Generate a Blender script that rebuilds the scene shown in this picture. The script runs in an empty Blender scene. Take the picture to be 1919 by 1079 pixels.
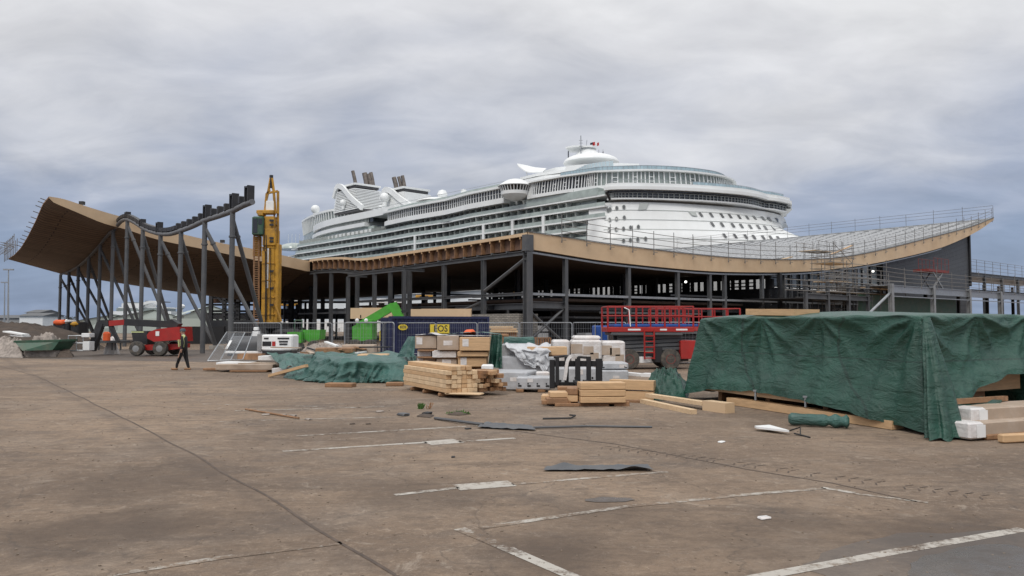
import bpy, math, random
from mathutils import Vector, Matrix, noise
from mathutils.bvhtree import BVHTree
random.seed(7)
C = bpy.context.scene.collection
V = Vector
R = math.radians
# ------------------------------------------------------------------ camera
F, CX, CY, HZ, CH = 1440.0, 959.5, 539.5, 608.0, 1.95
PITCH = math.atan((HZ-CY)/F)
cd = bpy.data.cameras.new('camera'); cam = bpy.data.objects.new('camera', cd); C.objects.link(cam)
cam.location = (0, 0, CH); cam.rotation_euler = (math.pi/2+PITCH, 0, 0)
cd.sensor_width = 36; cd.lens = 36*F/1919; cd.clip_end = 6000; cd.clip_start = 0.1
bpy.context.scene.camera = cam
E0 = V((0, 0, CH))
FW = V((0, math.cos(PITCH), math.sin(PITCH))); UP = V((0, -math.sin(PITCH), math.cos(PITCH)))
def ray(px, py): return FW + V((1, 0, 0))*((px-CX)/F) + UP*(-(py-CY)/F)
def P(px, py, Y):
    d = ray(px, py); return E0 + d*(Y/d.y)
def G(px, py, z=0.0):
    d = ray(px, py); return E0 + d*((z-CH)/d.z)
def onplane(px, py, p0, n):
    d = ray(px, py); return E0 + d*((V(p0)-E0).dot(V(n))/d.dot(V(n)))
def zat(py, Y): return P(CX, py, Y).z
def xat(px, Y): return P(px, HZ, Y).x

# ------------------------------------------------------------------ mesh builder
class MB:
    def __init__(s): s.v = []; s.f = []; s.uv = None
    def add(s, vs, fs):
        n = len(s.v); s.v += [V(p) for p in vs]; s.f += [tuple(i+n for i in f) for f in fs]; return s
    def box(s, c, size, rz=0, rx=0, ry=0):
        m = Matrix.Rotation(rz, 3, 'Z') @ Matrix.Rotation(ry, 3, 'Y') @ Matrix.Rotation(rx, 3, 'X')
        x, y, z = [k/2 for k in size]; c = V(c)
        vs = [c + m @ V((i*x, j*y, k*z)) for k in (-1, 1) for j in (-1, 1) for i in (-1, 1)]
        return s.add(vs, [(0,2,3,1),(4,5,7,6),(0,1,5,4),(2,6,7,3),(0,4,6,2),(1,3,7,5)])
    def bb(s, c, size, rz=0, b=.02, rx=0, ry=0):   # box with chamfered vertical + horizontal edges
        m = Matrix.Rotation(rz, 3, 'Z') @ Matrix.Rotation(ry, 3, 'Y') @ Matrix.Rotation(rx, 3, 'X')
        X, Y, Z = [k/2 for k in size]; c = V(c); n = len(s.v)
        rings = [(-Z, b), (-Z+b, 0), (Z-b, 0), (Z, b)]
        for z, i in rings:
            x, y = X-i, Y-i
            for a, d in ((x-b, -y), (x, -y+b), (x, y-b), (x-b, y), (-x+b, y), (-x, y-b), (-x, -y+b), (-x+b, -y)):
                s.v.append(c + m @ V((a, d, z)))
        for r in range(3):
            for k in range(8): s.f.append((n+r*8+k, n+r*8+(k+1) % 8, n+r*8+8+(k+1) % 8, n+r*8+8+k))
        s.f.append(tuple(n+7-k for k in range(8))); s.f.append(tuple(n+24+k for k in range(8)))
        return s
    def bar(s, a, b, w=.1, h=None, up=V((0, 0, 1))):
        h = w if h is None else h; a = V(a); b = V(b); d = (b-a)
        if d.length < 1e-6: return s
        d.normalize()
        if abs(d.dot(up)) > .98: up = V((0.64, -.77, 0))
        x = d.cross(up).normalized(); y = x.cross(d).normalized()
        vs = [q + x*(i*w/2) + y*(j*h/2) for q in (a, b) for j in (-1, 1) for i in (-1, 1)]
        return s.add(vs, [(0,2,3,1),(4,5,7,6),(0,1,5,4),(2,6,7,3),(0,4,6,2),(1,3,7,5)])
    def ibeam(s, a, b, w, h, up=V((0, 0, 1)), t=.05):
        a = V(a); b = V(b); d = (b-a).normalized()
        if abs(d.dot(up)) > .98: up = V((-.637, .771, 0))
        x = d.cross(up).normalized(); y = x.cross(d).normalized()
        o = y*(h/2-t/2)
        s.bar(a+o, b+o, w, t, y); s.bar(a-o, b-o, w, t, y); s.bar(a, b, t, h-2*t, y); return s
    def tube(s, pts, r=.05, n=8, cap=True):
        pts = [V(p) for p in pts]; rs = r if isinstance(r, (list, tuple)) else [r]*len(pts)
        base = len(s.v); px = None
        for i, p in enumerate(pts):
            d = (pts[min(i+1, len(pts)-1)]-pts[max(i-1, 0)]).normalized()
            if px is None: px = d.cross(V((0, 0, 1)) if abs(d.z) < .95 else V((1, 0, 0))).normalized()
            px = (px - d*px.dot(d)).normalized(); y = d.cross(px)
            for k in range(n):
                a = 2*math.pi*k/n; s.v.append(p + (px*math.cos(a)+y*math.sin(a))*rs[i])
        for i in range(len(pts)-1):
            for k in range(n):
                s.f.append((base+i*n+k, base+i*n+(k+1) % n, base+(i+1)*n+(k+1) % n, base+(i+1)*n+k))
        if cap:
            s.f.append(tuple(base+n-1-k for k in range(n))); s.f.append(tuple(base+(len(pts)-1)*n+k for k in range(n)))
        return s
    def lathe(s, c, prof, n=24, axis='Z', m=None):
        c = V(c); base = len(s.v)
        for r, z in prof:
            for k in range(n):
                a = 2*math.pi*k/n; q = V((r*math.cos(a), r*math.sin(a), z))
                if axis == 'X': q = V((q.z, q.x, q.y))
                if axis == 'Y': q = V((q.x, q.z, -q.y))
                if m: q = m @ q
                s.v.append(c+q)
        for i in range(len(prof)-1):
            for k in range(n): s.f.append((base+i*n+k, base+i*n+(k+1) % n, base+(i+1)*n+(k+1) % n, base+(i+1)*n+k))
        s.f.append(tuple(base+n-1-k for k in range(n))); s.f.append(tuple(base+(len(prof)-1)*n+k for k in range(n)))
        return s
    def grid(s, fn, nu, nv, uvf=None, flip=False):
        n = len(s.v); uv = []
        for j in range(nv+1):
            for i in range(nu+1):
                s.v.append(V(fn(i/nu, j/nv)))
                if uvf: uv.append(uvf(i/nu, j/nv))
        for j in range(nv):
            for i in range(nu):
                a = n+j*(nu+1)+i; q = (a, a+1, a+nu+2, a+nu+1)
                s.f.append(q[::-1] if flip else q)
        if uvf: s.uv = (s.uv or []) + uv
        return s
    def prism(s, poly, z0, z1):      # poly: xy list, vertical extrusion
        n = len(s.v); m = len(poly)
        s.v += [V((p[0], p[1], z0)) for p in poly] + [V((p[0], p[1], z1)) for p in poly]
        for k in range(m): s.f.append((n+k, n+(k+1) % m, n+m+(k+1) % m, n+m+k))
        s.f.append(tuple(n+m-1-k for k in range(m))); s.f.append(tuple(n+m+k for k in range(m))); return s
    def plate(s, pts, thick):        # flat 3d polygon with thickness vector
        n = len(s.v); m = len(pts); t = V(thick)
        s.v += [V(p) for p in pts] + [V(p)+t for p in pts]
        for k in range(m): s.f.append((n+k, n+(k+1) % m, n+m+(k+1) % m, n+m+k))
        s.f.append(tuple(n+m-1-k for k in range(m))); s.f.append(tuple(n+m+k for k in range(m))); return s
    def build(s, name, mat, parent=None, smooth=False, uv=None):
        me = bpy.data.meshes.new(name); off = V((0, 0, 0)); o = bpy.data.objects.new(name, me)
        if parent:
            q = parent
            while q: off += q.location; q = q.parent
            o.parent = parent
        elif s.v and parent is None:
            mn = V((min(v.x for v in s.v)+max(v.x for v in s.v), min(v.y for v in s.v)+max(v.y for v in s.v), 0))/2
            mn.z = min(v.z for v in s.v); off = mn; o.location = mn
        me.from_pydata([tuple(v-off) for v in s.v], [], s.f)
        if s.uv and len(s.uv) == len(s.v):
            l = me.uv_layers.new(name='UVMap')
            for lp in me.loops: l.data[lp.index].uv = s.uv[lp.vertex_index]
        if smooth: me.polygons.foreach_set('use_smooth', [True]*len(me.polygons))
        me.materials.append(M[mat] if isinstance(mat, str) else mat)
        me.validate(); me.update(); C.objects.link(o)
        if smooth == 'auto':
            try: me.set_sharp_from_angle(angle=R(35))
            except Exception: pass
        return o
def thing(name, label, cat, loc=(0, 0, 0), group=None, kind=None):
    o = bpy.data.objects.new(name, None); C.objects.link(o); o.location = loc; o.empty_display_size = .2
    o['label'] = label; o['category'] = cat
    if group: o['group'] = group
    if kind: o['kind'] = kind
    return o
def tag(o, label, cat, group=None, kind=None):
    o['label'] = label; o['category'] = cat
    if group: o['group'] = group
    if kind: o['kind'] = kind
    return o
def struct(o, label=None):
    o['kind'] = 'structure'
    if label: o['label'] = label; o['category'] = o.name.replace('_', ' ')
    return o
def dup(root, loc, rz=0, label=None):
    def cp(o, par):
        c = o.copy(); C.objects.link(c); c.parent = par
        for ch in [k for k in o.children]: cp(ch, c)
        return c
    r = cp(root, None); r.location = loc; r.rotation_euler = (0, 0, rz)
    if label: r['label'] = label
    return r
def catmull(pts, n):
    out = []; p = [V(q) for q in pts]; p = [p[0]*2-p[1]] + p + [p[-1]*2-p[-2]]
    for i in range(1, len(p)-2):
        for k in range(n):
            t = k/n; a, b, c, d = p[i-1:i+3]
            out.append(.5*((2*b)+(c-a)*t+(2*a-5*b+4*c-d)*t*t+(3*b-a-3*c+d)*t**3))
    out.append(p[-2]); return out
def interp(tab, x):
    if x <= tab[0][0]: return tab[0][1]
    for i in range(len(tab)-1):
        if x <= tab[i+1][0]:
            t = (x-tab[i][0])/(tab[i+1][0]-tab[i][0]); return tab[i][1]*(1-t)+tab[i+1][1]*t
    return tab[-1][1]
def sm(tab, n=8):
    q = catmull([(a, b, 0) for a, b in tab], n); return [(p.x, p.y) for p in q]
def nz(x, y=0, z=0): return noise.noise(V((x, y, z)))

# ------------------------------------------------------------------ materials
M = {}
def mat(name, col, rough=.6, metal=0, var=.12, scale=3.0, bump=0, bscale=40, dirt=None, dirtamt=.3, coord='Object', stretch=(1, 1, 1), spec=.5, alpha=1):
    m = bpy.data.materials.new(name); m.use_nodes = True; nt = m.node_tree; b = nt.nodes['Principled BSDF']; L = nt.links.new
    b.inputs['Roughness'].default_value = rough; b.inputs['Metallic'].default_value = metal; b.inputs['Specular IOR Level'].default_value = spec
    tc = nt.nodes.new('ShaderNodeTexCoord'); mp = nt.nodes.new('ShaderNodeMapping'); mp.inputs['Scale'].default_value = stretch
    L(tc.outputs[coord], mp.inputs['Vector'])
    n1 = nt.nodes.new('ShaderNodeTexNoise'); n1.inputs['Scale'].default_value = scale; n1.inputs['Detail'].default_value = 8; n1.inputs['Roughness'].default_value = .6
    L(mp.outputs[0], n1.inputs['Vector'])
    r = nt.nodes.new('ShaderNodeMapRange'); r.inputs['From Min'].default_value = .3; r.inputs['From Max'].default_value = .7
    r.inputs['To Min'].default_value = 1-var; r.inputs['To Max'].default_value = 1+var; L(n1.outputs['Fac'], r.inputs['Value'])
    mx = nt.nodes.new('ShaderNodeVectorMath'); mx.operation = 'SCALE'; mx.inputs[0].default_value = col[:3]; L(r.outputs[0], mx.inputs['Scale'])
    out = mx.outputs[0]
    if dirt:
        n2 = nt.nodes.new('ShaderNodeTexNoise'); n2.inputs['Scale'].default_value = scale*.45; n2.inputs['Detail'].default_value = 10; n2.inputs['Roughness'].default_value = .7
        L(mp.outputs[0], n2.inputs['Vector'])
        r2 = nt.nodes.new('ShaderNodeMapRange'); r2.inputs['From Min'].default_value = .45; r2.inputs['From Max'].default_value = .75; r2.inputs['To Max'].default_value = dirtamt*2
        L(n2.outputs['Fac'], r2.inputs['Value'])
        mc = nt.nodes.new('ShaderNodeMix'); mc.data_type = 'RGBA'; L(r2.outputs[0], mc.inputs['Factor']); L(out, mc.inputs[6]); mc.inputs[7].default_value = (*dirt, 1); out = mc.outputs[2]
    L(out, b.inputs['Base Color'])
    rr = nt.nodes.new('ShaderNodeMapRange'); rr.inputs['To Min'].default_value = max(0, rough-.12); rr.inputs['To Max'].default_value = min(1, rough+.12); L(n1.outputs['Fac'], rr.inputs['Value']); L(rr.outputs[0], b.inputs['Roughness'])
    if bump:
        n3 = nt.nodes.new('ShaderNodeTexNoise'); n3.inputs['Scale'].default_value = bscale; n3.inputs['Detail'].default_value = 6; L(mp.outputs[0], n3.inputs['Vector'])
        bp = nt.nodes.new('ShaderNodeBump'); bp.inputs['Strength'].default_value = bump; bp.inputs['Distance'].default_value = .03; L(n3.outputs['Fac'], bp.inputs['Height']); L(bp.outputs[0], b.inputs['Normal'])
    if alpha < 1: b.inputs['Alpha'].default_value = alpha
    M[name] = m; return m
def brickify(name, col, col2, mortar, bw, bh, msize=.02, rough=.6, off=.5, bump=.3, coord='UV', rot=0):
    m = mat(name, col, rough=rough); nt = m.node_tree; L = nt.links.new; b = nt.nodes['Principled BSDF']
    tc = nt.nodes.new('ShaderNodeTexCoord'); mp = nt.nodes.new('ShaderNodeMapping'); mp.inputs['Rotation'].default_value = (0, 0, rot); L(tc.outputs[coord], mp.inputs[0])
    br = nt.nodes.new('ShaderNodeTexBrick'); br.offset = off; br.inputs['Color1'].default_value = (*col, 1); br.inputs['Color2'].default_value = (*col2, 1); br.inputs['Mortar'].default_value = (*mortar, 1)
    br.inputs['Scale'].default_value = 1; br.inputs['Brick Width'].default_value = bw; br.inputs['Row Height'].default_value = bh; br.inputs['Mortar Size'].default_value = msize; br.inputs['Mortar Smooth'].default_value = .1
    L(mp.outputs[0], br.inputs['Vector'])
    n = nt.nodes.new('ShaderNodeTexNoise'); n.inputs['Scale'].default_value = 1.2; n.inputs['Detail'].default_value = 9; L(mp.outputs[0], n.inputs['Vector'])
    r = nt.nodes.new('ShaderNodeMapRange'); r.inputs['To Min'].default_value = .7; r.inputs['To Max'].default_value = 1.3; L(n.outputs['Fac'], r.inputs['Value'])
    mx = nt.nodes.new('ShaderNodeVectorMath'); mx.operation = 'SCALE'; L(br.outputs['Color'], mx.inputs[0]); L(r.outputs[0], mx.inputs['Scale']); L(mx.outputs[0], b.inputs['Base Color'])
    bp = nt.nodes.new('ShaderNodeBump'); bp.invert = True; bp.inputs['Strength'].default_value = bump; bp.inputs['Distance'].default_value = .03; L(br.outputs['Fac'], bp.inputs['Height']); L(bp.outputs[0], b.inputs['Normal'])
    return m
mat('steel', (.085, .09, .098), .55, .1, dirt=(.16, .15, .14), scale=2)
mat('steel_light', (.27, .28, .29), .5, .2, dirt=(.16, .14, .12))
mat('steel_mid', (.14, .145, .155), .5, .1, dirt=(.08, .075, .07))
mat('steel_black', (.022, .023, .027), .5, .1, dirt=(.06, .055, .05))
mat('galv', (.36, .38, .4), .4, .6, var=.2, scale=8, dirt=(.2, .17, .15), dirtamt=.2)
mat('scaffold', (.2, .19, .18), .45, .5, var=.25, scale=5)
mat('timber', (.56, .37, .205), .65, var=.16, scale=3, stretch=(1, 1, 6), bump=.15, dirt=(.38, .22, .11), dirtamt=.25)
mat('timber_pale', (.66, .49, .31), .7, var=.15, scale=5, bump=.2, dirt=(.42, .27, .15), dirtamt=.3)
mat('timber_dark', (.3, .165, .085), .75, var=.25, scale=6, bump=.3, dirt=(.12, .07, .04), dirtamt=.4)
mat('timber_end', (.5, .31, .17), .8, var=.35, scale=14, bump=.3, dirt=(.2, .1, .05), dirtamt=.4)
mat('glulam', (.62, .455, .29), .6, var=.08, scale=.6, dirt=(.46, .3, .17), dirtamt=.3)
mat('cassette', (.17, .10, .07), .7, var=.4, scale=2, dirt=(.05, .035, .03), dirtamt=.5)
mat('soffit_shaded', (.085, .058, .045), .8, var=.3, scale=.5)  # interior shade put into the base colour, darker than the canopy soffit
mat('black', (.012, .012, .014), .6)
mat('rubber', (.05, .047, .043), .85, var=.3, scale=10, dirt=(.2, .165, .13), dirtamt=.4, bump=.5, bscale=30)
mat('upstand', (.50, .51, .52), .6, var=.2)
mat('white', (.78, .79, .79), .5, var=.05, dirt=(.5, .48, .44), dirtamt=.15)
mat('ship_white', (.80, .82, .82), .35, var=.04, scale=.15, dirt=(.62, .62, .6), dirtamt=.25, stretch=(1, 1, .25))
mat('ship_grey', (.44, .47, .455), .35, var=.1, scale=.3)
mat('ship_glass', (.27, .31, .295), .15, var=.35, scale=.35, spec=.8)
mat('ship_rail_glass', (.37, .425, .40), .12, var=.18, scale=.5, spec=.8)
mat('ship_dark', (.018, .02, .024), .12, var=.3, scale=.5, spec=.8)
mat('cabin_glass', (.2, .225, .215), .15, var=.5, scale=.4)
mat('ship_window', (.11, .115, .12), .2, var=.3, scale=1)
mat('ship_blueglass', (.30, .40, .45), .45, var=.2, scale=.5)
mat('pipe', (.22, .19, .165), .35, .7, var=.3, scale=1, dirt=(.1, .08, .07))
mat('louvre_back', (.1, .1, .105), .8)
mat('yellow', (.50, .26, .022), .5, var=.2, scale=2, dirt=(.16, .09, .035), dirtamt=.5)
mat('yellow_sign', (.75, .58, .04), .5, var=.06)
mat('red', (.36, .02, .017), .4, var=.12, dirt=(.25, .04, .03), dirtamt=.3)
mat('red_dull', (.2, .03, .024), .6, var=.2, dirt=(.12, .05, .04), dirtamt=.4)
mat('orange', (.75, .12, .03), .5)
mat('green_machine', (.07, .36, .035), .4, var=.12, dirt=(.1, .16, .05), dirtamt=.3)
mat('green_dark', (.03, .09, .055), .5, var=.2, dirt=(.12, .1, .07), dirtamt=.4)
mat('navy', (.012, .018, .065), .45, var=.18, dirt=(.04, .045, .09), dirtamt=.4)
mat('blue', (.02, .08, .32), .45, var=.12)
mat('grey_wrap', (.42, .43, .45), .4, var=.14, scale=4, bump=.7, bscale=7)
mat('grey_sheet', (.5, .51, .53), .45, var=.1, scale=4, bump=1, bscale=6)
mat('white_wrap', (.68, .66, .65), .35, var=.12, scale=5, bump=.8, bscale=9, dirt=(.5, .4, .34), dirtamt=.4)
mat('carton', (.40, .31, .235), .75, var=.12, scale=4, dirt=(.5, .45, .4), dirtamt=.3)
mat('cloth_black', (.014, .013, .015), .85, var=.2)
mat('hivis', (.6, .66, .32), .7)
mat('skin', (.38, .22, .16), .6)
mat('cap', (.07, .09, .11), .8)
mat('soil', (.058, .042, .032), .95, var=.4, scale=1.5, bump=1, bscale=4, dirt=(.12, .09, .068), dirtamt=.3)
mat('rubble', (.3, .26, .23), .9, var=.4, scale=4, bump=1, bscale=5)
mat('warehouse', (.40, .45, .42), .6, var=.06, scale=.1)
mat('warehouse_side', (.29, .33, .31), .6, var=.06, scale=.1)
mat('foliage', (.05, .055, .04), .9, var=.5, scale=.4)
mat('far_building', (.3, .3, .3), .8, var=.25, scale=.2)
mat('concrete', (.3, .285, .26), .85, var=.2, scale=2, bump=.4)
mat('grass', (.05, .12, .02), .8, var=.3)
mat('shopfront', (.36, .4, .41), .15, var=.25, scale=.5, spec=.8)
mat('dim_glass', (.02, .022, .025), .1, alpha=.55)
brickify('stone', (.34, .32, .28), (.24, .225, .2), (.14, .13, .12), .5, .14, .03, .85, bump=1, coord='UV')
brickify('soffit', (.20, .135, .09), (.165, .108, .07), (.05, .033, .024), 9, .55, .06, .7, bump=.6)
brickify('deck', (.50, .52, .53), (.40, .42, .43), (.07, .075, .08), 2.4, 1.2, .5, .5, off=.5, bump=1)
brickify('cladding', (.062, .066, .072), (.055, .058, .064), (.025, .027, .03), 60, .5, .02, .5, off=0, bump=.5)
def tarpmat(name, col, b1=.9, sc=5):
    m = mat(name, col, rough=.42, var=.22, scale=1.6, dirt=tuple(k*1.9 for k in col), dirtamt=.22, spec=.6); nt = m.node_tree; L = nt.links.new; b = nt.nodes['Principled BSDF']
    tc = nt.nodes.new('ShaderNodeTexCoord'); mp = nt.nodes.new('ShaderNodeMapping'); mp.inputs['Scale'].default_value = (1, 1, 2.6); L(tc.outputs['Object'], mp.inputs[0])
    n = nt.nodes.new('ShaderNodeTexNoise'); n.inputs['Scale'].default_value = sc; n.inputs['Detail'].default_value = 7; n.inputs['Distortion'].default_value = 1.2; n.inputs['Roughness'].default_value = .62
    L(mp.outputs[0], n.inputs['Vector']); n2 = nt.nodes.new('ShaderNodeTexNoise'); n2.inputs['Scale'].default_value = 24; n2.inputs['Detail'].default_value = 3; n2.inputs['Distortion'].default_value = .6
    L(mp.outputs[0], n2.inputs['Vector'])
    ad = nt.nodes.new('ShaderNodeMath'); ad.operation = 'MULTIPLY_ADD'; L(n2.outputs['Fac'], ad.inputs[0]); ad.inputs[1].default_value = .10; L(n.outputs['Fac'], ad.inputs[2])
    bp = nt.nodes.new('ShaderNodeBump'); bp.inputs['Strength'].default_value = b1; bp.inputs['Distance'].default_value = .09; L(ad.outputs[0], bp.inputs['Height']); L(bp.outputs[0], b.inputs['Normal']); return m
tarpmat('tarp', (.0125, .062, .043), .8, 1.9)
tarpmat('tarp_faded', (.034, .10, .086), .8, 2.4)

STAINS = [(330, 985, 1.0, .6), (150, 1000, 1.1, .7), (800, 925, 1.1, .5), (1130, 965, .9, .55), (1050, 1050, .9, .75), (1400, 1020, 1.0, .5), (1780, 1010, 1.2, .8), (1500, 975, .7, .45), (250, 900, 1.3, .55), (620, 800, 1.6, .35), (1580, 780, 1.8, .3)]
# ground, with optional paint layer
def groundmat(name, paint=None, wet=0):
    m = bpy.data.materials.new(name); m.use_nodes = True; nt = m.node_tree; b = nt.nodes['Principled BSDF']; L = nt.links.new; N = nt.nodes.new
    geo = N('ShaderNodeNewGeometry')
    def noi(scale, det=8, rough=.6, dist=0, st=(1, 1, 1)):
        mp = N('ShaderNodeMapping'); mp.inputs['Scale'].default_value = st; L(geo.outputs['Position'], mp.inputs[0])
        n = N('ShaderNodeTexNoise'); n.inputs['Scale'].default_value = scale; n.inputs['Detail'].default_value = det; n.inputs['Roughness'].default_value = rough; n.inputs['Distortion'].default_value = dist; L(mp.outputs[0], n.inputs['Vector']); return n.outputs['Fac']
    def rng(v, a, b_, c=0, d=1):
        r = N('ShaderNodeMapRange'); r.inputs['From Min'].default_value = a; r.inputs['From Max'].default_value = b_; r.inputs['To Min'].default_value = c; r.inputs['To Max'].default_value = d; L(v, r.inputs['Value']); return r.outputs[0]
    def mix(f, a, b_):
        x = N('ShaderNodeMix'); x.data_type = 'RGBA'
        if hasattr(f, 'links'): L(f, x.inputs['Factor'])
        else: x.inputs['Factor'].default_value = f
        for s, k in ((a, 6), (b_, 7)):
            if hasattr(s, 'links'): L(s, x.inputs[k])
            else: x.inputs[k].default_value = (*s, 1)
        return x.outputs[2]
    c = mix(rng(noi(.16, 6, .55), .38, .62), (.165, .117, .082), (.30, .216, .148))
    c = mix(rng(noi(.5, 9, .7, .6), .5, .68, 0, .6), c, (.29, .235, .185)); c = mix(rng(noi(.75, 10, .78, .8, (.5, 1.9, 1)), .5, .62, 0, .6), c, (.095, .068, .05))
    c = mix(rng(noi(.33, 9, .72, .5, (1, 1.6, 1)), .52, .66, 0, .75), c, (.10, .072, .053))
    c = mix(rng(noi(3.2, 9, .8, .4, (1, 1.5, 1)), .47, .62, 0, .5), c, (.105, .076, .056)); c = mix(rng(noi(9, 8, .85, .6), .50, .64, 0, .55), c, (.11, .082, .062)); c = mix(rng(noi(6.3, 9, .85, .8), .53, .65, 0, .6), c, (.38, .295, .22))
    c = mix(rng(noi(1.5, 9, .8, 1.4), .58, .64, 0, .55), c, (.36, .30, .24))
    sp = noi(30, 4, .85); c = mix(rng(sp, .58, .72, 0, .6), c, (.50, .43, .36)); c = mix(rng(noi(19, 5, .85), .56, .7, 0, .6), c, (.04, .032, .028))
    for (px_, py_, r_, st_) in STAINS:
        q = G(px_, py_); d_ = N('ShaderNodeVectorMath'); d_.operation = 'DISTANCE'; wq = N('ShaderNodeVectorMath'); wq.operation = 'MULTIPLY_ADD'; L(geo.outputs['Position'], wq.inputs[0]); wq.inputs[1].default_value = (1, 1, 1)
        nq = N('ShaderNodeTexNoise'); nq.inputs['Scale'].default_value = .9; nq.inputs['Detail'].default_value = 9; nq.inputs['Roughness'].default_value = .72; L(geo.outputs['Position'], nq.inputs['Vector'])
        ns = N('ShaderNodeVectorMath'); ns.operation = 'SCALE'; ns.inputs['Scale'].default_value = r_*2.6; L(nq.outputs['Color'], ns.inputs[0]); L(ns.outputs[0], wq.inputs[2])
        L(wq.outputs[0], d_.inputs[0]); d_.inputs[1].default_value = (q.x+r_*1.3, q.y+r_*1.3, r_*1.3)
        c = mix(rng(d_.outputs['Value'], r_*1.15, r_*.35, 0, st_), c, (.082, .058, .043))
    dt = N('ShaderNodeVectorMath'); dt.operation = 'DOT_PRODUCT'; ga_, gb_ = G(70, 705), G(745, 1079); gd = (gb_-ga_).normalized(); L(geo.outputs['Position'], dt.inputs[0]); dt.inputs[1].default_value = (-gd.y, gd.x, 0)
    o_ = -gd.y*ga_.x+gd.x*ga_.y; m1 = N('ShaderNodeMath'); m1.operation = 'SUBTRACT'; L(dt.outputs['Value'], m1.inputs[0]); m1.inputs[1].default_value = o_-.05
    nn_ = noi(.8, 8, .7); m2 = N('ShaderNodeMath'); m2.operation = 'ABSOLUTE'; L(m1.outputs[0], m2.inputs[0]); m3_ = N('ShaderNodeMath'); m3_.operation = 'MULTIPLY_ADD'; L(nn_, m3_.inputs[0]); m3_.inputs[1].default_value = 1.5; L(m2.outputs[0], m3_.inputs[2])
    c = mix(rng(m3_.outputs[0], 1.05, .55, 0, .55), c, (.075, .056, .046))
    # cracks
    vo = N('ShaderNodeTexVoronoi'); vo.feature = 'DISTANCE_TO_EDGE'; vo.inputs['Scale'].default_value = .33
    wn = N('ShaderNodeTexNoise'); wn.inputs['Scale'].default_value = 1.4; wn.inputs['Detail'].default_value = 6; L(geo.outputs['Position'], wn.inputs['Vector'])
    va = N('ShaderNodeVectorMath'); va.operation = 'SCALE'; va.inputs['Scale'].default_value = 1.1; L(wn.outputs['Color'], va.inputs[0])
    vb = N('ShaderNodeVectorMath'); L(geo.outputs['Position'], vb.inputs[0]); L(va.outputs[0], vb.inputs[1]); L(vb.outputs[0], vo.inputs['Vector'])
    ck = rng(vo.outputs['Distance'], .0, .008, .45, 0); c = mix(ck, c, (.07, .055, .045))
    rough = rng(noi(.33, 9, .72, .5, (1, 1.6, 1)), .5, .66, .93, .72)
    if paint:
        n = noi(9, 8, .8); n2 = noi(1.2, 4, .7)
        ad = N('ShaderNodeMath'); ad.operation = 'ADD'; L(n, ad.inputs[0]); L(n2, ad.inputs[1])
        c = mix(rng(ad.outputs[0], *paint), c, (.46, .43, .385))
    if wet:
        c = mix({'wet': .78, 'mud': .68, 'damp': .5}[name], c, (.05, .042, .038)); b.inputs['Roughness'].default_value = wet
        L(rng(noi(1.3, 6, .7), .42, .6, wet, .5), b.inputs['Roughness'])
    else: L(rough, b.inputs['Roughness'])
    L(c, b.inputs['Base Color'])
    hb = N('ShaderNodeMath'); hb.operation = 'MULTIPLY_ADD'; L(noi(3.2, 8, .75), hb.inputs[0]); hb.inputs[1].default_value = 1.5; L(sp, hb.inputs[2])
    bp = N('ShaderNodeBump'); bp.inputs['Strength'].default_value = .06 if wet else .5; bp.inputs['Distance'].default_value = .025; L(hb.outputs[0], bp.inputs['Height']); L(bp.outputs[0], b.inputs['Normal'])
    M[name] = m; return m
groundmat('ground'); groundmat('paint', (.88, 1.06)); groundmat('paint_worn', (.95, 1.16)); groundmat('paint_fresh', (.80, .98)); groundmat('wet', None, .12); groundmat('mud', None, .55); groundmat('damp', None, .6)
m = mat('groove', (.095, .07, .055), .9, var=.4, scale=4)
m = mat('water', (.05, .07, .09), .15, bump=.3, bscale=.6)

# ------------------------------------------------------------------ world
w = bpy.data.worlds.new('World'); bpy.context.scene.world = w; w.use_nodes = True; nt = w.node_tree; L = nt.links.new; N = nt.nodes.new
bg = nt.nodes['Background']; bg.inputs['Strength'].default_value = 1.0
SUN_EL, SUN_AZ = R(48), R(200)     # azimuth measured clockwise from +Y
sky = N('ShaderNodeTexSky'); sky.sky_type = 'NISHITA'; sky.sun_disc = False; sky.sun_elevation = SUN_EL; sky.sun_rotation = SUN_AZ; sky.dust_density = 3
sk = N('ShaderNodeVectorMath'); sk.operation = 'SCALE'; sk.inputs['Scale'].default_value = .1; L(sky.outputs[0], sk.inputs[0])
tc = N('ShaderNodeTexCoord'); sx = N('ShaderNodeSeparateXYZ'); L(tc.outputs['Generated'], sx.inputs[0])
def math_(op, a, b_=None, c=None):
    n = N('ShaderNodeMath'); n.operation = op
    for i, s in enumerate((a, b_, c)):
        if s is None: continue
        if hasattr(s, 'links'): L(s, n.inputs[i])
        else: n.inputs[i].default_value = s
    return n.outputs[0]
zz = math_('MAXIMUM', sx.outputs['Z'], 0); den = math_('ADD', zz, .26)
cv = N('ShaderNodeCombineXYZ'); L(math_('DIVIDE', sx.outputs['X'], den), cv.inputs[0]); L(math_('DIVIDE', sx.outputs['Y'], den), cv.inputs[1])
def wnoise(scale, det, rough, dist, loc, st=(1, 1, 1)):
    mp = N('ShaderNodeMapping'); mp.inputs['Location'].default_value = loc; mp.inputs['Scale'].default_value = st; L(cv.outputs[0], mp.inputs[0])
    n = N('ShaderNodeTexNoise'); n.inputs['Scale'].default_value = scale; n.inputs['Detail'].default_value = det; n.inputs['Roughness'].default_value = rough; n.inputs['Distortion'].default_value = dist; L(mp.outputs[0], n.inputs['Vector']); return n.outputs['Fac']
n1 = wnoise(.9, 6, .5, .3, (3.1, 1.7, 0), (1.25, 1.5, 1)); n2 = wnoise(2.4, 7, .55, .4, (8, 2, 0), (1.3, 2.0, 1))
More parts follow.
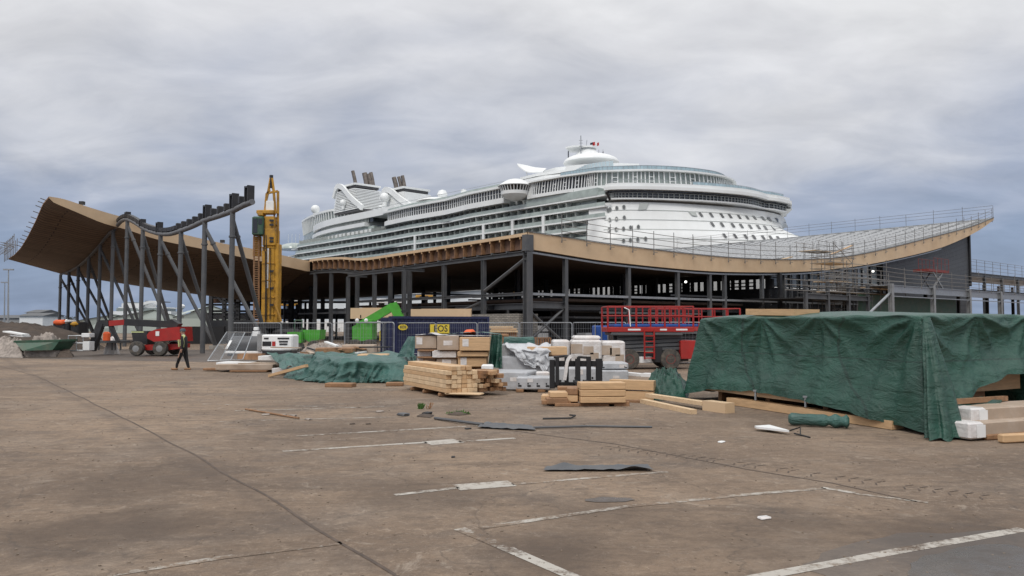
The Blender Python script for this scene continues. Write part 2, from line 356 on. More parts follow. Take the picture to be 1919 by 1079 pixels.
# height value + clouds
hv = math_('ADD', math_('MULTIPLY_ADD', n1, .42, math_('MULTIPLY', n2, .11)), zz)
rp = N('ShaderNodeValToRGB'); L(hv, rp.inputs[0]); e = rp.color_ramp
e.elements[0].position = .22; e.elements[0].color = (.165, .215, .31, 1)
e.elements[1].position = .66; e.elements[1].color = (.60, .60, .605, 1)
for p_, c_ in ((.34, (.195, .245, .345, 1)), (.42, (.27, .305, .39, 1)), (.49, (.40, .415, .46, 1)), (.57, (.51, .512, .53, 1))):
    k = e.elements.new(p_); k.color = c_
r2 = N('ShaderNodeMapRange'); r2.inputs['From Min'].default_value = .3; r2.inputs['From Max'].default_value = .7; r2.inputs['To Min'].default_value = .9; r2.inputs['To Max'].default_value = 1.1; L(n2, r2.inputs['Value'])
zb = N('ShaderNodeMapRange'); zb.inputs['From Min'].default_value = .4; zb.inputs['From Max'].default_value = .9; zb.inputs['To Min'].default_value = 1; zb.inputs['To Max'].default_value = 1.55; L(zz, zb.inputs['Value'])
sc = N('ShaderNodeVectorMath'); sc.operation = 'SCALE'; L(rp.outputs[0], sc.inputs[0]); L(math_('MULTIPLY', r2.outputs[0], zb.outputs[0]), sc.inputs['Scale'])
mx = N('ShaderNodeMix'); mx.data_type = 'RGBA'; mx.inputs['Factor'].default_value = .93; L(sk.outputs[0], mx.inputs[6]); L(sc.outputs[0], mx.inputs[7]); L(mx.outputs[2], bg.inputs['Color'])
sl = bpy.data.lights.new('sun', 'SUN'); sl.energy = .9; sl.angle = R(18); sl.color = (1, .96, .9)
so = bpy.data.objects.new('sun', sl); C.objects.link(so)
sd = V((math.sin(SUN_AZ)*math.cos(SUN_EL), math.cos(SUN_AZ)*math.cos(SUN_EL), math.sin(SUN_EL)))
so.rotation_euler = sd.to_track_quat('Z', 'Y').to_euler()
vs = bpy.context.scene.view_settings; vs.view_transform = 'Standard'; vs.look = 'None'; vs.exposure = .5; vs.gamma = 1

# ------------------------------------------------------------------ ground
g = MB(); g.grid(lambda u, v: (-2500+5000*u, -60+280*v, 0), 2, 2); struct(g.build('ground', 'ground'))
g = MB(); g.grid(lambda u, v: (-2500+5000*u, 219+2600*v, -1.5), 2, 2); struct(g.build('water', 'water'))
def strip(px, w, name='painted_line', m='paint', z=.004, wob=.0):
    pts = [G(*p) for p in px]; out = []
    dense = []
    for i in range(len(pts)-1):
        n = max(1, int((pts[i+1]-pts[i]).length/.5))
        for k in range(n): dense.append(pts[i].lerp(pts[i+1], k/n))
    dense.append(pts[-1]); mb = MB(); vsx = []
    for i, p in enumerate(dense):
        d = (dense[min(i+1, len(dense)-1)]-dense[max(i-1, 0)]); d = V((-d.y, d.x, 0)).normalized()
        ww = w/2*(1+.15*nz(i*.7, w*31)); o = wob*nz(i*.3, 5.5)
        vsx += [V((p.x, p.y, z))+d*(ww+o), V((p.x, p.y, z))-d*(ww-o)]
    mb.add(vsx, [(2*i, 2*i+1, 2*i+3, 2*i+2) for i in range(len(dense)-1)])
    return struct(mb.build(name, m))
strip([(0, 686), (70, 705), (215, 775), (400, 873), (470, 915), (590, 987), (700, 1050), (745, 1079), (800, 1110)], .035, 'ground_joint', 'groove', wob=.05)
strip([(0, 682), (120, 722), (260, 790), (420, 876), (560, 962), (680, 1030), (790, 1090)], .5, 'ground_stain', 'mud', z=.002, wob=.3) if False else None
strip([(900, 800), (1150, 832), (1400, 880), (1560, 905), (1720, 940)], .03, 'ground_joint', 'groove', wob=.06)
for pts, wd, m_ in (([(530, 846), (800, 829)], .13, 'paint'), ([(800, 831), (860, 826)], .42, 'paint_fresh'), ([(860, 828), (965, 821)], .13, 'paint'),
                 ([(555, 817), (910, 797)], .1, 'paint'), ([(740, 928), (860, 914)], .1, 'paint'), ([(855, 914), (960, 906)], .34, 'paint_fresh'), ([(960, 908), (1250, 884)], .09, 'paint_worn'),
                 ([(860, 991), (930, 1020), (1050, 1072), (1120, 1100)], .13, 'paint'), ([(900, 990), (1170, 950), (1400, 927), (1545, 915)], .1, 'paint_worn'), ([(1540, 914), (1600, 924)], .1, 'paint'),
                 ([(1600, 925), (1740, 942)], .08, 'paint_worn'), ([(1380, 1090), (1500, 1068), (1700, 1030), (1919, 992)], .13, 'paint'),
                 ([(200, 1079), (420, 1045), (640, 1018)], .1, 'paint_worn'), ([(390, 791), (520, 787), (760, 781)], .08, 'paint_worn'), ([(380, 757), (700, 764)], .07, 'paint_worn'), ([(440, 770), (720, 762)], .08, 'paint'), ([(540, 728), (760, 731)], .08, 'paint_worn')):
    strip(pts, wd, 'painted_line', m_, wob=.01)
def blob(cx, cy, rx, ry, name, m_, z=.006, seed=0, n=40):
    pts = []
    for k in range(n):
        a = 2*math.pi*k/n; r = 1+.35*nz(math.cos(a)*1.6+seed, math.sin(a)*1.6, seed)+.12*nz(math.cos(a)*5+seed, math.sin(a)*5)
        p = G(cx+rx*r*math.cos(a), cy+ry*r*math.sin(a)); pts.append((p.x, p.y, z))
    return struct(MB().add(pts, [tuple(range(n-1, -1, -1))]).build(name, m_))
blob(1800, 1058, 250, 62, 'damp_patch', 'damp', z=.0025, seed=6); blob(1840, 1062, 140, 36, 'puddle', 'wet', seed=3); blob(1145, 937, 44, 5, 'puddle', 'wet', seed=9)
blob(880, 438+440, 1, 1, 'stain', 'mud', seed=2) if False else None
mb = MB()
for pa_, pb_ in (((1130, 838), (1340, 862)), ((1340, 862), (1520, 888)), ((1520, 888), (1850, 932))):
    a, b = G(*pa_), G(*pb_); d = (b-a).normalized(); n_ = V((-d.y, d.x, 0)); L_ = (b-a).length; k = 0
    while k*.16 < L_:
        if random.random() < .72:
            p = a+d*(k*.16)+V((0, 0, .005)); s_ = .13
            for sg_ in (-1, 1): q = p+n_*sg_*.03; mb.add([q, q+d*.022, q+n_*sg_*s_+d*.075, q+n_*sg_*s_+d*.055], [(0, 1, 2, 3) if sg_ < 0 else (3, 2, 1, 0)])
        k += 1
struct(mb.build('tyre_marks', 'groove'))
# darker damp track by the works on the left
mb = MB(); mb.add([G(-200, 667, 0)+V((0, 0, .004)), G(640, 683, 0)+V((0, 0, .004)), G(560, 657, 0)+V((0, 0, .004)), G(-300, 650, 0)+V((0, 0, .004))], [(0, 1, 2, 3)])
struct(mb.build('wet_track', 'mud'))
# debris scattered on the tarmac
mb = MB()
for k in range(1500):
    Y = 6+30*random.random()**1.4; x = (random.random()*1.3-.65)*Y; r = random.uniform(.003, .009)*(1+Y*.03)
    a = random.random()*3; mb.box((x, Y, r*.4), (r*2, r*1.4, r), rz=a)
mat('grit', (.2, .155, .115), .9, var=.5, scale=3)
tag(mb.build('gravel_bits', 'grit'), 'small stones and grit strewn over the brown tarmac', 'grit', kind='stuff')

# ------------------------------------------------------------------ terminal: t = away from the near corner to the right, q = to the left
ET = V((.771, .637, 0)); DQ = V((-.637, .771, 0)); CO = V((1.25, 61, 0))
def TQ(t, q, z=0): return CO + ET*t + DQ*q + V((0, 0, z))
def on_q(px, py, q=0):
    p = onplane(px, py, TQ(0, q), DQ); d = p-CO; return d.dot(ET), p.z
def on_t(px, py, t=0):
    p = onplane(px, py, TQ(t, 0), ET); d = p-CO; return d.dot(DQ), p.z
zt_tab = sm([on_q(*p) for p in ((990, 435), (1070, 447), (1150, 459), (1300, 477), (1400, 485), (1500, 487), (1580, 482), (1650, 469), (1750, 444), (1820, 425), (1862, 408))])
zb_tab = sm([on_q(*p) for p in ((990, 466), (1070, 479), (1150, 491), (1300, 506), (1400, 510), (1500, 509), (1580, 502), (1650, 491), (1750, 468), (1800, 449), (1835, 431), (1862, 412))])
ze_tab = sm([on_t(*p) for p in ((990, 436), (870, 455), (750, 474), (680, 484), (640, 482), (600, 484), (575, 488))])
TEND = zt_tab[-1][0]; z00 = ze_tab[0][1]
def wv(q): # canopy wave, 1 near .. 0 far
    return interp([(31, 1), (35, .85), (38.7, .57), (44, .3), (49, .1), (54.5, .02), (60, 0)], q)
def zbot_far(t): return interp([(-30, 9.2), (-22.5, 7.95), (-11, 6.4), (0, 5.3), (15, 6.3), (36, 7.4)], t)
def ztop(t, q):
    z = interp(zt_tab, t); f = max(0, 1-t/30)
    z += (interp(ze_tab, q)-z00)*f
    if q > 40: z -= (z-1.25-zbot_far(t))*(1-wv(31+(q-40)*1.45))*(1 if t < 20 else max(0, 1-(t-20)/16)) if t < 36 else 0
    return z
def zbot(t, q):
    th = interp(zt_tab, t)-interp(zb_tab, t); return ztop(t, q)-max(th, .12)
T = thing('terminal_building', 'unfinished dark steel cruise terminal under a long sweeping timber roof', 'building', TQ(0, 0))
QM = 75
ts = [TEND*i/66 for i in range(67)]
mb = MB(); mb.grid(lambda u, v: TQ(TEND*u, QM*v, ztop(TEND*u, QM*v)), 66, 40, lambda u, v: (QM*v, TEND*u)); roof = mb.build('roof', 'deck', T, smooth=True)
mb = MB(); mb.grid(lambda u, v: TQ(TEND*u, .35+(QM-.35)*v, zbot(TEND*u, QM*v)), 66, 40, lambda u, v: (TEND*u, QM*v), flip=True); mb.build('soffit', 'soffit_shaded', roof, smooth=True)
mb = MB()  # glulam edge beam (front), with thickness
def fz(u, k):
    t = TEND*u; a = interp(zt_tab, t)+.02; b = interp(zb_tab, t); return a if k else b
mb.grid(lambda u, v: TQ(TEND*u, -.02, fz(u, v)), 80, 1); mb.grid(lambda u, v: TQ(TEND*u, .33, fz(u, v)), 80, 1, flip=True)
mb.grid(lambda u, v: TQ(TEND*u, -.02+.35*v, fz(u, 0)), 80, 1, flip=True); mb.grid(lambda u, v: TQ(TEND*u, -.02+.35*v, fz(u, 1)+.01), 80, 1)
mb.build('edge_beam', 'glulam', roof)
mb = MB(); mb.grid(lambda u, v: TQ(TEND*u, -.10, fz(u, 1)+.01+.07*v), 80, 1); mb.grid(lambda u, v: TQ(TEND*u, -.10+.3*v, fz(u, 1)+.08), 80, 1)
mb.build('capping', 'steel', roof)
mb = MB() # roof end edge
mb.grid(lambda u, v: TQ(TEND+.02, QM*u, interp(zb_tab, TEND)+(ztop(TEND, QM*u)-interp(zb_tab, TEND))*v), 2, 1); mb.build('end_edge', 'galv', roof)
# roof back closure
mb = MB(); mb.grid(lambda u, v: TQ(TEND*u, QM, zbot(TEND*u, QM)*(1-v)+ztop(TEND*u, QM)*v), 40, 1); mb.build('back_edge', 'cassette', roof)
# cut edge with cassette ends, q 0..40 at t=0
def zc(q, k): # top/bottom of cut edge
    a = ztop(0, q); return a-.02 if k else a-.28
mb = MB(); mb.grid(lambda u, v: TQ(-.05, 40*u, zc(40*u, 1)-.26*(1-v)), 50, 1); mb.grid(lambda u, v: TQ(-.05+.3*v, 40*u, zc(40*u, 1)), 50, 1)
mb.grid(lambda u, v: TQ(-.05+.3*v, 40*u, zc(40*u, 1)-.26), 50, 1); mb.build('edge_lip', 'glulam', roof)
mb = MB(); mb.grid(lambda u, v: TQ(.55, 40*u, ztop(0, 40*u)-1.4+1.3*v), 50, 1); mb.build('edge_board', 'cassette', roof)
mb = MB(); tb = MB(); q = .9
while q < 40:
    z = ztop(0, q); MB().box(TQ(.3, q, z-.8), (.5, .07, 1.05), rz=.69).build('rib', 'timber_dark', roof); MB().box(TQ(-.02, q, z-.36), (.08, .10, .24), rz=.69).build('rib_tab', 'timber', roof)
    q += 1.32
mb = MB(); q = 1.6
while q < 40:
    z = ztop(0, q); mb.box(TQ(.48, q, z-.82), (.05, 1.1, .98), rz=math.atan2(ET.y, ET.x)); q += 1.32
mb.build('cassette_panel', 'cassette', roof)
# steel under cut edge
mb = MB()
for i in range(20):
    qa, qb = i*2.0, i*2.0+2
    mb.ibeam(TQ(.1, qa, ztop(0, qa)-1.62), TQ(.1, qb, ztop(0, qb)-1.62), .3, .34)
    mb.bar(TQ(.1, qa+.5, ztop(0, qa+.5)-1.48), TQ(.1, qa+.5, ztop(0, qa+.5)-1.3), .5, .18)
mb.build('eaves_beam', 'steel', T)
mb = MB() # steel under front edge
for i in range(40):
    ta, tb_ = i*2.0, i*2.0+2
    mb.bar(TQ(ta, .25, interp(zb_tab, ta)-.22), TQ(tb_, .25, interp(zb_tab, tb_)-.22), .22, .14)
mb.build('eaves_beam', 'galv', T)
mb = MB()
for i in range(40):
    ta, tb_ = i*2.0, i*2.0+2
    mb.bar(TQ(ta, .35, interp(zb_tab, ta)-.07), TQ(tb_, .35, interp(zb_tab, tb_)-.07), .3, .16)
mb.build('eaves_packing', 'black', T)
COLQ = [0]+[on_t(px, 540, 0)[0] for px in (906, 832, 767, 731, 669, 620, 590)]
for i, q in enumerate(COLQ):
    w_ = .56 if i == 0 else .34
    mb = MB().ibeam(TQ(.1, q+.1, 0), TQ(.1, q+.1, ztop(0, q)-1.78 if i else 7.75), w_, w_, up=DQ)
    if i == 0: mb.box(TQ(.1, .1, ztop(0, 0)-.85), (.75, .55, 1.3), rz=.69)
    mb.build('column', 'steel', T)
COLT = [on_q(px, 540, 0)[0] for px in (1065, 1183, 1275, 1335, 1363, 1433, 1475, 1580)]
for t in COLT: MB().ibeam(TQ(t, .35, 0), TQ(t, .35, interp(zb_tab, t)-.28), .34, .34, up=DQ).build("column", "steel", T)
for (t, q) in [(9, 12), (9, 24), (9, 36), (20, 8), (20, 20), (20, 32), (20, 46), (30, 12), (30, 26), (30, 42), (30, 58), (12, 52), (8, 64), (20, 66), (3, 46), (4, 54), (47, 3), (56, 3), (66, 3), (44, 12), (36.5, -.0), (15, 58), (2, 70)]:
    zz_ = zbot(t, q)
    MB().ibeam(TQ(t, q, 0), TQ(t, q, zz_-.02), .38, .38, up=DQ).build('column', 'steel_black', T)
def fb(a, b, w=.25, h=.4, m_='steel', nm='floor_beam'): return MB().ibeam(a, b, w, h).build(nm, m_, T)
zf = zat(550, 61)
MB().bar(TQ(.1, .3, zf), TQ(57, .3, zf+.05), .22, .2).build('floor_beam', 'galv', T)
fb(TQ(.1, .4, zf-.0), TQ(.1, 28, zf), .2, .25)
fb(TQ(1.2, 0.5, 3.45), TQ(1.2, 37, 3.45), .3, .5)
fb(TQ(.3, .5, 3.55), TQ(COLT[0], .5, 3.55), .3, .55)
for q in (0.6, COLQ[1], COLQ[2], COLQ[3], 28): fb(TQ(.4, q, 3.4), TQ(30, q, 3.4), .25, .4, 'steel_black')
def br(a, b, w=.16): return MB().tube([a, b], w/2, 6).build('brace', 'steel', T)
br(TQ(0, .3, 7.2), TQ(0, COLQ[1]-.2, zf+.4), .3); br(TQ(.2, .5, 3.3), TQ(COLT[0], .5, .4), .24); br(TQ(.2, .5, .4), TQ(COLT[0], .5, 3.3), .24)
br(TQ(.4, COLQ[1], zf-.3), TQ(.4, COLQ[1]+7, 2.3), .24)
# step-out frame near px 735-900
za = on_t(745, 492, -2.5)
mb = MB(); 
for a, b in (((-2.2, 15), (-2.2, 26)), ((-2.2, 15), (0, 15)), ((-2.2, 26), (0, 26))):
    mb.ibeam(TQ(a[0], a[1], 7.05), TQ(b[0], b[1], 7.05), .22, .28)
mb.build('bay_frame', 'steel', T)
for q in (15, 20.5, 26): MB().ibeam(TQ(-2.2, q, 0), TQ(-2.2, q, 6.9), .32, .32, up=DQ).build('column', 'steel', T)
# floors and inner walls
mb = MB(); mb.prism([TQ(6, 4).xy, TQ(35.5, 4).xy, TQ(35.5, 40).xy, TQ(6, 40).xy], zf-.35, zf-.12); mb.build('floor_slab', 'soffit_shaded', T)
mb = MB(); mb.prism([TQ(35.8, 5).xy, TQ(62, 5).xy, TQ(62, 40).xy, TQ(35.8, 40).xy], zf-.3, zf-.1); mb.build('floor_slab', 'soffit_shaded', T)
# wall at t=36 with clerestory openings
mb = MB(); z1, z2 = 5.95, 7.0
mb.prism([TQ(36, 1).xy, TQ(36.3, 1).xy, TQ(36.3, 52).xy, TQ(36, 52).xy], 2.9, z1)
mb.prism([TQ(36, 1).xy, TQ(36.3, 1).xy, TQ(36.3, 44).xy, TQ(36, 44).xy], 0, 2.2)
q = 1; k = 0
while q < 52:
    mb.box(TQ(36.15, q, (z1+z2)/2), (.3, (.34 if k % 2 else .2) if k % 6 else .95, z2-z1), rz=.69); 
    if k % 9 in (2, 3, 4, 5): mb.box(TQ(36.15, q+.45, 6.25), (.2, .9, .14), rz=.69); mb.box(TQ(36.15, q+.45, 6.65), (.2, .9, .12), rz=.69)
    q += .95; k += 1
for a in range(0, 51, 3):
    if a % 4: mb.box(TQ(36.15, a+1.5, 2.55), (.3, 2.2+random.random(), .7), rz=.69)
mb.prism([TQ(36, 1).xy, TQ(36.3, 1).xy, TQ(36.3, 52).xy, TQ(36, 52).xy], z2, 8.2); mb.build('inner_wall', 'black', T)  # black colour helps keep the terminal interior in shade
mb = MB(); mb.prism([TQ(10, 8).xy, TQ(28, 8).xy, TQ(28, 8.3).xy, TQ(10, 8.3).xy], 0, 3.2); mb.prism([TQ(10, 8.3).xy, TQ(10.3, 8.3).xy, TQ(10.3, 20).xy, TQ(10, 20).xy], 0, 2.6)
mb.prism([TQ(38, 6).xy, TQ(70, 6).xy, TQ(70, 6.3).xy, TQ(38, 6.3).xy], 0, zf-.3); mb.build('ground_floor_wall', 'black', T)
mb = MB(); mb.grid(lambda u, v: TQ(36.5, 1+51*u, z1+(z2-z1)*v), 1, 1); mb.build('pane', 'dim_glass', T)  # dark see-through sheet added to dim the bright clerestory openings
rnd0 = random.Random(21)
for i in range(26):
    t = rnd0.uniform(2.5, 34); q = rnd0.uniform(1.5, 62); MB().ibeam(TQ(t, q, 0), TQ(t, q, rnd0.choice([zf-.3, zf-.3, 3.3])), .22, .22, up=DQ).build('post', 'steel_black' if i % 3 else 'steel', T)
for i in range(20):
    t = rnd0.uniform(2, 26); z = rnd0.choice([3.2, 3.35, zf+.9, zf+.45, 2.6, 3.0]); q = rnd0.uniform(0, 40)
    if i % 2: MB().bar(TQ(t, q, z), TQ(t, q+rnd0.uniform(8, 22), z), .12, .18).build('beam', 'steel', T)
    else: MB().bar(TQ(t, q, z), TQ(t+rnd0.uniform(6, 18), q, z), .12, .18).build('beam', 'steel', T)
for i in range(14):
    t = rnd0.uniform(38, 60); q = rnd0.uniform(.6, 2); MB().bar(TQ(t, q, 0), TQ(t, q, zbot(t, q)-.1), .1).build('post', 'steel', T)
for z in (1.2, 2.4, 3.2, 5.1, 5.6): MB().bar(TQ(36+z, .8, z), TQ(60, .8, z), .08).build('rail', 'scaffold', T)
for i in range(7): a_ = TQ(rnd0.uniform(2, 20), rnd0.uniform(42, 72), 0); MB().bar(a_+V((0, 0, 3.0)), a_+DQ*9+V((0, 0, 3.0+.4*(i % 3))), .2, .4).bar(a_, a_+V((0, 0, 5.2)), .25).build('beam', 'steel_black', T)
# glazing on the front right
mb = MB(); gl = MB()
ga, gb = on_q(1440, 530, 2)[0], on_q(1655, 530, 2)[0]
k = 0; t = ga
while t < gb:
    zt_ = min(zbot(t, 2), zbot(min(t+2.2, gb), 2)); mb.bar(TQ(t, 2, 4.6), TQ(t, 2, zbot(t, 2)), .16)
    gl.add([TQ(t, 2.1, 6.3), TQ(min(t+2.2, gb), 2.1, 6.3), TQ(min(t+2.2, gb), 2.1, zbot(t+2.2, 2)), TQ(t, 2.1, zbot(t, 2))], [(0, 1, 2, 3)])
    t += 2.2
mb.bar(TQ(ga, 2, 6.3), TQ(gb, 2, 6.3), .14); mb.bar(TQ(ga, 2, 7.3), TQ(gb, 2, 7.3), .08); mb.bar(TQ(ga, 2, 4.7), TQ(gb, 2, 4.7), .3)
fr = mb.build('window', 'steel_black', T); gl.build('pane', 'shopfront', fr)
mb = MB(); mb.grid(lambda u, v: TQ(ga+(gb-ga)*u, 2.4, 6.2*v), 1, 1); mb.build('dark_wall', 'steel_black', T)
# grey clad wall below the up-swept end
ta, tz = on_q(1655, 530, 1.2)[0], on_q(1815, 480, 1.2)[0]
mb = MB(); mb.grid(lambda u, v: TQ(ta+(tz-ta)*u, 1.2, 3.5+(zbot(ta+(tz-ta)*u, 1)-3.5)*v), 24, 1, lambda u, v: (u*(tz-ta), v*9))
mb.grid(lambda u, v: TQ(tz, 1.2+20*u, 3.5+(zbot(tz, 1)-3.5)*v), 1, 1, lambda u, v: (u*20, v*9))
mb.build('clad_wall', 'cladding', T)
MB().bar(TQ(tz+.1, 1.1, 8), TQ(tz+.1, 1.1, zbot(tz, 0)), .5, .3).build('wall_trim', 'black', T)
p = onplane(1217, 0, TQ(0, 1), DQ)
# stone clad plinth wall by the corner
qa = on_t(865, 600, -.4)[0]
mb = MB(); zp = zat(587, 61); mb.grid(lambda u, v: TQ(-.4, .6+(qa-.6)*(1-u), zp*v), 1, 1, lambda u, v: (u*qa, v*zp))
mb.grid(lambda u, v: TQ(-.4+2*u, .6, zp*v), 1, 1, lambda u, v: (u*2, v*zp)); mb.grid(lambda u, v: TQ(-.4+.5*u, .6+qa*v, zp), 1, 1, lambda u, v: (u, v*qa))
mb.build('plinth_wall', 'stone', T)
# interior stairs px 1390-1425
ti = on_q(1415, 575, 3)[0]; mb = MB()
for i in range(12): mb.box(TQ(ti-1.5+i*.3, 3, zf-2.6+i*.2), (.34, 1.4, .06), rz=.69)
mb.bar(TQ(ti-2, 2.2, zf-2.7), TQ(ti+2, 2.2, zf-.1), .08, .3); mb.bar(TQ(ti-2, 2.2, zf-1.7), TQ(ti+2, 2.2, zf+.9), .06)
mb.build('stairs', 'scaffold', T)

# ---- left timber canopy on the inclined column row
near_px_b = [(93, 371), (100, 379), (140, 396), (193, 418), (240, 431), (300, 450), (383, 467), (473, 486), (574, 508)]
near_px_t = [(92, 368), (120, 373), (163, 387), (213, 402), (270, 417), (340, 438), (423, 457), (473, 466), (574, 488)]
def on_near(px, py):   # vertical plane through (t=-28,q=30) and (0,40)
    a, b = TQ(-28.5, 30), TQ(0, 40); n = (b-a).cross(V((0, 0, 1))).normalized(); p = onplane(px, py, a, n); d = p-CO; return d.dot(ET), p.z
nb = sm([on_near(*p) for p in near_px_b], 4); ntp = sm([on_near(*p) for p in near_px_t], 4)
T0 = min(nb[0][0], ntp[0][0])
def cu(t, w):  # underside point; w 0 near .. 1 far
    qn = 30+(t+28.5)/28.5*10; qf = interp([(-29, 55.5), (-22.5, 60), (0, 60)], t); q = qn+(qf-qn)*w
    a = interp(nb, t); f = interp([(-29, 9.3), (-22.5, 8.0), (-11, 6.45), (0, 5.25)], t)
    ww = interp([(0, 1), (.12, .93), (.27, .62), (.45, .33), (.62, .13), (.8, .03), (1, 0)], w)
    return t, q, f+(a-f)*ww
def cthick(t): return max(.12, interp(ntp, t)-interp(nb, t))
CAN = thing('timber_canopy', 'curved timber canopy wing with planked underside raised on the grey tubular columns at left', 'canopy', TQ(-14, 45))
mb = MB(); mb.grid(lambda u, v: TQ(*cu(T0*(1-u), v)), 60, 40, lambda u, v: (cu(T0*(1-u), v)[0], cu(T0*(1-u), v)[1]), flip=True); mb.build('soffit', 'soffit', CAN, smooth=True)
mb = MB(); mb.grid(lambda u, v: TQ(*cu(T0*(1-u), v))+V((0, 0, cthick(T0*(1-u))*(1-v*.5))), 60, 40, lambda u, v: (cu(T0*(1-u), v)[1], cu(T0*(1-u), v)[0])); mb.build('top_deck', 'glulam', CAN, smooth=True)
mb = MB(); mb.grid(lambda u, v: TQ(*cu(T0*(1-u), 0))+V((0, 0, cthick(T0*(1-u))*v))-DQ*.03, 80, 1); mb.build('edge_beam', 'glulam', CAN)
mb = MB(); mb.grid(lambda u, v: TQ(*cu(T0, u))+V((0, 0, cthick(T0)*v*(1-u*.5)))-ET*.02, 30, 1)
mb.grid(lambda u, v: TQ(*cu(T0*(1-u), 1))+V((0, 0, cthick(T0*(1-u))*v*.5))+DQ*.02, 40, 1); mb.build('back_edge', 'timber_dark', CAN)
mb = MB(); mb.grid(lambda u, v: TQ(.02, cu(0, u)[1], cu(0, u)[2]+cthick(0)*v), 20, 1); mb.build('inner_edge', 'cassette', CAN)
# small roof boxes
for px_, py_ in ((158, 383), (423, 455)):
    t_, z_ = on_near(px_, py_); mb = MB().box(TQ(t_, 31+(t_+28.5)/28.5*10, z_+.25), (.4, .35, .3)); mb.build('roof_box', 'steel_black', CAN)
# little scaffold along the canopy's left end
SC = thing('canopy_edge_scaffold', 'small grey scaffold of tubes clinging to the left tip of the timber canopy', 'scaffold', TQ(T0, 52))
mb = MB(); pts = []
for i in range(9):
    w_ = .62+.38*i/8; c = TQ(*cu(T0, w_))-ET*.35; pts.append(c)
    h = 1.9 if i > 1 else 1.0; mb.tube([c-V((0, 0, .3)), c+V((0, 0, h))], .035, 5); mb.tube([c+V((0, 0, h*.3)), c-ET*1.2+V((0, 0, h*.5))], .03, 5)
for dz in (.5, 1.1, 1.7):
    mb.tube([p+V((0, 0, dz)) for p in pts[2:]], .03, 5)
for i in range(3): mb.tube([p-ET*(.5+.4*i)+V((0, 0, .4+.3*i)) for p in pts[3:]], .03, 5)
for i in range(12):
    c = TQ(*cu(T0, .04+.05*i))-ET*.05; mb.tube([c, c-ET*.45+V((0, 0, .15))], .04, 5)
mb.build('tube_frame', 'scaffold', SC)
# column row: n = 0..11
def rowY(n): return 48*(1+.0847*n)
def row_u(n): return -(526.5+.0847*n*1192)/(1+.0847*n)
def rowp(n, z=0): Y = rowY(n); return V((row_u(n)/F*Y, Y, z))
tz_px = [(-.62, 378), (-.3, 386), (0, 395), (.5, 405), (1, 413), (1.5, 424), (2, 432), (2.5, 438), (3, 438), (3.5, 434), (4, 427), (4.5, 417), (5, 411), (5.4, 414), (5.8, 425), (6.2, 436)]
tubez = sm([(n, zat(py, rowY(n))) for n, py in tz_px], 3)
def ttq(n): d = rowp(n)-CO; return d.dot(ET), d.dot(DQ)
def under_at(n):
    t, q = ttq(n); qn = 30+(t+28.5)/28.5*10; qf = interp([(-29, 55.5), (-22.5, 60), (0, 60)], t)
    return cu(t, min(1, max(0, (q-qn)/(qf-qn))))[2]
def rowtop(n): return interp(tubez, n) if n < 5.6 else under_at(n)
ARC = thing('tubular_colonnade', 'grey steel colonnade of upright and slanting tubes with a wavy top rail', 'steel frame', rowp(5))
pts = [rowp(n, z) for n, z in tubez if n <= 5.9]
tp = MB().tube(pts, .175, 12).build('top_tube', 'steel_mid', ARC, smooth='auto')
mb = MB(); mb.tube([rowp(5.9+i*.3, rowtop(5.9+i*.3)-.05) for i in range(18) if 5.9+i*.3 < 11.05], .14, 8); mb.build('top_tube', 'steel', ARC, smooth='auto')
for n in range(12):
    z = rowtop(n)-.1
    mb = MB().tube([rowp(n, 0), rowp(n, z)], .165, 12); mb.lathe(rowp(n, z-1.6), [(.17, 0), (.215, .02), (.215, .12), (.17, .14)], 12); mb.build('column', 'steel', ARC, smooth='auto')
base = lambda k: rowp(2*k+.5, 0)+ET*3.6
for n in range(12):
    k = n//2; a = rowp(n, rowtop(n)-.5); b = base(k); mb = MB().tube([a, b+V((0, 0, .1))], .135, 10)
    f1 = a.lerp(b, .12); d = (b-a).normalized(); mb.tube([f1, f1+d*.12], .18, 10); mb.build('brace', 'steel', ARC, smooth='auto')
for k in range(6): MB().bb(base(k)+V((0, 0, .15)), (.9, .9, .3), rz=.69).build('footing', 'concrete', ARC)
# brackets on top of the tube
rz_row = math.atan2(.771, -.637); n = -.52; i = 0
while n < 5.75:
    z = interp(tubez, n)+.12; big = min(abs(n-k) for k in range(0, 6)) < .12 or n < -.45
    h = (.92 if n < 4 else .72)*(1-.05*max(0, n)) if big else (.5 if n < 2.2 else .32)
    c = rowp(n); 
    if big:
        mb = MB().box(c+V((0, 0, z+h/2))-DQ*.24, (.1, .42, h), rz=rz_row).box(c+V((0, 0, z+h/2))+DQ*.24, (.1, .42, h), rz=rz_row).box(c+V((0, 0, z+h-.08)), (.54, .42, .1), rz=rz_row).box(c+V((0, 0, z+h*.35)), (.46, .06, h*.6), rz=rz_row)
    else: mb = MB().bb(c+V((0, 0, z+h/2)), (.28, .38, h), rz=rz_row, b=.04)
    mb.build('bracket', 'steel_black', ARC)
    step = .24; n += step
mb = MB()
for i in range(24): 
    a, b = 2.2+i*.15, 2.35+i*.15
    if b < 5.8: mb.bar(rowp(a, interp(tubez, a)+.34), rowp(b, interp(tubez, b)+.34), .34, .3)
mb.build('seat_plate', 'steel_black', ARC)

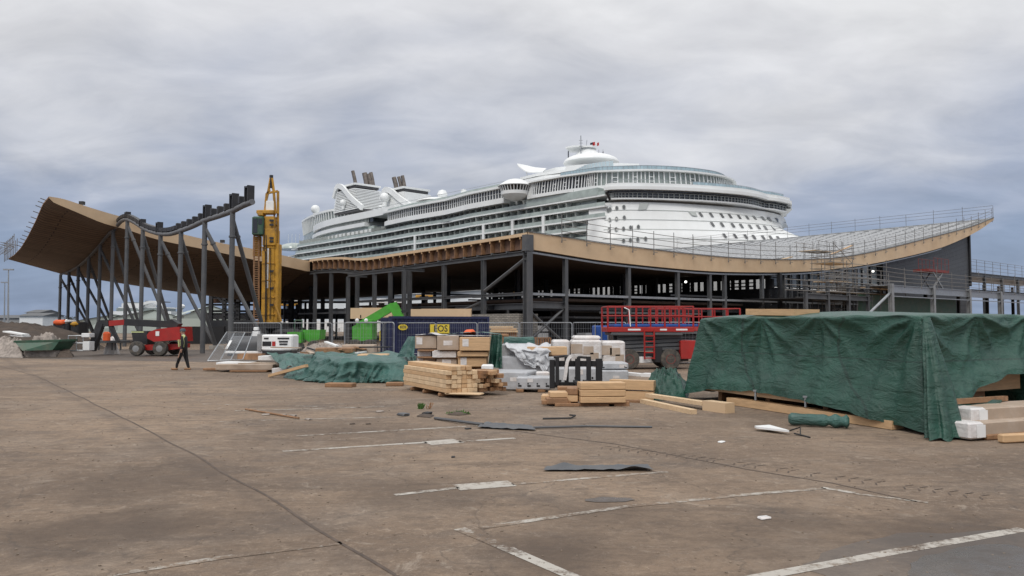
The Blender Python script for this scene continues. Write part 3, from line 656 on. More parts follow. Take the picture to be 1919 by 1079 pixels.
# ---- roof edge guard rails (scaffold tubes)
def rail_run(name, label, pts, hs, levels, extra=True):
    o = thing(name, label, 'scaffold', pts[0]); 
    for i, (p, h) in enumerate(zip(pts, hs)):
        mb = MB().tube([p-V((0, 0, .3)), p+V((0, 0, h))], .035, 5)
        if extra: mb.tube([p-V((0, 0, .25)), p-V((0, 0, .25))+ET*.5], .03, 5); mb.tube([p-V((0, 0, .5)), p-V((0, 0, .3))], .06, 5)
        mb.build('standard', 'scaffold', o)
    for lv in levels: MB().tube([p+V((0, 0, lv)) for p in pts], .028, 5).build('rail', 'scaffold', o)
    return o
pts, hs = [], []; t = 3.5
while t < TEND-.3: pts.append(TQ(t, -.25, interp(zt_tab, t))); hs.append(1.65+.35*random.random()); t += 2.9
rail_run('roof_edge_scaffold', 'long run of scaffold guard rails along the front edge of the timber roof', pts, hs, (.45, .95, 1.45))
pts, hs = [], []; q = 0
while q < 66: pts.append(TQ(TEND-.2, q, ztop(TEND, q))); hs.append(1.9+.5*random.random()); q += 4.6
rail_run('roof_end_scaffold', 'scaffold guard rails along the raised far right end of the roof against the sky', pts, hs, (.9, 1.5, 2.0), False)
mb = MB(); rt = []
for i in range(4):
    a, q_ = 32+i*3, 14
    rt.append(TQ(a, q_, ztop(a, q_)+.1))
TS = thing('roof_access_frame', 'small grey scaffold landing with boards standing on the white roof deck', 'scaffold', TQ(52, 5, ztop(52, 5)))
mb = MB()
for a in (50.5, 52.5, 54.5):
    for b in (3, 6): mb.tube([TQ(a, b, ztop(a, b)), TQ(a, b, ztop(a, b)+2.2)], .035, 5)
for z in (1.0, 1.6, 2.1):
    for b in (3, 6): mb.tube([TQ(50, b, ztop(52, b)+z), TQ(55, b, ztop(52, b)+z)], .03, 5)
mb.build('tube_frame', 'scaffold', TS)
MB().box(TQ(52.5, 4.5, ztop(52, 4)+.95), (4.6, 2.4, .08), rz=.69).build('boards', 'timber_pale', TS)
for i, (t_, L_) in enumerate(((40, 9), (44, 7), (57, 10))):
    a = TQ(t_, 5, ztop(t_, 5)+.15); b = TQ(t_+L_, 7, ztop(t_+L_, 7)+.5); o = MB().bar(a, b, .3, .12).build('board', ('galv', 'timber_pale', 'timber')[i])
    tag(o, ('grey plank lying at a slant on the left of the white roof deck', 'pale plank lying midway along the white roof deck', 'brown plank lying on the white roof deck right of the scaffold landing')[i], 'plank')
# deck clips: small upright white strips in rows on roof right part
mb = MB()
for i in range(46):
    t_ = 40+i*1.27
    for k in range(26):
        q_ = 1.6+k*2.6
        if t_ > TEND-1: continue
        mb.add([TQ(t_, q_, ztop(t_, q_)+.02), TQ(t_, q_+1.7, ztop(t_, q_+1.7)+.02), TQ(t_+.04, q_+1.7, ztop(t_, q_+1.7)+.2), TQ(t_+.04, q_, ztop(t_, q_)+.2)], [(0, 1, 2, 3)])
mb.build('deck_upstand', 'upstand', roof)['kind'] = 'stuff'

# ---- elevated walkway at right
WK = thing('raised_walkway', 'long grey steel walkway platform on posts in front of the grey clad wall', 'walkway', TQ(60, -9))
wz = 6.2; q0 = -9
t1 = on_q(1668, 545, q0)[0]; t2 = TEND+45
MB().prism([TQ(t1, q0+.1).xy, TQ(t2, q0+.1).xy, TQ(t2, q0+6).xy, TQ(t1, q0+6).xy], wz-.1, wz).build('deck', 'galv', WK)
MB().ibeam(TQ(t1, q0, wz-.45), TQ(t2, q0, wz-.45), .3, .8).build('edge_beam', 'galv', WK)
MB().bar(TQ(t1, q0-.2, wz-1.25), TQ(t2, q0-.2, wz-1.25), .12, .1).build('edge_beam', 'galv', WK)
t = t1
while t < t2:
    MB().ibeam(TQ(t, q0-.1, 0), TQ(t, q0-.1, wz+.1), .45, .45, up=DQ).build('post', 'steel_light', WK)
    MB().ibeam(TQ(t, q0+5, 0), TQ(t, q0+5, wz-.1), .35, .35, up=DQ).build('post', 'steel_black', WK); t += 10.5
MB().tube([TQ(t1-5, q0, 3.0), TQ(t1, q0, wz-.9)], .14, 8).build('brace', 'galv', WK)
mb = MB(); mb.grid(lambda u, v: TQ(t1-2+26*u, q0+2.5, 5.2*v), 1, 1); mb.build('screen', 'green_dark', WK)
pts = [TQ(t1-14+i*4.2, q0-.3, wz+ (0 if i > 3 else .1)) for i in range(int((TEND-t1+14)/4.2))]
rail_run('walkway_guard_rail', 'scaffold guard rail with four tubes along the walkway below the grey wall', pts, [1.9+.5*(i % 3 == 0) for i in range(len(pts))], (.3, .75, 1.2, 1.65), False)
# lower walkway at left of it
LW = thing('lower_landing', 'dark steel landing with bare tube rails left of the raised walkway', 'platform', TQ(50, -7))
ta_ = on_q(1510, 560, -7)[0]
MB().ibeam(TQ(ta_, -7, 4.7), TQ(t1, -7, 4.7), .3, .5).build('edge_beam', 'steel', LW)
for i in range(4): MB().ibeam(TQ(ta_+i*(t1-ta_)/3.2, -7, 0), TQ(ta_+i*(t1-ta_)/3.2, -7, 6.2), .3, .3, up=DQ).build('post', 'steel', LW)
for z in (5.2, 5.7, 6.2): MB().tube([TQ(ta_-4, -7.2, z), TQ(t1+1, -7.2, z+.1)], .045, 5).build('rail', 'scaffold', LW)
MB().prism([TQ(ta_, -7).xy, TQ(t1, -7).xy, TQ(t1, 0).xy, TQ(ta_, 0).xy], 4.5, 4.6).build('deck', 'steel_black', LW)
# far right frame
FR = thing('steel_frame', 'bare steel frame with upper scaffold rails right of the grey clad wall', 'steel frame', TQ(110, 4))
tf0, tf1 = TEND-4, TEND+55; fz_ = zat(520, 135)
MB().ibeam(TQ(tf0, 3, fz_), TQ(tf1, 3, fz_+.3), .3, .6).build('beam', 'steel', FR); MB().ibeam(TQ(tf0, 3, fz_-2.6), TQ(tf1, 3, fz_-2.5), .3, .3).build('beam', 'steel', FR)
t = tf0
while t < tf1:
    MB().ibeam(TQ(t, 3, 0), TQ(t, 3, fz_), .4, .4, up=DQ).build('post', 'steel', FR); MB().ibeam(TQ(t+2, 12, 0), TQ(t+2, 12, fz_-.3), .4, .4, up=DQ).build('post', 'steel_light', FR); t += 8
MB().prism([TQ(tf0, 3).xy, TQ(tf1, 3).xy, TQ(tf1, 14).xy, TQ(tf0, 14).xy], fz_+.3, fz_+.42).build('deck', 'galv', FR)
pts = [TQ(tf0-3+i*3.6, 2.8, fz_+.3) for i in range(16)]
rail_run('frame_guard_rail', 'scaffold guard rail on top of the bare steel frame at the right edge', pts, [2.2]*16, (.6, 1.2, 1.8, 2.2), False)
pts = [TQ(tf0+i*2.4, -1, wz) for i in range(22)]
rail_run('inner_guard_rail', 'close set scaffold uprights in the middle level of the steel frame at right', pts, [2.4]*22, (.8, 1.5, 2.2), False)

# ---- scaffold tower
ST = thing('scaffold_tower', 'tall scaffold stair tower of thin tubes rising past the timber roof edge', 'scaffold', TQ(62, -4))
tA, tB = on_q(1546, 500, -4)[0], on_q(1581, 500, -4)[0]
zt0 = zat(462, 88)
for t in (tA, (tA+tB)/2, tB):
    for q in (-5, -2.5): MB().tube([TQ(t, q, 0), TQ(t, q, zt0 if q < -3 else zt0-1)], .04, 5).build('standard', 'scaffold', ST)
mb = MB(); z = 1.2; k = 0
while z < zt0-.5:
    for q in (-5, -2.5): mb.tube([TQ(tA-.4, q, z), TQ(tB+.4, q, z)], .032, 5)
    for t in (tA, tB): mb.tube([TQ(t, -5, z), TQ(t, -2.5, z)], .032, 5)
    if k % 3 == 0: mb.tube([TQ(tA, -5, z), TQ(tB, -5, z+2)] if k % 2 else [TQ(tB, -5, z), TQ(tA, -5, z+2)], .032, 5)
    z += .62; k += 1
mb.build('ledger', 'scaffold', ST)
mb = MB()
for zz_ in (4.7, 6.6, 8.6): mb.box(TQ((tA+tB)/2, -3.75, zz_), (tB-tA, 2.3, .07), rz=.69)
mb.build('boards', 'timber_pale', ST)
SB = thing('scaffold_bay', 'low tangle of scaffold tubes and boards around the foot of the stair tower', 'scaffold', TQ(60, -7))
mb = MB()
for i in range(16):
    t = tA-5+i*1.3; q = -7+random.random()*3; mb.tube([TQ(t, q, 1.5), TQ(t+random.uniform(-.2, .2), q, 6.6+random.random()*1.6)], .04, 5)
for i in range(16):
    z = 4.0+i*.23; a = tA-6+random.random()*3; mb.tube([TQ(a, -7.5+random.random()*3, z), TQ(a+13+random.random()*6, -7.5+random.random()*3, z+random.uniform(-.2, .3))], .04, 5)
mb.build('tube_frame', 'scaffold', SB)
mb = MB(); mb.box(TQ(tA+3, -5.5, 5.35), (13, 1.2, .1), rz=.69); mb.box(TQ(tA+7, -6.5, 5.9), (8, .3, .12), rz=.69); mb.build('boards', 'timber_pale', SB)

# ---- steel skeleton under the canopy (left, px 390-650)
SK = thing('stair_frame', 'black steel stair frame and cross beams standing under the timber canopy', 'steel frame', P(440, 600, 112))
Yk = 112
def K(px, py, Y=Yk): return P(px, py, Y)
for px in (396, 421, 447, 465, 490, 518, 562, 605): MB().ibeam(K(px, 545).xy.to_3d(), K(px, 545) if px < 500 else K(px, 556), .5, .5, up=V((0, 1, 0))).build('post', 'steel_black', SK)
for py, a, b in ((571, 385, 480), (583, 392, 525), (592, 385, 660), (584, 520, 655), (566, 520, 655), (558, 396, 465)): MB().ibeam(K(a, py), K(b, py), .4, .9 if py in (592, 584) else .3, ).build('beam', 'steel_black', SK)
mb = MB()
for i in range(7): mb.bar(K(420, 548+i*7.5), K(448, 553+i*7.5), .5, .14)
mb.bar(K(398, 545), K(421, 571), .3); mb.bar(K(421, 545), K(447, 590), .3); mb.bar(K(400, 592), K(420, 610), .25); mb.build('brace', 'steel_black', SK)
o = MB().box(P(450, 627, 80)+V((0, 0, -.2)), (6.5, .5, 3.4)).build('hoarding', 'steel_black'); tag(o, 'dark grey hoarding wall behind the slanted tubes left of the yellow rig', 'hoarding')
o = MB().box(P(370, 632, 78), (5.5, .5, 2.2)).build('site_cabin', 'black'); tag(o, 'black open-sided cabin with a white fascia behind the red boom lift', 'cabin')

# ------------------------------------------------------------------ cruise ship; a = towards the bow, b = across from the near side
SF = V((.67, -.742, 0)); SE = V((.742, .67, 0)); SO = P(1140, HZ, 200).xy.to_3d()
def SH(a, b, z=0): return SO + SF*a + SE*b + V((0, 0, z))
def on_b(px, py, b=0): p = onplane(px, py, SH(0, b), SE); d = p-SO; return d.dot(SF), p.z
def azr(px, py, Y): p = P(px, py, Y); d = p-SO; return d.dot(SF), d.dot(SE), p.z
SHIP = thing('cruise_ship', 'huge white cruise ship with many balcony decks rising behind the terminal', 'ship', SH(-80, 30))
A = lambda px, b=0: on_b(px, 400, b)[0]
zd0 = on_b(900, 403)[1]
AST = A(568, 8)     # stern end
def bulge(a):       # the superstructure swings in and out a little along its side
    return interp([(-400, 3.2), (A(705), 3.2), (A(760), 1.6), (A(830), 2.2), (A(880), .2), (A(985), 0), (0, 0)], a)
def side_pts(a0, a1, inset=0, n=60, rs=0):
    pts = []
    for i in range(n+1):
        a = a0+(a1-a0)*i/n; b = bulge(a)+inset
        if rs and a < a0+rs: u = (a0+rs-a)/rs; b += (rs if rs < 40 else rs*.42)*(1-math.sqrt(max(0, 1-u*u)))
        pts.append((a, b))
    return pts
def slab(pts, z0, z1, bb, m_, nm='deck', par=None):
    poly = [SH(a, b).xy for a, b in pts] + [SH(pts[-1][0], bb).xy, SH(pts[0][0], bb).xy]
    return MB().prism(poly, z0, z1).build(nm, m_, par or SHIP)
def wall(pts, z0, z1, m_, nm, par=None, lean=0):
    mb = MB(); n = len(pts)-1
    mb.grid(lambda u, v: SH(pts[round(u*n)][0], pts[round(u*n)][1]+lean*(1-v), z0+(z1-z0)*v), n, 1); return mb.build(nm, m_, par or SHIP)
# hull body below
slab(side_pts(AST-14, -4, 1.2, rs=26), 0, zd0-17, 72, 'ship_white', 'hull')
slab(side_pts(AST+4, -6, 2.4, rs=10), zd0-17, zd0+1.5, 70, 'ship_glass', 'superstructure')
for i in range(9):
    z = zd0-2.9*i; ext = [0, 8, 20, 26, 34, 38, 40, 42, 44][i] ; pts = side_pts(A((564, 558, 551, 543, 534, 526, 521, 518, 516)[i], 6)-9, -1.0, 0, 90, 14+i*2)
    dk = slab(pts, z-.28, z+.12, 6, 'ship_white', 'deck')
    wall([(a, b+.12) for a, b in pts[4:]], z+.12, z+1.15, 'ship_rail_glass', 'balustrade', dk)
    mb = MB(); k = 0; a = pts[6][0]
    while a < -12:
        j = min(len(pts)-1, max(0, int((a-pts[0][0])/(pts[-1][0]-pts[0][0])*90))); b = pts[j][1]
        if not (k % 3): mb.box(SH(a, b+1.3, z+1.45), (.12, 2.3, 2.6), rz=math.atan2(SF.y, SF.x))
        else: mb.box(SH(a, b+1.4, z+1.45), (.08, 2.0, 2.6), rz=math.atan2(SF.y, SF.x))
        a += 3.3+ (.0); k += 1
    mb.build('balcony_divider', 'ship_grey', dk)['kind'] = 'stuff'
    mb = MB(); a = pts[8][0]; k = 0
    while a < -12:
        j = min(len(pts)-1, max(0, int((a-pts[0][0])/(pts[-1][0]-pts[0][0])*90))); b = pts[j][1]
        mb.box(SH(a+1.6, b+2.36, z+1.3), (1.7, .1, 2.0), rz=math.atan2(SF.y, SF.x)); a += 3.3; k += 1
    mb.build('cabin_window', 'cabin_glass', dk)['kind'] = 'stuff'
for px_ in (770, 905, 960, 1018):
    a = A(px_); b = bulge(a); MB().box(SH(a, b+.1, zd0-5.8), (1.0, .5, 5.6), rz=math.atan2(SF.y, SF.x)).build('side_pillar', 'ship_white', SHIP)
# promenade gallery: white band, windows, roof
zg = on_b(900, 387)[1]; a0, a1 = A(702, 2), A(948)
pts = side_pts(a0, a1, -1.0, 70, 9)
slab(pts, zg-.3, zg+1.3, 9, 'ship_white', 'gallery_base')
ptsw = side_pts(a0+1, a1, .2, 70, 9)
wall(ptsw, zg+1.3, zg+4.3, 'ship_dark', 'gallery_glazing')
gr = slab(side_pts(a0-1, a1, -1.1, 70, 9), zg+4.3, zg+5.0, 12, 'ship_white', 'gallery_roof')
mb = MB(); a = a0+3
while a < a1:
    b = interp(ptsw, a)-.12; mb.box(SH(a, b, zg+2.8), (.22, .3, 3.0), rz=math.atan2(SF.y, SF.x)); mb.box(SH(a+.7, b, zg+3.0), (1.3, .12, .1), rz=math.atan2(SF.y, SF.x)); a += 1.35
mb.build('gallery_mullion', 'ship_white', SHIP)
wall(side_pts(a0, a1, .3, 70, 9), zg+5.0, zg+6.0, 'ship_rail_glass', 'roof_rail')
mb = MB(); mb.tube([SH(a0+i*(a1-a0)/20, 1.0, zg+5.6+1.1) for i in range(21)], .06, 4); mb.build('handrail', 'galv', SHIP)
# stern block
za = [on_b(625, y, 9)[1] for y in (455, 448, 438, 428, 417, 408, 392, 388)]
pa0, pa1 = A(566, 8), A(745, 4)
for z0, z1, m_, nm, a1_, ins in ((za[0]-6, za[1]-.6, 'ship_glass', 'stern_glazing', A(690, 3), 2.2), (za[1]-.6, za[1]+.6, 'ship_white', 'stern_band', A(690, 3), 1), (za[1]+.6, za[2]-.3, 'ship_rail_glass', 'stern_glazing', A(690, 3), 2.4),
        (za[2]-.3, za[2]+1.2, 'ship_white', 'stern_band', A(680, 3), .5), (za[2]+1.2, za[3]+.5, 'ship_dark', 'stern_glazing', A(690, 3), 2), (za[3]+.5, za[4]+.6, 'ship_white', 'stern_band', A(735, 3), 1)):
    slab(side_pts(pa0-9, a1_, ins, 70, 52), z0, z1, 75, m_, nm)
zs_ = za[6]
def syz(x, y): Y = (zs_-CH)*F/(HZ-y); return (P(x, HZ, Y).x, P(x, HZ, Y).y)
so_ = [p.xy for p in catmull([(*syz(x, y), 0) for x, y in ((563, 414), (572, 408), (588, 400.5), (612, 393.5), (649, 388), (700, 385.5), (745, 384), (775, 383))], 6)]
def off_in(poly, d):
    out = []
    for i, p in enumerate(poly): t = (poly[min(i+1, len(poly)-1)]-poly[max(i-1, 0)]).normalized(); out.append(p+V((-t.y, t.x))*d)
    return out
sbk = [so_[-1]+V((25, 45)), so_[0]+V((35, 45))]
MB().prism(so_+sbk, zs_-.5, zs_+.4).build('stern_roof', 'ship_white', SHIP); sgz = MB().prism(off_in(so_, 1.2)+sbk, za[4]-4, zs_-.5).build('stern_glazing', 'ship_glass', SHIP)
so2 = off_in(so_, .9); so3 = off_in(so_, .2); 
for i in range(0, len(so2)-1):
    n_ = max(1, round((so2[i+1]-so2[i]).length/3.4))
    for k in range(n_):
        a = so2[i].lerp(so2[i+1], k/n_); b = so3[i].lerp(so3[i+1], k/n_); MB().bar((a.x, a.y, za[4]-1), (b.x, b.y, zs_-.4), .34).build('stern_mullion', 'ship_white', sgz)
mb = MB(); P_ = side_pts(pa0-8, A(690, 3), 1.8, 70, 52)
for i in range(26, 68): a, b = P_[i]; MB().bar(SH(a, b, za[2]+1.2), SH(a, b, za[3]+.5), .3).build('stern_mullion', 'ship_grey', SHIP)
# stern low deck dome & masts
def lathe_at(px, py, Y, prof, m_, nm, par=None, n=28):
    c = P(px, py, Y); return MB().lathe(c, prof, n).build(nm, m_, par or SHIP, smooth='auto')
def yb(px, b): p = onplane(px, 400, SH(0, b), SE); return p.y
Yd = yb(560, 20); k = Yd/F
for px_, py_, r in ((591, 392, 8.2), (643, 380, 6.3), (721, 370, 9.2)):
    Y = (zs_-CH)*F/(HZ-{591: 400, 643: 389, 721: 385}[px_])+3; Y = Y if px_ < 600 else min(Y, yb(px_, 16)-16); k = Y/F; r *= k
    lathe_at(px_, py_, Y, [(r*.45, -r*1.9), (r*.5, -r*.9)]+[(max(.02, r*math.sin(a)), -r*math.cos(a)) for a in [math.pi*(.15+.85*i/14) for i in range(15)]], 'ship_white', 'radome')
Y = yb(553, 14); lathe_at(552, 468, Y, [(30*Y/F*math.cos(R(a)), 13*Y/F*math.sin(R(a))) for a in range(0, 90, 9)], 'ship_rail_glass', 'stern_dome')
mb = MB()
for i in range(5): p = P(540+i*7, 462, Y); mb.tube([p, p+V((0, 0, 6))], .07, 4)
mb.build('stern_mast', 'ship_white', SHIP)
# funnels
def funnel(x0, x1, yt, yb_, pipes, b=16, lean=5):
    Y = yb((x0+x1)/2, b); k = Y/F; w = (x1-x0)*k*.8; c = P((x0+x1)/2, yb_, Y); h = (yb_-yt)*k
    rz = math.atan2(SF.y, SF.x); F_ = SF; hb = 7
    def Q(u, bb, z): return c+SF*u+SE*bb+V((0, 0, z))
    L_ = (x1-x0)*k*.62
    fb_ = MB(); fb_.add([Q(-L_, -hb, -3), Q(L_, -hb, -3), Q(L_, hb, -3), Q(-L_, hb, -3), Q(-L_*.95, -hb*.8, h), Q(L_*.35, -hb*.8, h*.86), Q(L_*.35, hb*.8, h*.86), Q(-L_*.95, hb*.8, h)], [(0, 1, 2, 3), (4, 7, 6, 5), (0, 4, 5, 1), (1, 5, 6, 2), (2, 6, 7, 3), (3, 7, 4, 0)])
    body = fb_.build('funnel_housing', 'louvre_back', SHIP)
    mb = MB(); n = 13
    for i in range(n):
        z = -2+(h+1)*i/n; f = (z+3)/(h+3); s_ = hb*(1-.2*f)+.35; a1 = L_*(1-.65*f)
        mb.box(Q((-L_+a1)/2, -s_, z), (L_+a1, .5, .42), rz=rz); mb.box(Q(-L_-.1, 0, z), (.4, 2*s_, .42), rz=rz); mb.box(Q(a1+.1, 0, z), (.4, 2*s_, .42), rz=rz)
    mb.build('louvre', 'ship_white', body)
    # arched fin
    mb = MB(); P2 = catmull([Q(-L_-1.5, -hb*.95, h*.55), Q(-L_*.85, -hb*.95, h+.6), Q(-L_*.35, -hb*1.0, h*.95), Q(L_*.35, -hb*1.08, h*.35), Q(L_+3, -hb*1.15, -2.5)], 6)
    for i in range(len(P2)-1): mb.bar(P2[i], P2[i+1]+(P2[i+1]-P2[i])*.08, 1.0, 2.1 if i > 3 else 1.5)
    mb.build('arch_fin', 'ship_white', body)
    MB().prism([Q(L_*.45, -hb*.9, 0).xy, Q(L_*.45, hb*.9, 0).xy, Q(-L_*1.0, hb*.9, 0).xy, Q(-L_*1.0, -hb*.9, 0).xy][::-1], c.z+h, c.z+h+.8).build('funnel_cap', 'ship_white', body)
    MB().prism([Q(L_*.4, -hb*.8, 0).xy, Q(L_*.4, hb*.8, 0).xy, Q(-L_*.9, hb*.8, 0).xy, Q(-L_*.9, -hb*.8, 0).xy][::-1], c.z+h-.9, c.z+h-.02).build('funnel_vent', 'louvre_back', body)
    for px_, py0, py1, r, dx in pipes:
        p0 = P(px_+dx, py1, Y); p1 = P(px_, py0, Y); r *= k
        MB().tube([p0-V((0, 0, 2)), p0, p0.lerp(p1, .5)+V((r*.1, 0, 0)), p1], [r, r, r*1.0, r*.95], 14).build('exhaust_pipe', 'pipe', body, smooth='auto')
funnel(640, 716, 351, 388, [(661, 320, 348, 3.4, 6), (683, 324, 350, 5, 5), (695, 323, 350, 3.5, 5), (690, 326, 350, 4.5, 6)])
funnel(733, 806, 358, 386, [(738, 332, 357, 4.4, 6), (747, 331, 357, 3.2, 6), (754, 329, 357, 3.6, 5)])
Y = yb(829, 12); lathe_at(829, 371, Y, [(.5, -2), (.5, 0), (1.6, .3), (1.9, 1.2), (1.3, 2.6), (.2, 3)], 'ship_white', 'radar_dish')
Y = yb(869, 6); lathe_at(869, 363, Y, [(.3, -2.5), (.3, 0), (1.0, .3), (.9, 1.3), (.1, 1.6)], 'ship_white', 'flood_lamp')
Y = yb(815, 8); lathe_at(815, 378, Y, [(0.1+38*Y/F*math.cos(R(a))*.9, 7*Y/F*math.sin(R(a))) for a in range(0, 90, 10)], 'ship_white', 'deck_canopy')
# white upper-deck structures behind the gallery
mb = MB(); a0_, a1_ = A(815, 8), A(945, 8); slab([(a0_+(a1_-a0_)*i/10, 8) for i in range(11)], zg+3, zg+6.2, 45, 'ship_white', 'upper_house')

# bow: lofted hull front
def plan(z):
    f = ((33.2-z)/(33.2-24)); f = f if f < 1 else 1+(f-1)*.35
    top = [(-7, .6)]+[((P(x, HZ, y_)-SO).dot(SF), (P(x, HZ, y_)-SO).dot(SE)) for x, y_ in ((1146, 201.5), (1200, 201), (1262, 202.5), (1325, 205.5), (1375, 209.5), (1422, 216), (1468, 229), (1466, 254))]
    bot = [(-7, -.4), (1, -.2), (12.5, 13), (22.5, 29.5), (29.5, 45), (30, 59), (21, 73), (5, 83), (-20, 84)]
    return [V((a[0]+(c[0]-a[0])*f, a[1]+(c[1]-a[1])*f, z)) for a, c in zip(top, bot)]
rows = []; ZB = [6, 12, 18, 21, 24, 26.6, 26.65, 29.4, 29.45, 31.9, 31.95, 33.0, 34.2]
bm = MB(); NU = 8*10
for j, z in enumerate(ZB):
    pl = catmull(plan(z), 10)
    rows.append([SH(p.x-(.12 if j in (6, 8, 10) else 0), p.y, z) for p in pl])
m_ = len(rows[0]); vsb = [p for r in rows for p in r]; fs = []
for j in range(len(rows)-1):
    for i in range(m_-1): fs.append((j*m_+i, j*m_+i+1, (j+1)*m_+i+1, (j+1)*m_+i))
bm.add(vsb, fs); bow = bm.build('bow', 'ship_white', SHIP, smooth=True)
for zz_ in (21.5, 24.2, 26.7, 29.3, 31.9):
    pl = [SH(p.x, p.y-.0, zz_) for p in catmull(plan(zz_), 10)]; mb = MB()
    nrm = [(V((-(pl[min(i+1, len(pl)-1)]-pl[max(i-1, 0)]).y, (pl[min(i+1, len(pl)-1)]-pl[max(i-1, 0)]).x, 0))).normalized()*-.09 for i in range(len(pl))]
    for i in range(8, len(pl)-1): mb.add([pl[i]+nrm[i], pl[i+1]+nrm[i+1], pl[i+1]+nrm[i+1]+V((0, 0, .16)), pl[i]+nrm[i]+V((0, 0, .16))], [(0, 1, 2, 3)])
    mb.build('plate_seam', 'ship_grey', bow)
BV = BVHTree.FromPolygons([tuple(p) for p in vsb], [tuple(f) for f in fs])
def decal(quad, m_, nm, par=bow, off=.32, frame=None):
    pts = []
    for px_, py_ in quad:
        d = ray(px_, py_).normalized(); h = BV.ray_cast(E0, d)
        if not h[0]: return
        pts.append(h[0]-d*off)
    th = (E0-pts[0]).normalized()*.05
    o = MB().plate(pts, th).build(nm, m_, par)
def C5(x, y): return 1120+x/4.569, 280+y/4.569
def bwin(x, y, w=19, h=17, sk=11, m_='ship_window'):
    q = [(x-w/2-sk-4, y-h), (x+w/2-sk, y-h+1), (x+w/2+sk+2, y+h+2), (x-w/2+sk, y+h+1)]
    decal([C5(*p) for p in q], m_, 'window')
for x, y in ((885, 478), (968, 483), (1040, 487), (1118, 492), (1250, 504), (1320, 510), (1380, 516), (1443, 524)): bwin(x, y)
for x, y in ((885, 553), (975, 557), (1065, 562), (1135, 567), (1212, 573), (1280, 578), (1345, 583), (1418, 590), (1473, 595), (1540, 603), (1590, 608)): bwin(x, y)
for x, y in ((985, 637), (1068, 640), (1160, 645), (1232, 650), (1308, 657), (1378, 660), (1437, 666), (1508, 672), (1565, 677), (1630, 682), (1672, 685)): bwin(x, y)
for x, y in ((1090, 735), (1180, 738), (1270, 742), (1340, 746), (1420, 750), (1485, 752), (1550, 757)): bwin(x, y)
decal([C5(*p) for p in ((362, 458), (442, 456), (415, 514), (346, 518))], 'ship_grey', 'window')
decal([C5(*p) for p in ((772, 527), (836, 530), (856, 570), (812, 566))], 'ship_grey', 'window')
for x, y in ((1075, 690), (1093, 682), (1150, 672), (1210, 662), (1090, 770), (1148, 762), (1213, 752), (1085, 855), (1145, 850), (1207, 845), (1267, 836), (1332, 830), (1207, 945), (1265, 940), (1327, 935), (1393, 930)):
    cx_, cy_ = 900+x/4.495, 240+y/4.495
    decal([(cx_+3.4*math.cos(R(a)), cy_+4.3*math.sin(R(a))) for a in range(0, 360, 30)], 'ship_grey', 'porthole', off=.22)
    decal([(cx_+2.5*math.cos(R(a)), cy_+3.4*math.sin(R(a))) for a in range(0, 360, 30)], 'ship_window', 'porthole', off=.3)
# seams of the bow plating are modelled as steps; bridge above it
def planY(tab, z=0): return [P(px_, HZ, Y) for px_, Y in tab]
def pxy(tab): return [p.xy for p in catmull([(P(x, HZ, Y).x, P(x, HZ, Y).y, 0) for x, Y in tab], 6)]
def scale_in(poly, d):   # push polyline away from the viewer side along -outward normal
    out = []; n = len(poly)
    for i, p in enumerate(poly):
        t = (poly[min(i+1, n-1)]-poly[max(i-1, 0)]).normalized(); out.append(p+V((-t.y, t.x))*d)
    return out
back = [P(1440, HZ, 262).xy, P(1180, HZ, 262).xy]
def cap(poly, z0, z1, m_, nm, par=SHIP, bk=None): return MB().prism(list(poly)+(bk or back), z0, z1).build(nm, m_, par)
brim = pxy([(1133, 200.5), (1150, 199), (1190, 198.5), (1250, 199.5), (1310, 201.5), (1355, 204), (1395, 207), (1425, 211), (1445, 216)]) + [P(1464, HZ, 218).xy, P(1488, HZ, 223).xy, P(1487, HZ, 232).xy, P(1460, HZ, 240).xy]
zbm = zat(352.4, 200)
br_ = cap(brim, zbm-.5, zbm+.35, 'ship_white', 'bridge_roof')
cap(scale_in(brim, .6), zbm+.35, zbm+1.3, 'ship_white', 'bridge_roof_step', br_)
in1 = scale_in(brim, 2.0)
cap(scale_in(brim, 1.2), zbm-.9, zbm-.5, 'ship_dark', 'bridge_soffit', br_)
cap(in1, zbm-2.5, zbm-.9, 'ship_dark', 'bridge_glazing', br_)
cap(scale_in(brim, 1.5), zbm-2.9, zbm-2.5, 'ship_white', 'bridge_sill', br_)
mb = MB(); inm = scale_in(brim, 1.7); acc = 0
for i in range(1, len(inm)):
    seg = (inm[i]-inm[i-1]).length; steps = max(1, int(seg/1.7))
    for k in range(steps):
        p = inm[i-1].lerp(inm[i], k/steps); mb.bar((p.x, p.y, zbm-2.5), (p.x, p.y, zbm-1.1), .14)
    mb.bar((*inm[i-1], zbm-1.15), (*inm[i], zbm-1.15), .12); mb.bar((*inm[i-1], zbm-1.9), (*inm[i], zbm-1.9), .07)
mb.build('bridge_mullion', 'ship_grey', br_)
# underside cone of the far wing and rail above the bridge
p0, p1 = P(1466, 392, 236), P(1482, 390, 236)
MB().add([P(1460, 391, 224), P(1486, 391, 226), P(1478, 399, 228), P(1464, 409, 229), P(1460, 391, 236), P(1486, 391, 236), P(1478, 399, 236), P(1464, 409, 236)], [(0, 1, 2, 3), (4, 7, 6, 5), (1, 5, 6, 2), (2, 6, 7, 3), (0, 4, 5, 1)]).build('bridge_wing', 'ship_white', br_)
rl = scale_in(brim, 2.4); mb = MB()
for i in range(len(rl)-1):
    mb.bar((*rl[i], zbm+2.5), (*rl[i+1], zbm+2.5), .08); mb.bar((*rl[i], zbm+1.3), (*rl[i], zbm+2.5), .07)
mb.build('bridge_rail', 'galv', br_)
g2 = MB()
for i in range(24, len(rl)-1): g2.add([(*rl[i], zbm+1.35), (*rl[i+1], zbm+1.35), (*rl[i+1], zbm+2.4), (*rl[i], zbm+2.4)], [(0, 1, 2, 3)])
g2.build('wind_screen', 'ship_blueglass', br_)
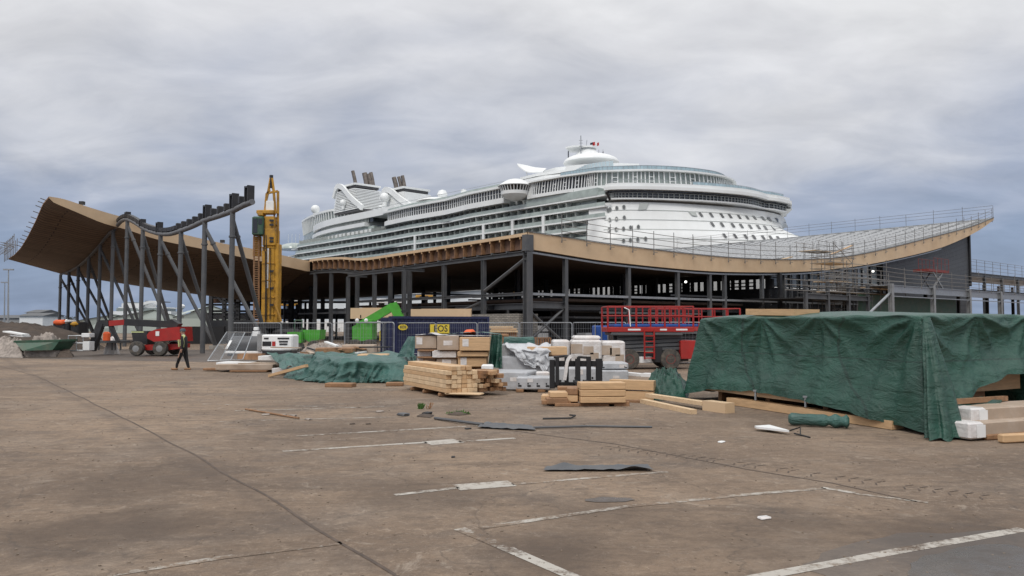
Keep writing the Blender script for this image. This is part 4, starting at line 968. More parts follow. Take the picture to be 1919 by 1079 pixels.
# near wing struts
MB().tube([P(1136, 359, 199), P(1143, 374, 200)], .35, 6).build('wing_strut', 'ship_dark', br_)
# upper lounge
Lp = [(988, 222), (1000, 219.5), (1030, 215), (1060, 211), (1095, 207.5), (1120, 205), (1180, 203.3), (1229, 203), (1290, 205), (1339, 209), (1365, 213), (1380, 219), (1383, 228)]
lo = pxy(Lp); zl1 = zat(320.5, 203.3); zl0 = zat(345.5, 203.3); bkl = [P(1360, HZ, 262).xy, P(1080, HZ, 262).xy]
cap(lo, zl0-.9, zl0, 'ship_white', 'lounge_base', bk=bkl)
cap(scale_in(lo, 1.0), zbm+.5, zl0-.9, 'ship_white', 'lounge_plinth', bk=bkl)
lg = cap(scale_in(lo, 1.2), zl0, zl1, 'ship_glass', 'lounge_glazing', bk=bkl)
dk_ = scale_in(lo, 1.05)[:30]; dm = MB(); dm.grid(lambda u, v: (*dk_[round(u*(len(dk_)-1))], zl0+.1+(zl1-zl0-.3)*v), len(dk_)-1, 1); dm.build('lounge_tint', 'ship_dark', lg)
cap(scale_in(lo, -.3), zl1, zl1+.45, 'ship_white', 'lounge_roof', bk=bkl)
lm = scale_in(lo, .8); lb = scale_in(lo, .25); mb = MB(); k = 0
for i in range(1, len(lm)):
    seg = (lm[i]-lm[i-1]).length; st = max(1, round(seg/1.75))
    for j in range(st):
        p = lm[i-1].lerp(lm[i], j/st); q_ = lb[i-1].lerp(lb[i], j/st); mb.bar((q_.x, q_.y, zl0), (p.x, p.y, zl1), .22)
        if k % 4 == 1:
            p2 = lm[i-1].lerp(lm[i], min(1, (j+1)/st)); mb.bar((*p, zl0+(zl1-zl0)*.6), (*p2, zl0+(zl1-zl0)*.6), .16); mb.bar((*p, zl0+(zl1-zl0)*.28), (*p2, zl0+(zl1-zl0)*.28), .16)
        k += 1
mb.build('lounge_mullion', 'ship_white', lg)
top = scale_in(lo, 2.6)[14:]; mb = MB(); g2 = MB()
for i in range(len(top)-1):
    g2.add([(*top[i], zl1+.45), (*top[i+1], zl1+.45), (*(top[i+1]*1), zl1+2.0), (*top[i], zl1+2.0)], [(0, 1, 2, 3)]); mb.bar((*top[i], zl1+2.0), (*top[i+1], zl1+2.0), .1); mb.bar((*top[i], zl1+.45), (*top[i], zl1+2.0), .08)
g2.build('roof_screen', 'ship_blueglass', SHIP); mb.build('roof_rail', 'galv', SHIP)
# curved windscreen on the near side above the lounge
def poly_pl(pts, th, m_, nm, par=SHIP): return MB().plate(pts, th).build(nm, m_, par)
ws = catmull([P(1068, 326, 213), P(1090, 321, 211), P(1115, 315, 210), P(1150, 311, 209)], 5); mb = MB(); fm = MB()
for i in range(len(ws)-1):
    h = V((0, 1.0, 1.7*(.4+.6*min(1, i/6)))); mb.add([ws[i]-V((0, 0, 1.2)), ws[i+1]-V((0, 0, 1.2)), ws[i+1]+h, ws[i]+h], [(0, 1, 2, 3)]); fm.bar(ws[i]-V((0, 0, 1.2)), ws[i]+h, .12)
mb.build('wind_screen', 'ship_blueglass', SHIP); fm.build('roof_rail', 'galv', SHIP)
# stepped white houses on top
def house(tab, y0, y1, Yr, m_, nm, dep=25):
    poly = [P(x, HZ, Y).xy for x, Y in tab]; bk_ = [poly[-1]+V((0, dep)), poly[0]+V((0, dep))]; return MB().prism(poly+bk_, zat(y0, Yr), zat(y1, Yr)).build(nm, m_, SHIP)
house([(958, 236), (985, 230), (1020, 224), (1060, 221)], 350, 336, 230, 'ship_white', 'upper_deck')
house([(984, 233), (1010, 228), (1048, 224)], 336, 330, 228, 'ship_dark', 'upper_glazing')
house([(975, 233), (1005, 227), (1050, 222), (1064, 222)], 330, 325, 227, 'ship_white', 'upper_roof')
house([(1020, 236), (1042, 231), (1066, 229), (1100, 229)], 326, 311, 229, 'ship_white', 'upper_house')
house([(1062, 222), (1110, 219), (1160, 218), (1200, 219)], 326, 306.5, 219, 'ship_white', 'upper_house')
Y = 236; kk = Y/F
MB().lathe(P(1108, 306, Y), [(52*kk*math.cos(R(a))+.1, 17*kk*math.sin(R(a))) for a in range(0, 78, 6)], 36).build('mast_dome', 'ship_white', SHIP, smooth='auto')
MB().lathe(P(1101, 293, Y), [(26*kk, 0), (24*kk, 2*kk), (19*kk, 7*kk), (12*kk, 13*kk), (11*kk, 15*kk)], 30).build('mast_base', 'ship_white', SHIP, smooth='auto')
MB().prism([P(x, HZ, Y+dy).xy for x, dy in ((1061, -1), (1075, -3), (1113, -3), (1120, 0), (1113, 5), (1070, 5))], zat(279, Y), zat(276.5, Y)).build('mast_platform', 'ship_white', SHIP)
mb = MB().tube([P(1088.5, 296, Y-4), P(1088.5, 254, Y-4)], .16, 6).tube([P(1098, 277, Y), P(1100, 262, Y)], .1, 6)
for py_ in (263, 268, 274): mb.bar(P(1085, py_, Y-4), P(1092, py_, Y-4), .12)
mb.build('mast', 'galv', SHIP)
mat('flag_red', (.45, .03, .03), .8); mat('flag_dark', (.03, .03, .05), .8)
def flag(x0, x1, y0, y1, m_, nm='flag'):
    mb = MB(); mb.grid(lambda u, v: P(x0+(x1-x0)*u, y0+(y1-y0)*v+math.sin(u*6)*.5, Y+math.sin(u*5)*.3), 8, 2); mb.build(nm, m_, SHIP)
flag(1106, 1111, 267, 271, 'flag_dark'); flag(1110, 1115, 266, 273, 'flag_red'); flag(1115, 1119, 267, 272.5, 'white'); flag(1118.5, 1122.5, 267, 273, 'flag_red')
flag(1064, 1066.2, 283, 296, 'flag_dark'); flag(1129, 1131, 284, 291, 'flag_dark')
mb = MB()
for x in (1065, 1130, 1122): mb.tube([P(x, 300, Y), P(x, 280, Y)], .06, 4)
mb.build('flag_pole', 'galv', SHIP)
# upturned white fin at left of the mast
mb = MB(); 
P1 = catmull([P(969, 306, 236), P(985, 309, 235), P(1002, 313, 234), P(1024, 315, 233)], 5); P2 = catmull([P(971, 310, 231), P(984, 319, 230), P(996, 322, 229), P(1018, 321, 229)], 5)
n = len(P1); mb.add([*P1, *P2, *[p-V((0, 0, .35)) for p in P1], *[p-V((0, 0, .35)) for p in P2]], [(i, i+1, n+i+1, n+i) for i in range(n-1)]+[(2*n+i, 3*n+i, 3*n+i+1, 2*n+i+1) for i in range(n-1)]+[(n+i, n+i+1, 3*n+i+1, 3*n+i) for i in range(n-1)])
mb.build('fin', 'ship_white', SHIP, smooth='auto'); MB().tube([P(986, 318, 231), P(988, 332, 231)], .15, 6).build('fin_post', 'ship_white', SHIP)
# small round pod hung over the side
Y = yb(966, -1.5); kk = Y/F; c = P(966, 350, Y)
pod = MB().lathe(c, [(33*kk, 0), (33.5*kk, 1*kk), (31*kk, 3*kk), (22*kk, 9*kk), (14*kk, 13*kk), (10*kk, 14*kk)], 32).build('pod', 'ship_white', SHIP, smooth='auto')
MB().lathe(c, [(26*kk, -10*kk), (30*kk, -.1*kk)], 32).build('pod_glazing', 'ship_dark', pod)
mb = MB()
for i in range(30):
    a = 2*math.pi*i/30; mb.bar(c+V((26.6*kk*math.cos(a), 26.6*kk*math.sin(a), -10*kk)), c+V((30.6*kk*math.cos(a), 30.6*kk*math.sin(a), 0)), .22)
mb.build('pod_mullion', 'ship_white', pod)
MB().lathe(c, [(7*kk, -26*kk), (16*kk, -23*kk), (23*kk, -20*kk), (27.5*kk, -16*kk), (28*kk, -10*kk), (26*kk, -9.8*kk)], 32).build('pod_bowl', 'ship_white', pod, smooth='auto')
# end piece between decks and lounge
a9 = A(1140); slab([(A(985)+i*2, .0) for i in range(int((-2-A(985))/2)+1)], zd0+.2, zl0-.95, 20, 'ship_rail_glass', 'deck_house')


# ------------------------------------------------------------------ foreground helpers
from bpy_extras.object_utils import world_to_camera_view  # noqa (kept for checks)
def text_on(body, size, p, rx, rz, m_, parent, nm='lettering', depth=.004, sx=1.0):
    cu_ = bpy.data.curves.new('tmp', 'FONT'); cu_.body = body; cu_.size = size; cu_.extrude = depth; cu_.align_x = 'CENTER'; cu_.align_y = 'CENTER'; cu_.resolution_u = 3; cu_.offset = size*.012
    to = bpy.data.objects.new('tmp', cu_); C.objects.link(to); dg = bpy.context.evaluated_depsgraph_get(); dg.update()
    me = bpy.data.meshes.new_from_object(to.evaluated_get(dg)); 
    mtx = Matrix.Translation(V(p)) @ Matrix.Rotation(rz, 4, 'Z') @ Matrix.Rotation(rx, 4, 'X') @ Matrix.Diagonal((sx, 1, 1, 1))
    mb = MB(); mb.add([mtx @ v.co for v in me.vertices], [tuple(q.vertices) for q in me.polygons]); bpy.data.objects.remove(to); bpy.data.curves.remove(cu_); bpy.data.meshes.remove(me)
    return mb.build(nm, m_, parent)
def drape(name, poly, h, m_, hem=0.0, flare=.25, fold=.07, freq=2.2, seed=0, N=260, rings=26, topn=.04, sag=.06, hemf=None, crown=.0, parent=None, zf=None, wave=1, anchors=()):
    """cloth thrown over a stack with the outline poly (counter-clockwise, world xy) and height h"""
    pts = [V((p[0], p[1])) for p in poly]; per = [0]
    for i in range(len(pts)): per.append(per[-1]+(pts[(i+1) % len(pts)]-pts[i]).length)
    cen = sum(pts, V((0, 0)))/len(pts); Lp = per[-1]; area = sum(pts[i].cross(pts[(i+1) % len(pts)]) if hasattr(pts[i], 'cross') else 0 for i in range(len(pts)))
    base = []
    for k in range(N):
        d = Lp*k/N
        for i in range(len(pts)):
            if d <= per[i+1]:
                u = (d-per[i])/(per[i+1]-per[i]); a, b = pts[i], pts[(i+1) % len(pts)]; e_ = (b-a).normalized(); nrm = V((e_.y, -e_.x))
                p = a.lerp(b, u); corner = min(d-per[i], per[i+1]-d)
                # round normals near corners
                if corner < .35:
                    j = i-1 if d-per[i] < per[i+1]-d else (i+1) % len(pts)
                    e2 = (pts[(j+1) % len(pts)]-pts[j]).normalized(); n2 = V((e2.y, -e2.x)); w_ = .5*(1-corner/.35); nrm = (nrm*(1-w_)+n2*w_).normalized()
                base.append((p, nrm, d, corner)); break
    H = (lambda p: h) if zf is None else zf
    vs_, fs_ = [], []; n = len(base)
    for r in (0.0, .3, .6, .8, .92, .975):
        for p, nr, d, co in base:
            q = cen.lerp(p, r); z = H(q)+topn*nz(q.x*1.7+seed, q.y*1.7, seed)+crown*(1-r*r)
            vs_.append(V((q.x, q.y, z)))
    nt_ = 6
    for j in range(rings+1):
        v = j/rings
        for p, nr, d, co in base:
            hm = hemf(p, d) if hemf else hem; hm += .05*nz(d*.9+seed, 3.3)
            z0 = H(p)-.03; z = z0+(hm-z0)*v
            f = fold*(.12+v**.8)*(wave*nz(d*freq+seed*3.1+v*.5*nz(d*.5, seed), v*.7, seed)+.8*(.35-abs(nz(d*freq*1.4+seed+v*.8*nz(d*.7, v, seed), v*.8, 2))*1.6)+.45*(.3-abs(nz(d*freq*3.1+v*1.5, v*2.2+seed, 1))*1.5))
            f += fold*.55*v*nz(d*.6+seed*2, v*2.4, 5)+sag*(-math.sin(math.pi*min(1, v*1.1)))*min(1, co)*(1 if z0-hm > .8 else .4)
            for ad_, k_, am_ in anchors:
                dx_ = d-ad_; dz_ = (z0-z); rr_ = math.hypot(dx_, dz_); an_ = math.atan2(dx_, dz_+.05)
                f += am_*(.35-abs(math.sin(an_*k_+nz(ad_, rr_*.8)*1.6)))*min(1, rr_*2.5)*math.exp(-rr_/1.5)
            cor = max(0, 1-co/.45); f += cor*flare*.8*v**.6
            q = p+nr*(f+flare*v**1.3+.02); t_ = V((-nr.y, nr.x)); q += t_*fold*.5*v*nz(d*freq*1.3, v*1.2, seed+7)
            vs_.append(V((q.x, q.y, max(.012, z+.03*nz(d*3, v*5, seed)))))
    R_ = nt_+rings+1
    for j in range(R_-1):
        for k in range(n): fs_.append((j*n+k, (j+1)*n+k, (j+1)*n+(k+1) % n, j*n+(k+1) % n))
    mb = MB(); mb.add(vs_, fs_); return mb.build(name, m_, parent, smooth=True)
def ccw(poly):
    a = sum(poly[i][0]*poly[(i+1) % len(poly)][1]-poly[(i+1) % len(poly)][0]*poly[i][1] for i in range(len(poly))); return poly if a > 0 else poly[::-1]
def lump(name, poly, h, m_, seed=0, n=40, rough_=.5, fr=1.6, parent=None, spread=1.0):
    """crumpled heap filling poly"""
    pts = [V((p[0], p[1])) for p in ccw(poly)]; cen = sum(pts, V((0, 0)))/len(pts); mb = MB(); N_ = 72; per = []
    for k in range(N_):
        x = k/N_*len(pts); i = int(x); per.append(pts[i % len(pts)].lerp(pts[(i+1) % len(pts)], x-i))
    vs_ = []; fs_ = []; Rr = 24
    for j in range(Rr+1):
        r = j/Rr
        for k in range(N_):
            q = cen.lerp(per[k], r*(1+.06*nz(k*.5, seed))); rid = abs(nz(q.x*fr+seed, q.y*fr*1.3, seed)); rid2 = abs(nz(q.x*fr*2.6, q.y*fr*2.6+seed, 1))
            z = h*(1-r**3.0)*(.62+rough_*(.9*(.5-rid)+.45*(.4-rid2)))
            vs_.append(V((q.x+.05*nz(q.x*5, q.y*5, z), q.y+.05*nz(q.x*5, q.y*5, z+4), max(.01, z))))
    for j in range(Rr):
        for k in range(N_): fs_.append((j*N_+k, (j+1)*N_+k, (j+1)*N_+(k+1) % N_, j*N_+(k+1) % N_))
    mb.add(vs_, fs_); return mb.build(name, m_, parent, smooth=True)
def beam_between(pxa, pxb, w_, h_, m_, name, label, cat='plank', z=0.0, zb=None, group=None):
    a = G(*pxa); b = G(*pxb); a.z = z+h_/2; b.z = (z if zb is None else zb)+h_/2
    o = MB().bar(a, b, w_, h_).build(name, m_); tag(o, label, cat, group); return o

# ------------------------------------------------------------------ big green tarpaulin over timber at right
Aq, Bq = V((4.98, 20.2)), V((7.42, 13.95)); Cq = V((10.9, 15.9)); Dq = V((8.4, 22))
def hemf_big(p, d):
    # hem height above the ground on the faces
    u = (p-Aq).dot((Bq-Aq).normalized())/(Bq-Aq).length; off = abs((p-Aq).cross((Bq-Aq).normalized()))
    if off < .05: return interp([(0, .12), (.08, .30), (.35, .40), (.62, .30), (.8, .22), (.93, .10), (1, .03)], u)
    u2 = (p-Bq).dot((Cq-Bq).normalized())/(Cq-Bq).length; off2 = abs((p-Bq).cross((Cq-Bq).normalized()))
    if off2 < .05: return interp([(0, .03), (.12, .03), (.2, .35), (.35, .75), (.6, .95), (1, 1.0)], u2)
    return .15
o = drape('tarpaulin', [Aq, Bq, Cq, Dq], 2.12, 'tarp', flare=.26, fold=.10, freq=.8, seed=4, N=520, rings=50, hemf=hemf_big, sag=.14, topn=.05, crown=.12, anchors=((0.05, 5, .1), (2.3, 6, .10), (4.2, 5, .08), (6.6, 6, .16), (8.6, 5, .12), (10.3, 5, .12)))
tag(o, 'large dark green tarpaulin draped over the tall timber stack at right', 'tarpaulin')
nt = M['tarp'].copy(); o.data.materials[0] = nt; nt = nt.node_tree; b = nt.nodes['Principled BSDF']; old = b.inputs['Base Color'].links[0].from_socket
tc = nt.nodes.new('ShaderNodeNewGeometry'); sx_ = nt.nodes.new('ShaderNodeSeparateXYZ'); nt.links.new(tc.outputs['Position'], sx_.inputs[0]); pr = None
for ax, c0, wd in ((2, 1.27, .014), (0, 5.62, .016), (0, 6.75, .014)):
    k = nt.nodes.new('ShaderNodeMath'); k.operation = 'COMPARE'; nt.links.new(sx_.outputs[ax], k.inputs[0]); k.inputs[1].default_value = c0; k.inputs[2].default_value = wd
    if pr: j_ = nt.nodes.new('ShaderNodeMath'); j_.operation = 'MAXIMUM'; nt.links.new(pr, j_.inputs[0]); nt.links.new(k.outputs[0], j_.inputs[1]); pr = j_.outputs[0]
    else: pr = k.outputs[0]
sm_ = nt.nodes.new('ShaderNodeMath'); sm_.operation = 'MULTIPLY'; nt.links.new(pr, sm_.inputs[0]); sm_.inputs[1].default_value = .6
mc = nt.nodes.new('ShaderNodeMix'); mc.data_type = 'RGBA'; nt.links.new(sm_.outputs[0], mc.inputs['Factor']); nt.links.new(old, mc.inputs[6]); mc.inputs[7].default_value = (.006, .025, .018, 1); nt.links.new(mc.outputs[2], b.inputs['Base Color'])
# gathered fold hanging at the near corner
def gather(name, top, bot, r0, r1, m_, seed, n=60, rings=30, lobes=7, label='', cat='tarpaulin', ddir=V((1, 0, 0)), fl=.5):
    vs_ = []; fs_ = []
    for j in range(rings+1):
        v = j/rings; c = V(top).lerp(V(bot), v); r = r0+(r1-r0)*v**.8
        for k in range(n):
            a = 2*math.pi*k/n; rr = r*(1+.22*(math.sin(a*lobes+seed+v*1.2)*min(1, v*3))*(.5+.5*v)+.22*nz(math.cos(a)*2+seed, math.sin(a)*2, v*2.5))
            q = c+ddir*math.cos(a)*rr+V((-ddir.y, ddir.x, 0))*math.sin(a)*rr*fl; q.z = c.z+.05*v*nz(a*2, v*3, seed); vs_.append(q)
    for j in range(rings):
        for k in range(n): fs_.append((j*n+k, (j+1)*n+k, (j+1)*n+(k+1) % n, j*n+(k+1) % n))
    fs_.append(tuple(range(n)))
    o = MB().add(vs_, fs_).build(name, m_, smooth=True); return tag(o, label, cat)
tt = P(1737, 594, 13.75); bb_ = G(1775, 823); bb_.z = .03
gather('tarpaulin_fold', tt, bb_, .07, .42, 'tarp', 2.0, label='gathered green tarpaulin corner hanging to the ground at the near corner of the tall stack', ddir=V((.9, .43, 0)), fl=.42)
# trailing cloth from the fold to the right
mb = MB()
def trail(u, v):
    a = P(1748+130*u, 748-6*u, 13.6+1.0*u); b = P(1770+75*u, 812-45*u*u, 13.1+.9*u); p = a.lerp(b, v)
    return p+V((0, -.14*math.sin(v*3.1)-.10*nz(u*5, v*3, 2), .05*nz(u*8, v*6)-.05*math.sin(v*3.14)))
mb.grid(trail, 40, 24); mb.build('hanging_flap', 'tarp', None, smooth=True)
tag(bpy.data.objects['hanging_flap'], 'loose green tarpaulin flap trailing over the white wrapped packs at right edge', 'tarpaulin')
# timber visible under the hem: long beams
dA = (Bq-Aq).normalized(); nA = V((-dA.y, dA.x))*-1
for i, (u0, u1, zc_, h_, off, m_, lb) in enumerate(((.0, .70, .42, .30, -.05, 'glulam', 'long smooth timber beam, upper one showing under the hem of the big green tarpaulin'), (.20, .93, .09, .16, .10, 'timber', 'long rough timber beam lying on the ground beneath the big green tarpaulin'))):
    a = Aq+(Bq-Aq)*u0-V((nA.x, nA.y))*off*-1; b = Aq+(Bq-Aq)*u1-V((nA.x, nA.y))*off*-1
    oo = MB().bar((a.x, a.y, zc_), (b.x, b.y, zc_), .3, h_).build('timber_beam', m_); tag(oo, lb, 'timber beam')
STK = thing('timber_stack', 'tall stack of timber packs hidden under the big green tarpaulin at right', 'timber stack', ((Aq+Cq)/2).to_3d())
inner = [c_.lerp((Aq+Bq+Cq+Dq)/4, .10) for c_ in (Aq, Bq, Cq, Dq)]
for i in range(3): MB().prism([tuple(p) for p in inner], .62+i*.48, 1.08+i*.48).build('pack', 'timber', STK)
for k in range(4):
    a = Aq.lerp(Bq, .1+k*.27); MB().bar((a.x+.1, a.y+.2, .3), (a.x+2.6, a.y+1.6, .3), .12, .56).build('bearer', 'timber_dark', STK)
for u_ in (.34, .58):
    c = Aq.lerp(Bq, u_); oo = MB().bar((c.x-.16, c.y-.16, .2), (c.x-.16, c.y-.16, .42), .04).bar((c.x-.22, c.y-.16, .42), (c.x-.08, c.y-.2, .42), .04); oo.build('strap_clamp', 'galv', STK)
tag(MB().bar(P(1421, 584.5, 19), P(1512, 585.5, 17.6), .8, .15).build('timber_beam', 'timber'), 'short pack of timber resting on top of the big green tarpaulin', 'timber beam')
tag(MB().bar(P(1778, 753, 13.6), P(1885, 746, 14.6), .08, .09).build('batten', 'timber_dark'), 'dark batten poking out of the green tarpaulin above the white wrapped packs', 'batten')
# white wrapped long packs at the right edge
def wpack(name, c, size, rz, m_, label, endm=None, group=None, cat='pack', b=.03):
    o = thing(name, label, cat, (c[0], c[1], c[2]-size[2]/2), group); MB().bb(c, size, rz, b).build('pack', m_, o); return o
e1 = V((math.cos(.38), math.sin(.38)))
for (px_, py_, Y_, h_, lb) in ((1822, 779, 13.3, .24, 'upper long white wrapped pack with torn label at the right edge'), (1817, 808, 12.9, .26, 'lower long white wrapped pack lying near the ground at the right edge')):
    c = P(px_, py_, Y_); cc = c.xy+e1*1.6+V((-e1.y, e1.x))*.35; o = thing('wrapped_pack', lb, 'pack', (cc.x, cc.y, c.z-h_/2), 'white wrapped packs at the right edge')
    MB().bb((cc.x, cc.y, c.z), (3.2, .7, h_), .38, .02).build('pack', 'carton', o); c2 = c.xy+e1*.17+V((-e1.y, e1.x))*.35
    MB().bb((c2.x, c2.y, c.z), (.36, .72, h_+.02), .38, .03).build('film', 'white_wrap', o)
    c3 = c.xy+e1*.25-V((-e1.y, e1.x))*.02; MB().box((c3.x, c3.y, c.z-.01), (.2, .012, h_*.8), rz=.38).build('label_sheet', 'white', o)
c = P(1873, 822, 12.7); tag(MB().bb((c.x+.9, c.y+.25, c.z), (1.8, .13, .14), .25).build('timber_offcut', 'timber'), 'squared timber lying before the white wrapped packs at the right edge', 'timber')
tag(MB().bb(((P(1820, 816, 13.2)).x+1.2, 13.7, .05), (2.4, .5, .1), .38).build('pallet_board', 'timber_dark'), 'dark bearer boards under the lower white wrapped pack', 'bearer')
# rolled tarpaulin
a, b = G(1478, 797), G(1592, 803); mb = MB(); pts = []; rs = []
for i in range(25):
    u = i/24; p = a.lerp(b, u); p.z = .13; pts.append(p); rs.append((.115 if u < .62 else .115-.03*math.sin((u-.62)*30)*1)*(.97+.1*nz(u*6)) if 0 < i < 24 else .07)
mb.tube(pts, rs, 16); tag(mb.build('rolled_tarpaulin', 'tarp_faded', smooth=True), 'rolled up green tarpaulin lying on the ground before the big covered stack', 'tarpaulin')
# crumpled dark tarp left of it and planks
def gp(*l): return [(G(*p).x, G(*p).y) for p in l]
tag(lump('crumpled_tarpaulin', gp((1200, 744), (1235, 751), (1288, 748), (1292, 736), (1255, 730), (1212, 733)), .56, 'tarp', 5, rough_=1.3, fr=4.2), 'dark green crumpled tarpaulin heap between the timber beams and big covered stack', 'tarpaulin')
GR = 'planks scattered between the stacks'
for pa, pb, w_, h_, m_, z, lb in (((1205, 755), (1300, 776), .16, .10, 'timber_pale', 0, 'pale plank with its end towards the camera, nearest of those by the crumpled tarpaulin'),
        ((1215, 751), (1322, 768), .2, .09, 'timber_pale', .1, 'long pale plank lying on top of the planks by the crumpled tarpaulin'), ((1325, 768), (1368, 774), .28, .22, 'glulam', 0, 'short thick timber end beside the big covered stack'),
        ((1160, 745), (1240, 747), .3, .05, 'timber_dark', 0, 'dark board flat on the ground right of the stacked beams'), ((1165, 735), (1228, 738), .25, .1, 'steel_black', 0, 'black bar lying right of the stacked beams'),
        ((1165, 753), (1212, 755), .12, .06, 'timber_dark', 0, 'small brown batten right of the stacked beams')):
    beam_between(pa, pb, w_, h_, m_, 'plank', lb, z=z, group=GR)
for i, (px0, py0, px1, py1, lb) in enumerate(((1165, 715, 1222, 722, 'thick beam behind, upper of two right of the stacked beams'), (1165, 735, 1222, 742, 'thick beam behind, lower of two right of the stacked beams'))):
    Y_ = 20.5; tag(MB().bar(P(px0-20, py0+4, Y_), P(px1+5, py1, Y_-.4), .35, .24).build('timber_beam', 'timber'), lb, 'timber beam')
# ------------------------------------------------------------------ stacked beams in the centre
BS = thing('beam_stack', 'stack of short thick honey coloured beams on bearers in front of the black fork frame', 'timber stack', G(1100, 765))
def bx(px0, px1, py0, py1, Y, dep, m_='timber', rz=0, nm='beam', par=BS, b=.012):
    a = P(px0, py0, Y); c = P(px1, py1, Y); MB().bb(((a.x+c.x)/2, Y+dep/2, (a.z+c.z)/2), (abs(c.x-a.x), dep, abs(a.z-c.z)), rz, b).build(nm, m_, par)
Yb = G(1100, 762).y
for i, (x0, x1, y0, y1, Y, d, rz) in enumerate(((1086, 1172, 717, 730, Yb, .5, .10), (1086, 1172, 731, 743, Yb-.02, .5, .10), (1086, 1172, 744, 755, Yb-.03, .5, .10), (1064, 1085, 728, 740, Yb+.1, .5, -.1), (1064, 1085, 741, 753, Yb+.1, .5, -.1), (1046, 1088, 725, 735, Yb+.8, .4, 0),
        (1030, 1064, 735, 745, Yb+.1, .5, .05), (1024, 1064, 746, 757, Yb+.05, .5, .05), (1016, 1050, 741, 752, Yb+.4, .5, -.1), (1040, 1086, 756, 762, Yb, .6, 0))):
    bx(x0, x1, y0, y1, Y, d, 'timber' if i < 3 else ('timber_dark' if i % 2 else 'timber'), rz)
for (x0, x1, y0, y1) in ((1060, 1152, 756, 768), (1015, 1070, 750, 758), (1140, 1180, 752, 764)): bx(x0, x1, y0, y1, Yb+.1, .12, 'timber_dark', 0, 'bearer')
# black fork carriage frame standing on edge
FK = thing('fork_frame', 'black steel fork carriage frame standing among grey wrapped packs with a pale strap over it', 'fork attachment', G(1080, 728))
Yf = 21.6
def fbx(x0, x1, y0, y1, Y=Yf, dep=.08, m_='black', nm='bar', par=FK):
    a = P(x0, y0, Y); c = P(x1, y1, Y); MB().bb(((a.x+c.x)/2, Y+dep/2, (a.z+c.z)/2), (abs(c.x-a.x), dep, abs(a.z-c.z)), 0, .008).build(nm, m_, par)
fbx(1030, 1130, 676, 687); fbx(1032, 1090, 716, 726); fbx(1030, 1040, 674, 728, Yf-.03); fbx(1117, 1129, 672, 722, Yf-.03, .14)
for x0, x1 in ((1041, 1048), (1058, 1066), (1078, 1088), (1099, 1108)): fbx(x0, x1, 668, 722, Yf-.12, .1)
for x0, x1 in ((1079, 1088), (1098, 1107)): fbx(x0, x1, 716, 722, Yf-1.0, .95, nm='fork')
MB().tube([P(1038, 669, Yf), P(1060, 667, Yf+.05), P(1100, 670, Yf)], .035, 8).build('pipe', 'black', FK)
sp_ = catmull([P(1082, 670, Yf-.1), P(1070, 667, Yf-.2), P(1063, 678, Yf-.25), P(1060, 700, Yf-.27), P(1058, 712, Yf-.27)], 5); mb = MB()
for i in range(len(sp_)-1): mb.bar(sp_[i], sp_[i+1], .09, .02, V((0, 1, 0)))
tag(mb.build('lifting_strap', 'white_wrap'), 'pale webbing strap hanging over the black fork frame', 'strap')
# grey wrapped packs
WG = 'grey wrapped packs in the centre'
def pk(x0, x1, y0, y1, Y, dep, m_, lb, rz=0, gr=False, nm='wrapped_pack', cat='pack', group=WG, b=.03, stripes=0, lab=None):
    a = P(x0, y0, Y); c = P(x1, y1, Y); c.z = .02 if gr else c.z; cx_, cz_ = (a.x+c.x)/2, (a.z+c.z)/2; w_, h_ = abs(c.x-a.x), abs(a.z-c.z)
    cy_ = Y+dep/2; o = thing(nm, lb, cat, (cx_, cy_, cz_-h_/2), group); MB().bb((cx_, cy_, cz_), (w_, dep, h_), rz, b).build('wrap', m_, o)
    e_ = V((math.cos(rz), math.sin(rz), 0)); f_ = V((math.sin(rz), -math.cos(rz), 0))*(dep/2+.004)
    ctr = V((cx_, cy_, cz_))
    if lab:
        for u, v, ww, hh in lab: MB().box(ctr+e_*(u*w_)+f_+V((0, 0, v*h_)), (ww, .006, hh), rz=rz).build('label_sheet', 'white_wrap', o)
    for i in range(stripes):
        u = -.4+.8*i/max(1, stripes-1); MB().box(ctr+e_*(u*w_)+f_*1.0+V((0, 0, -.2*h_)), (w_*.10, .008, h_*.14), rz=rz).box(ctr+e_*(u*w_-.03)+f_+V((0, 0, -.02*h_)), (w_*.04, .008, h_*.12), rz=rz).build('printed_mark', 'black', o)
    return o
def gy(py): return G(960, py).y
Y1 = gy(732)
pk(970, 1035, 707, 730, Y1-.6, .9, 'grey_wrap', 'small grey wrapped pack with bold black print, nearest of the grey ones', rz=-.08, stripes=4, lab=[(-.1, .25, .16, .1)])
pk(918, 1000, 697, 727, Y1, 1.4, 'grey_wrap', 'low grey wrapped pack between the sawn timber and the small printed pack', gr=True, rz=-.25, lab=[(.2, .1, .25, .12)])
pk(940, 1045, 668, 697, Y1+2.3, 1.6, 'grey_wrap', 'large grey wrapped pack under the crumpled grey sheet', gr=True, rz=-.15, lab=[(.35, .1, .16, .1)])
pk(940, 990, 645, 667, Y1+3.4, 1.4, 'grey_wrap', 'upper grey wrapped pack behind the crumpled grey sheet', gr=True)
pk(985, 1060, 663, 668, Y1+2.4, 1.2, 'timber_dark', 'thin dark board under the timber block on the grey packs', nm='board', cat='board', group=None)
pk(988, 1063, 650, 665, Y1+2.4, .9, 'timber', 'short timber block on the large grey wrapped pack', nm='timber_block', cat='timber block', group=None, b=.01)
pk(1125, 1178, 680, 692, Y1+1.2, 1.2, 'grey_wrap', 'thin pale wrapped pack with two dark bands right of the fork frame', stripes=2, lab=[(.3, 0, .22, .1)])
pk(1120, 1178, 694, 716, Y1+1.0, 1.2, 'grey_wrap', 'grey wrapped pack at the foot of the white wrapped pallets, right of the fork frame', gr=True, lab=[(.1, .1, .2, .08)])
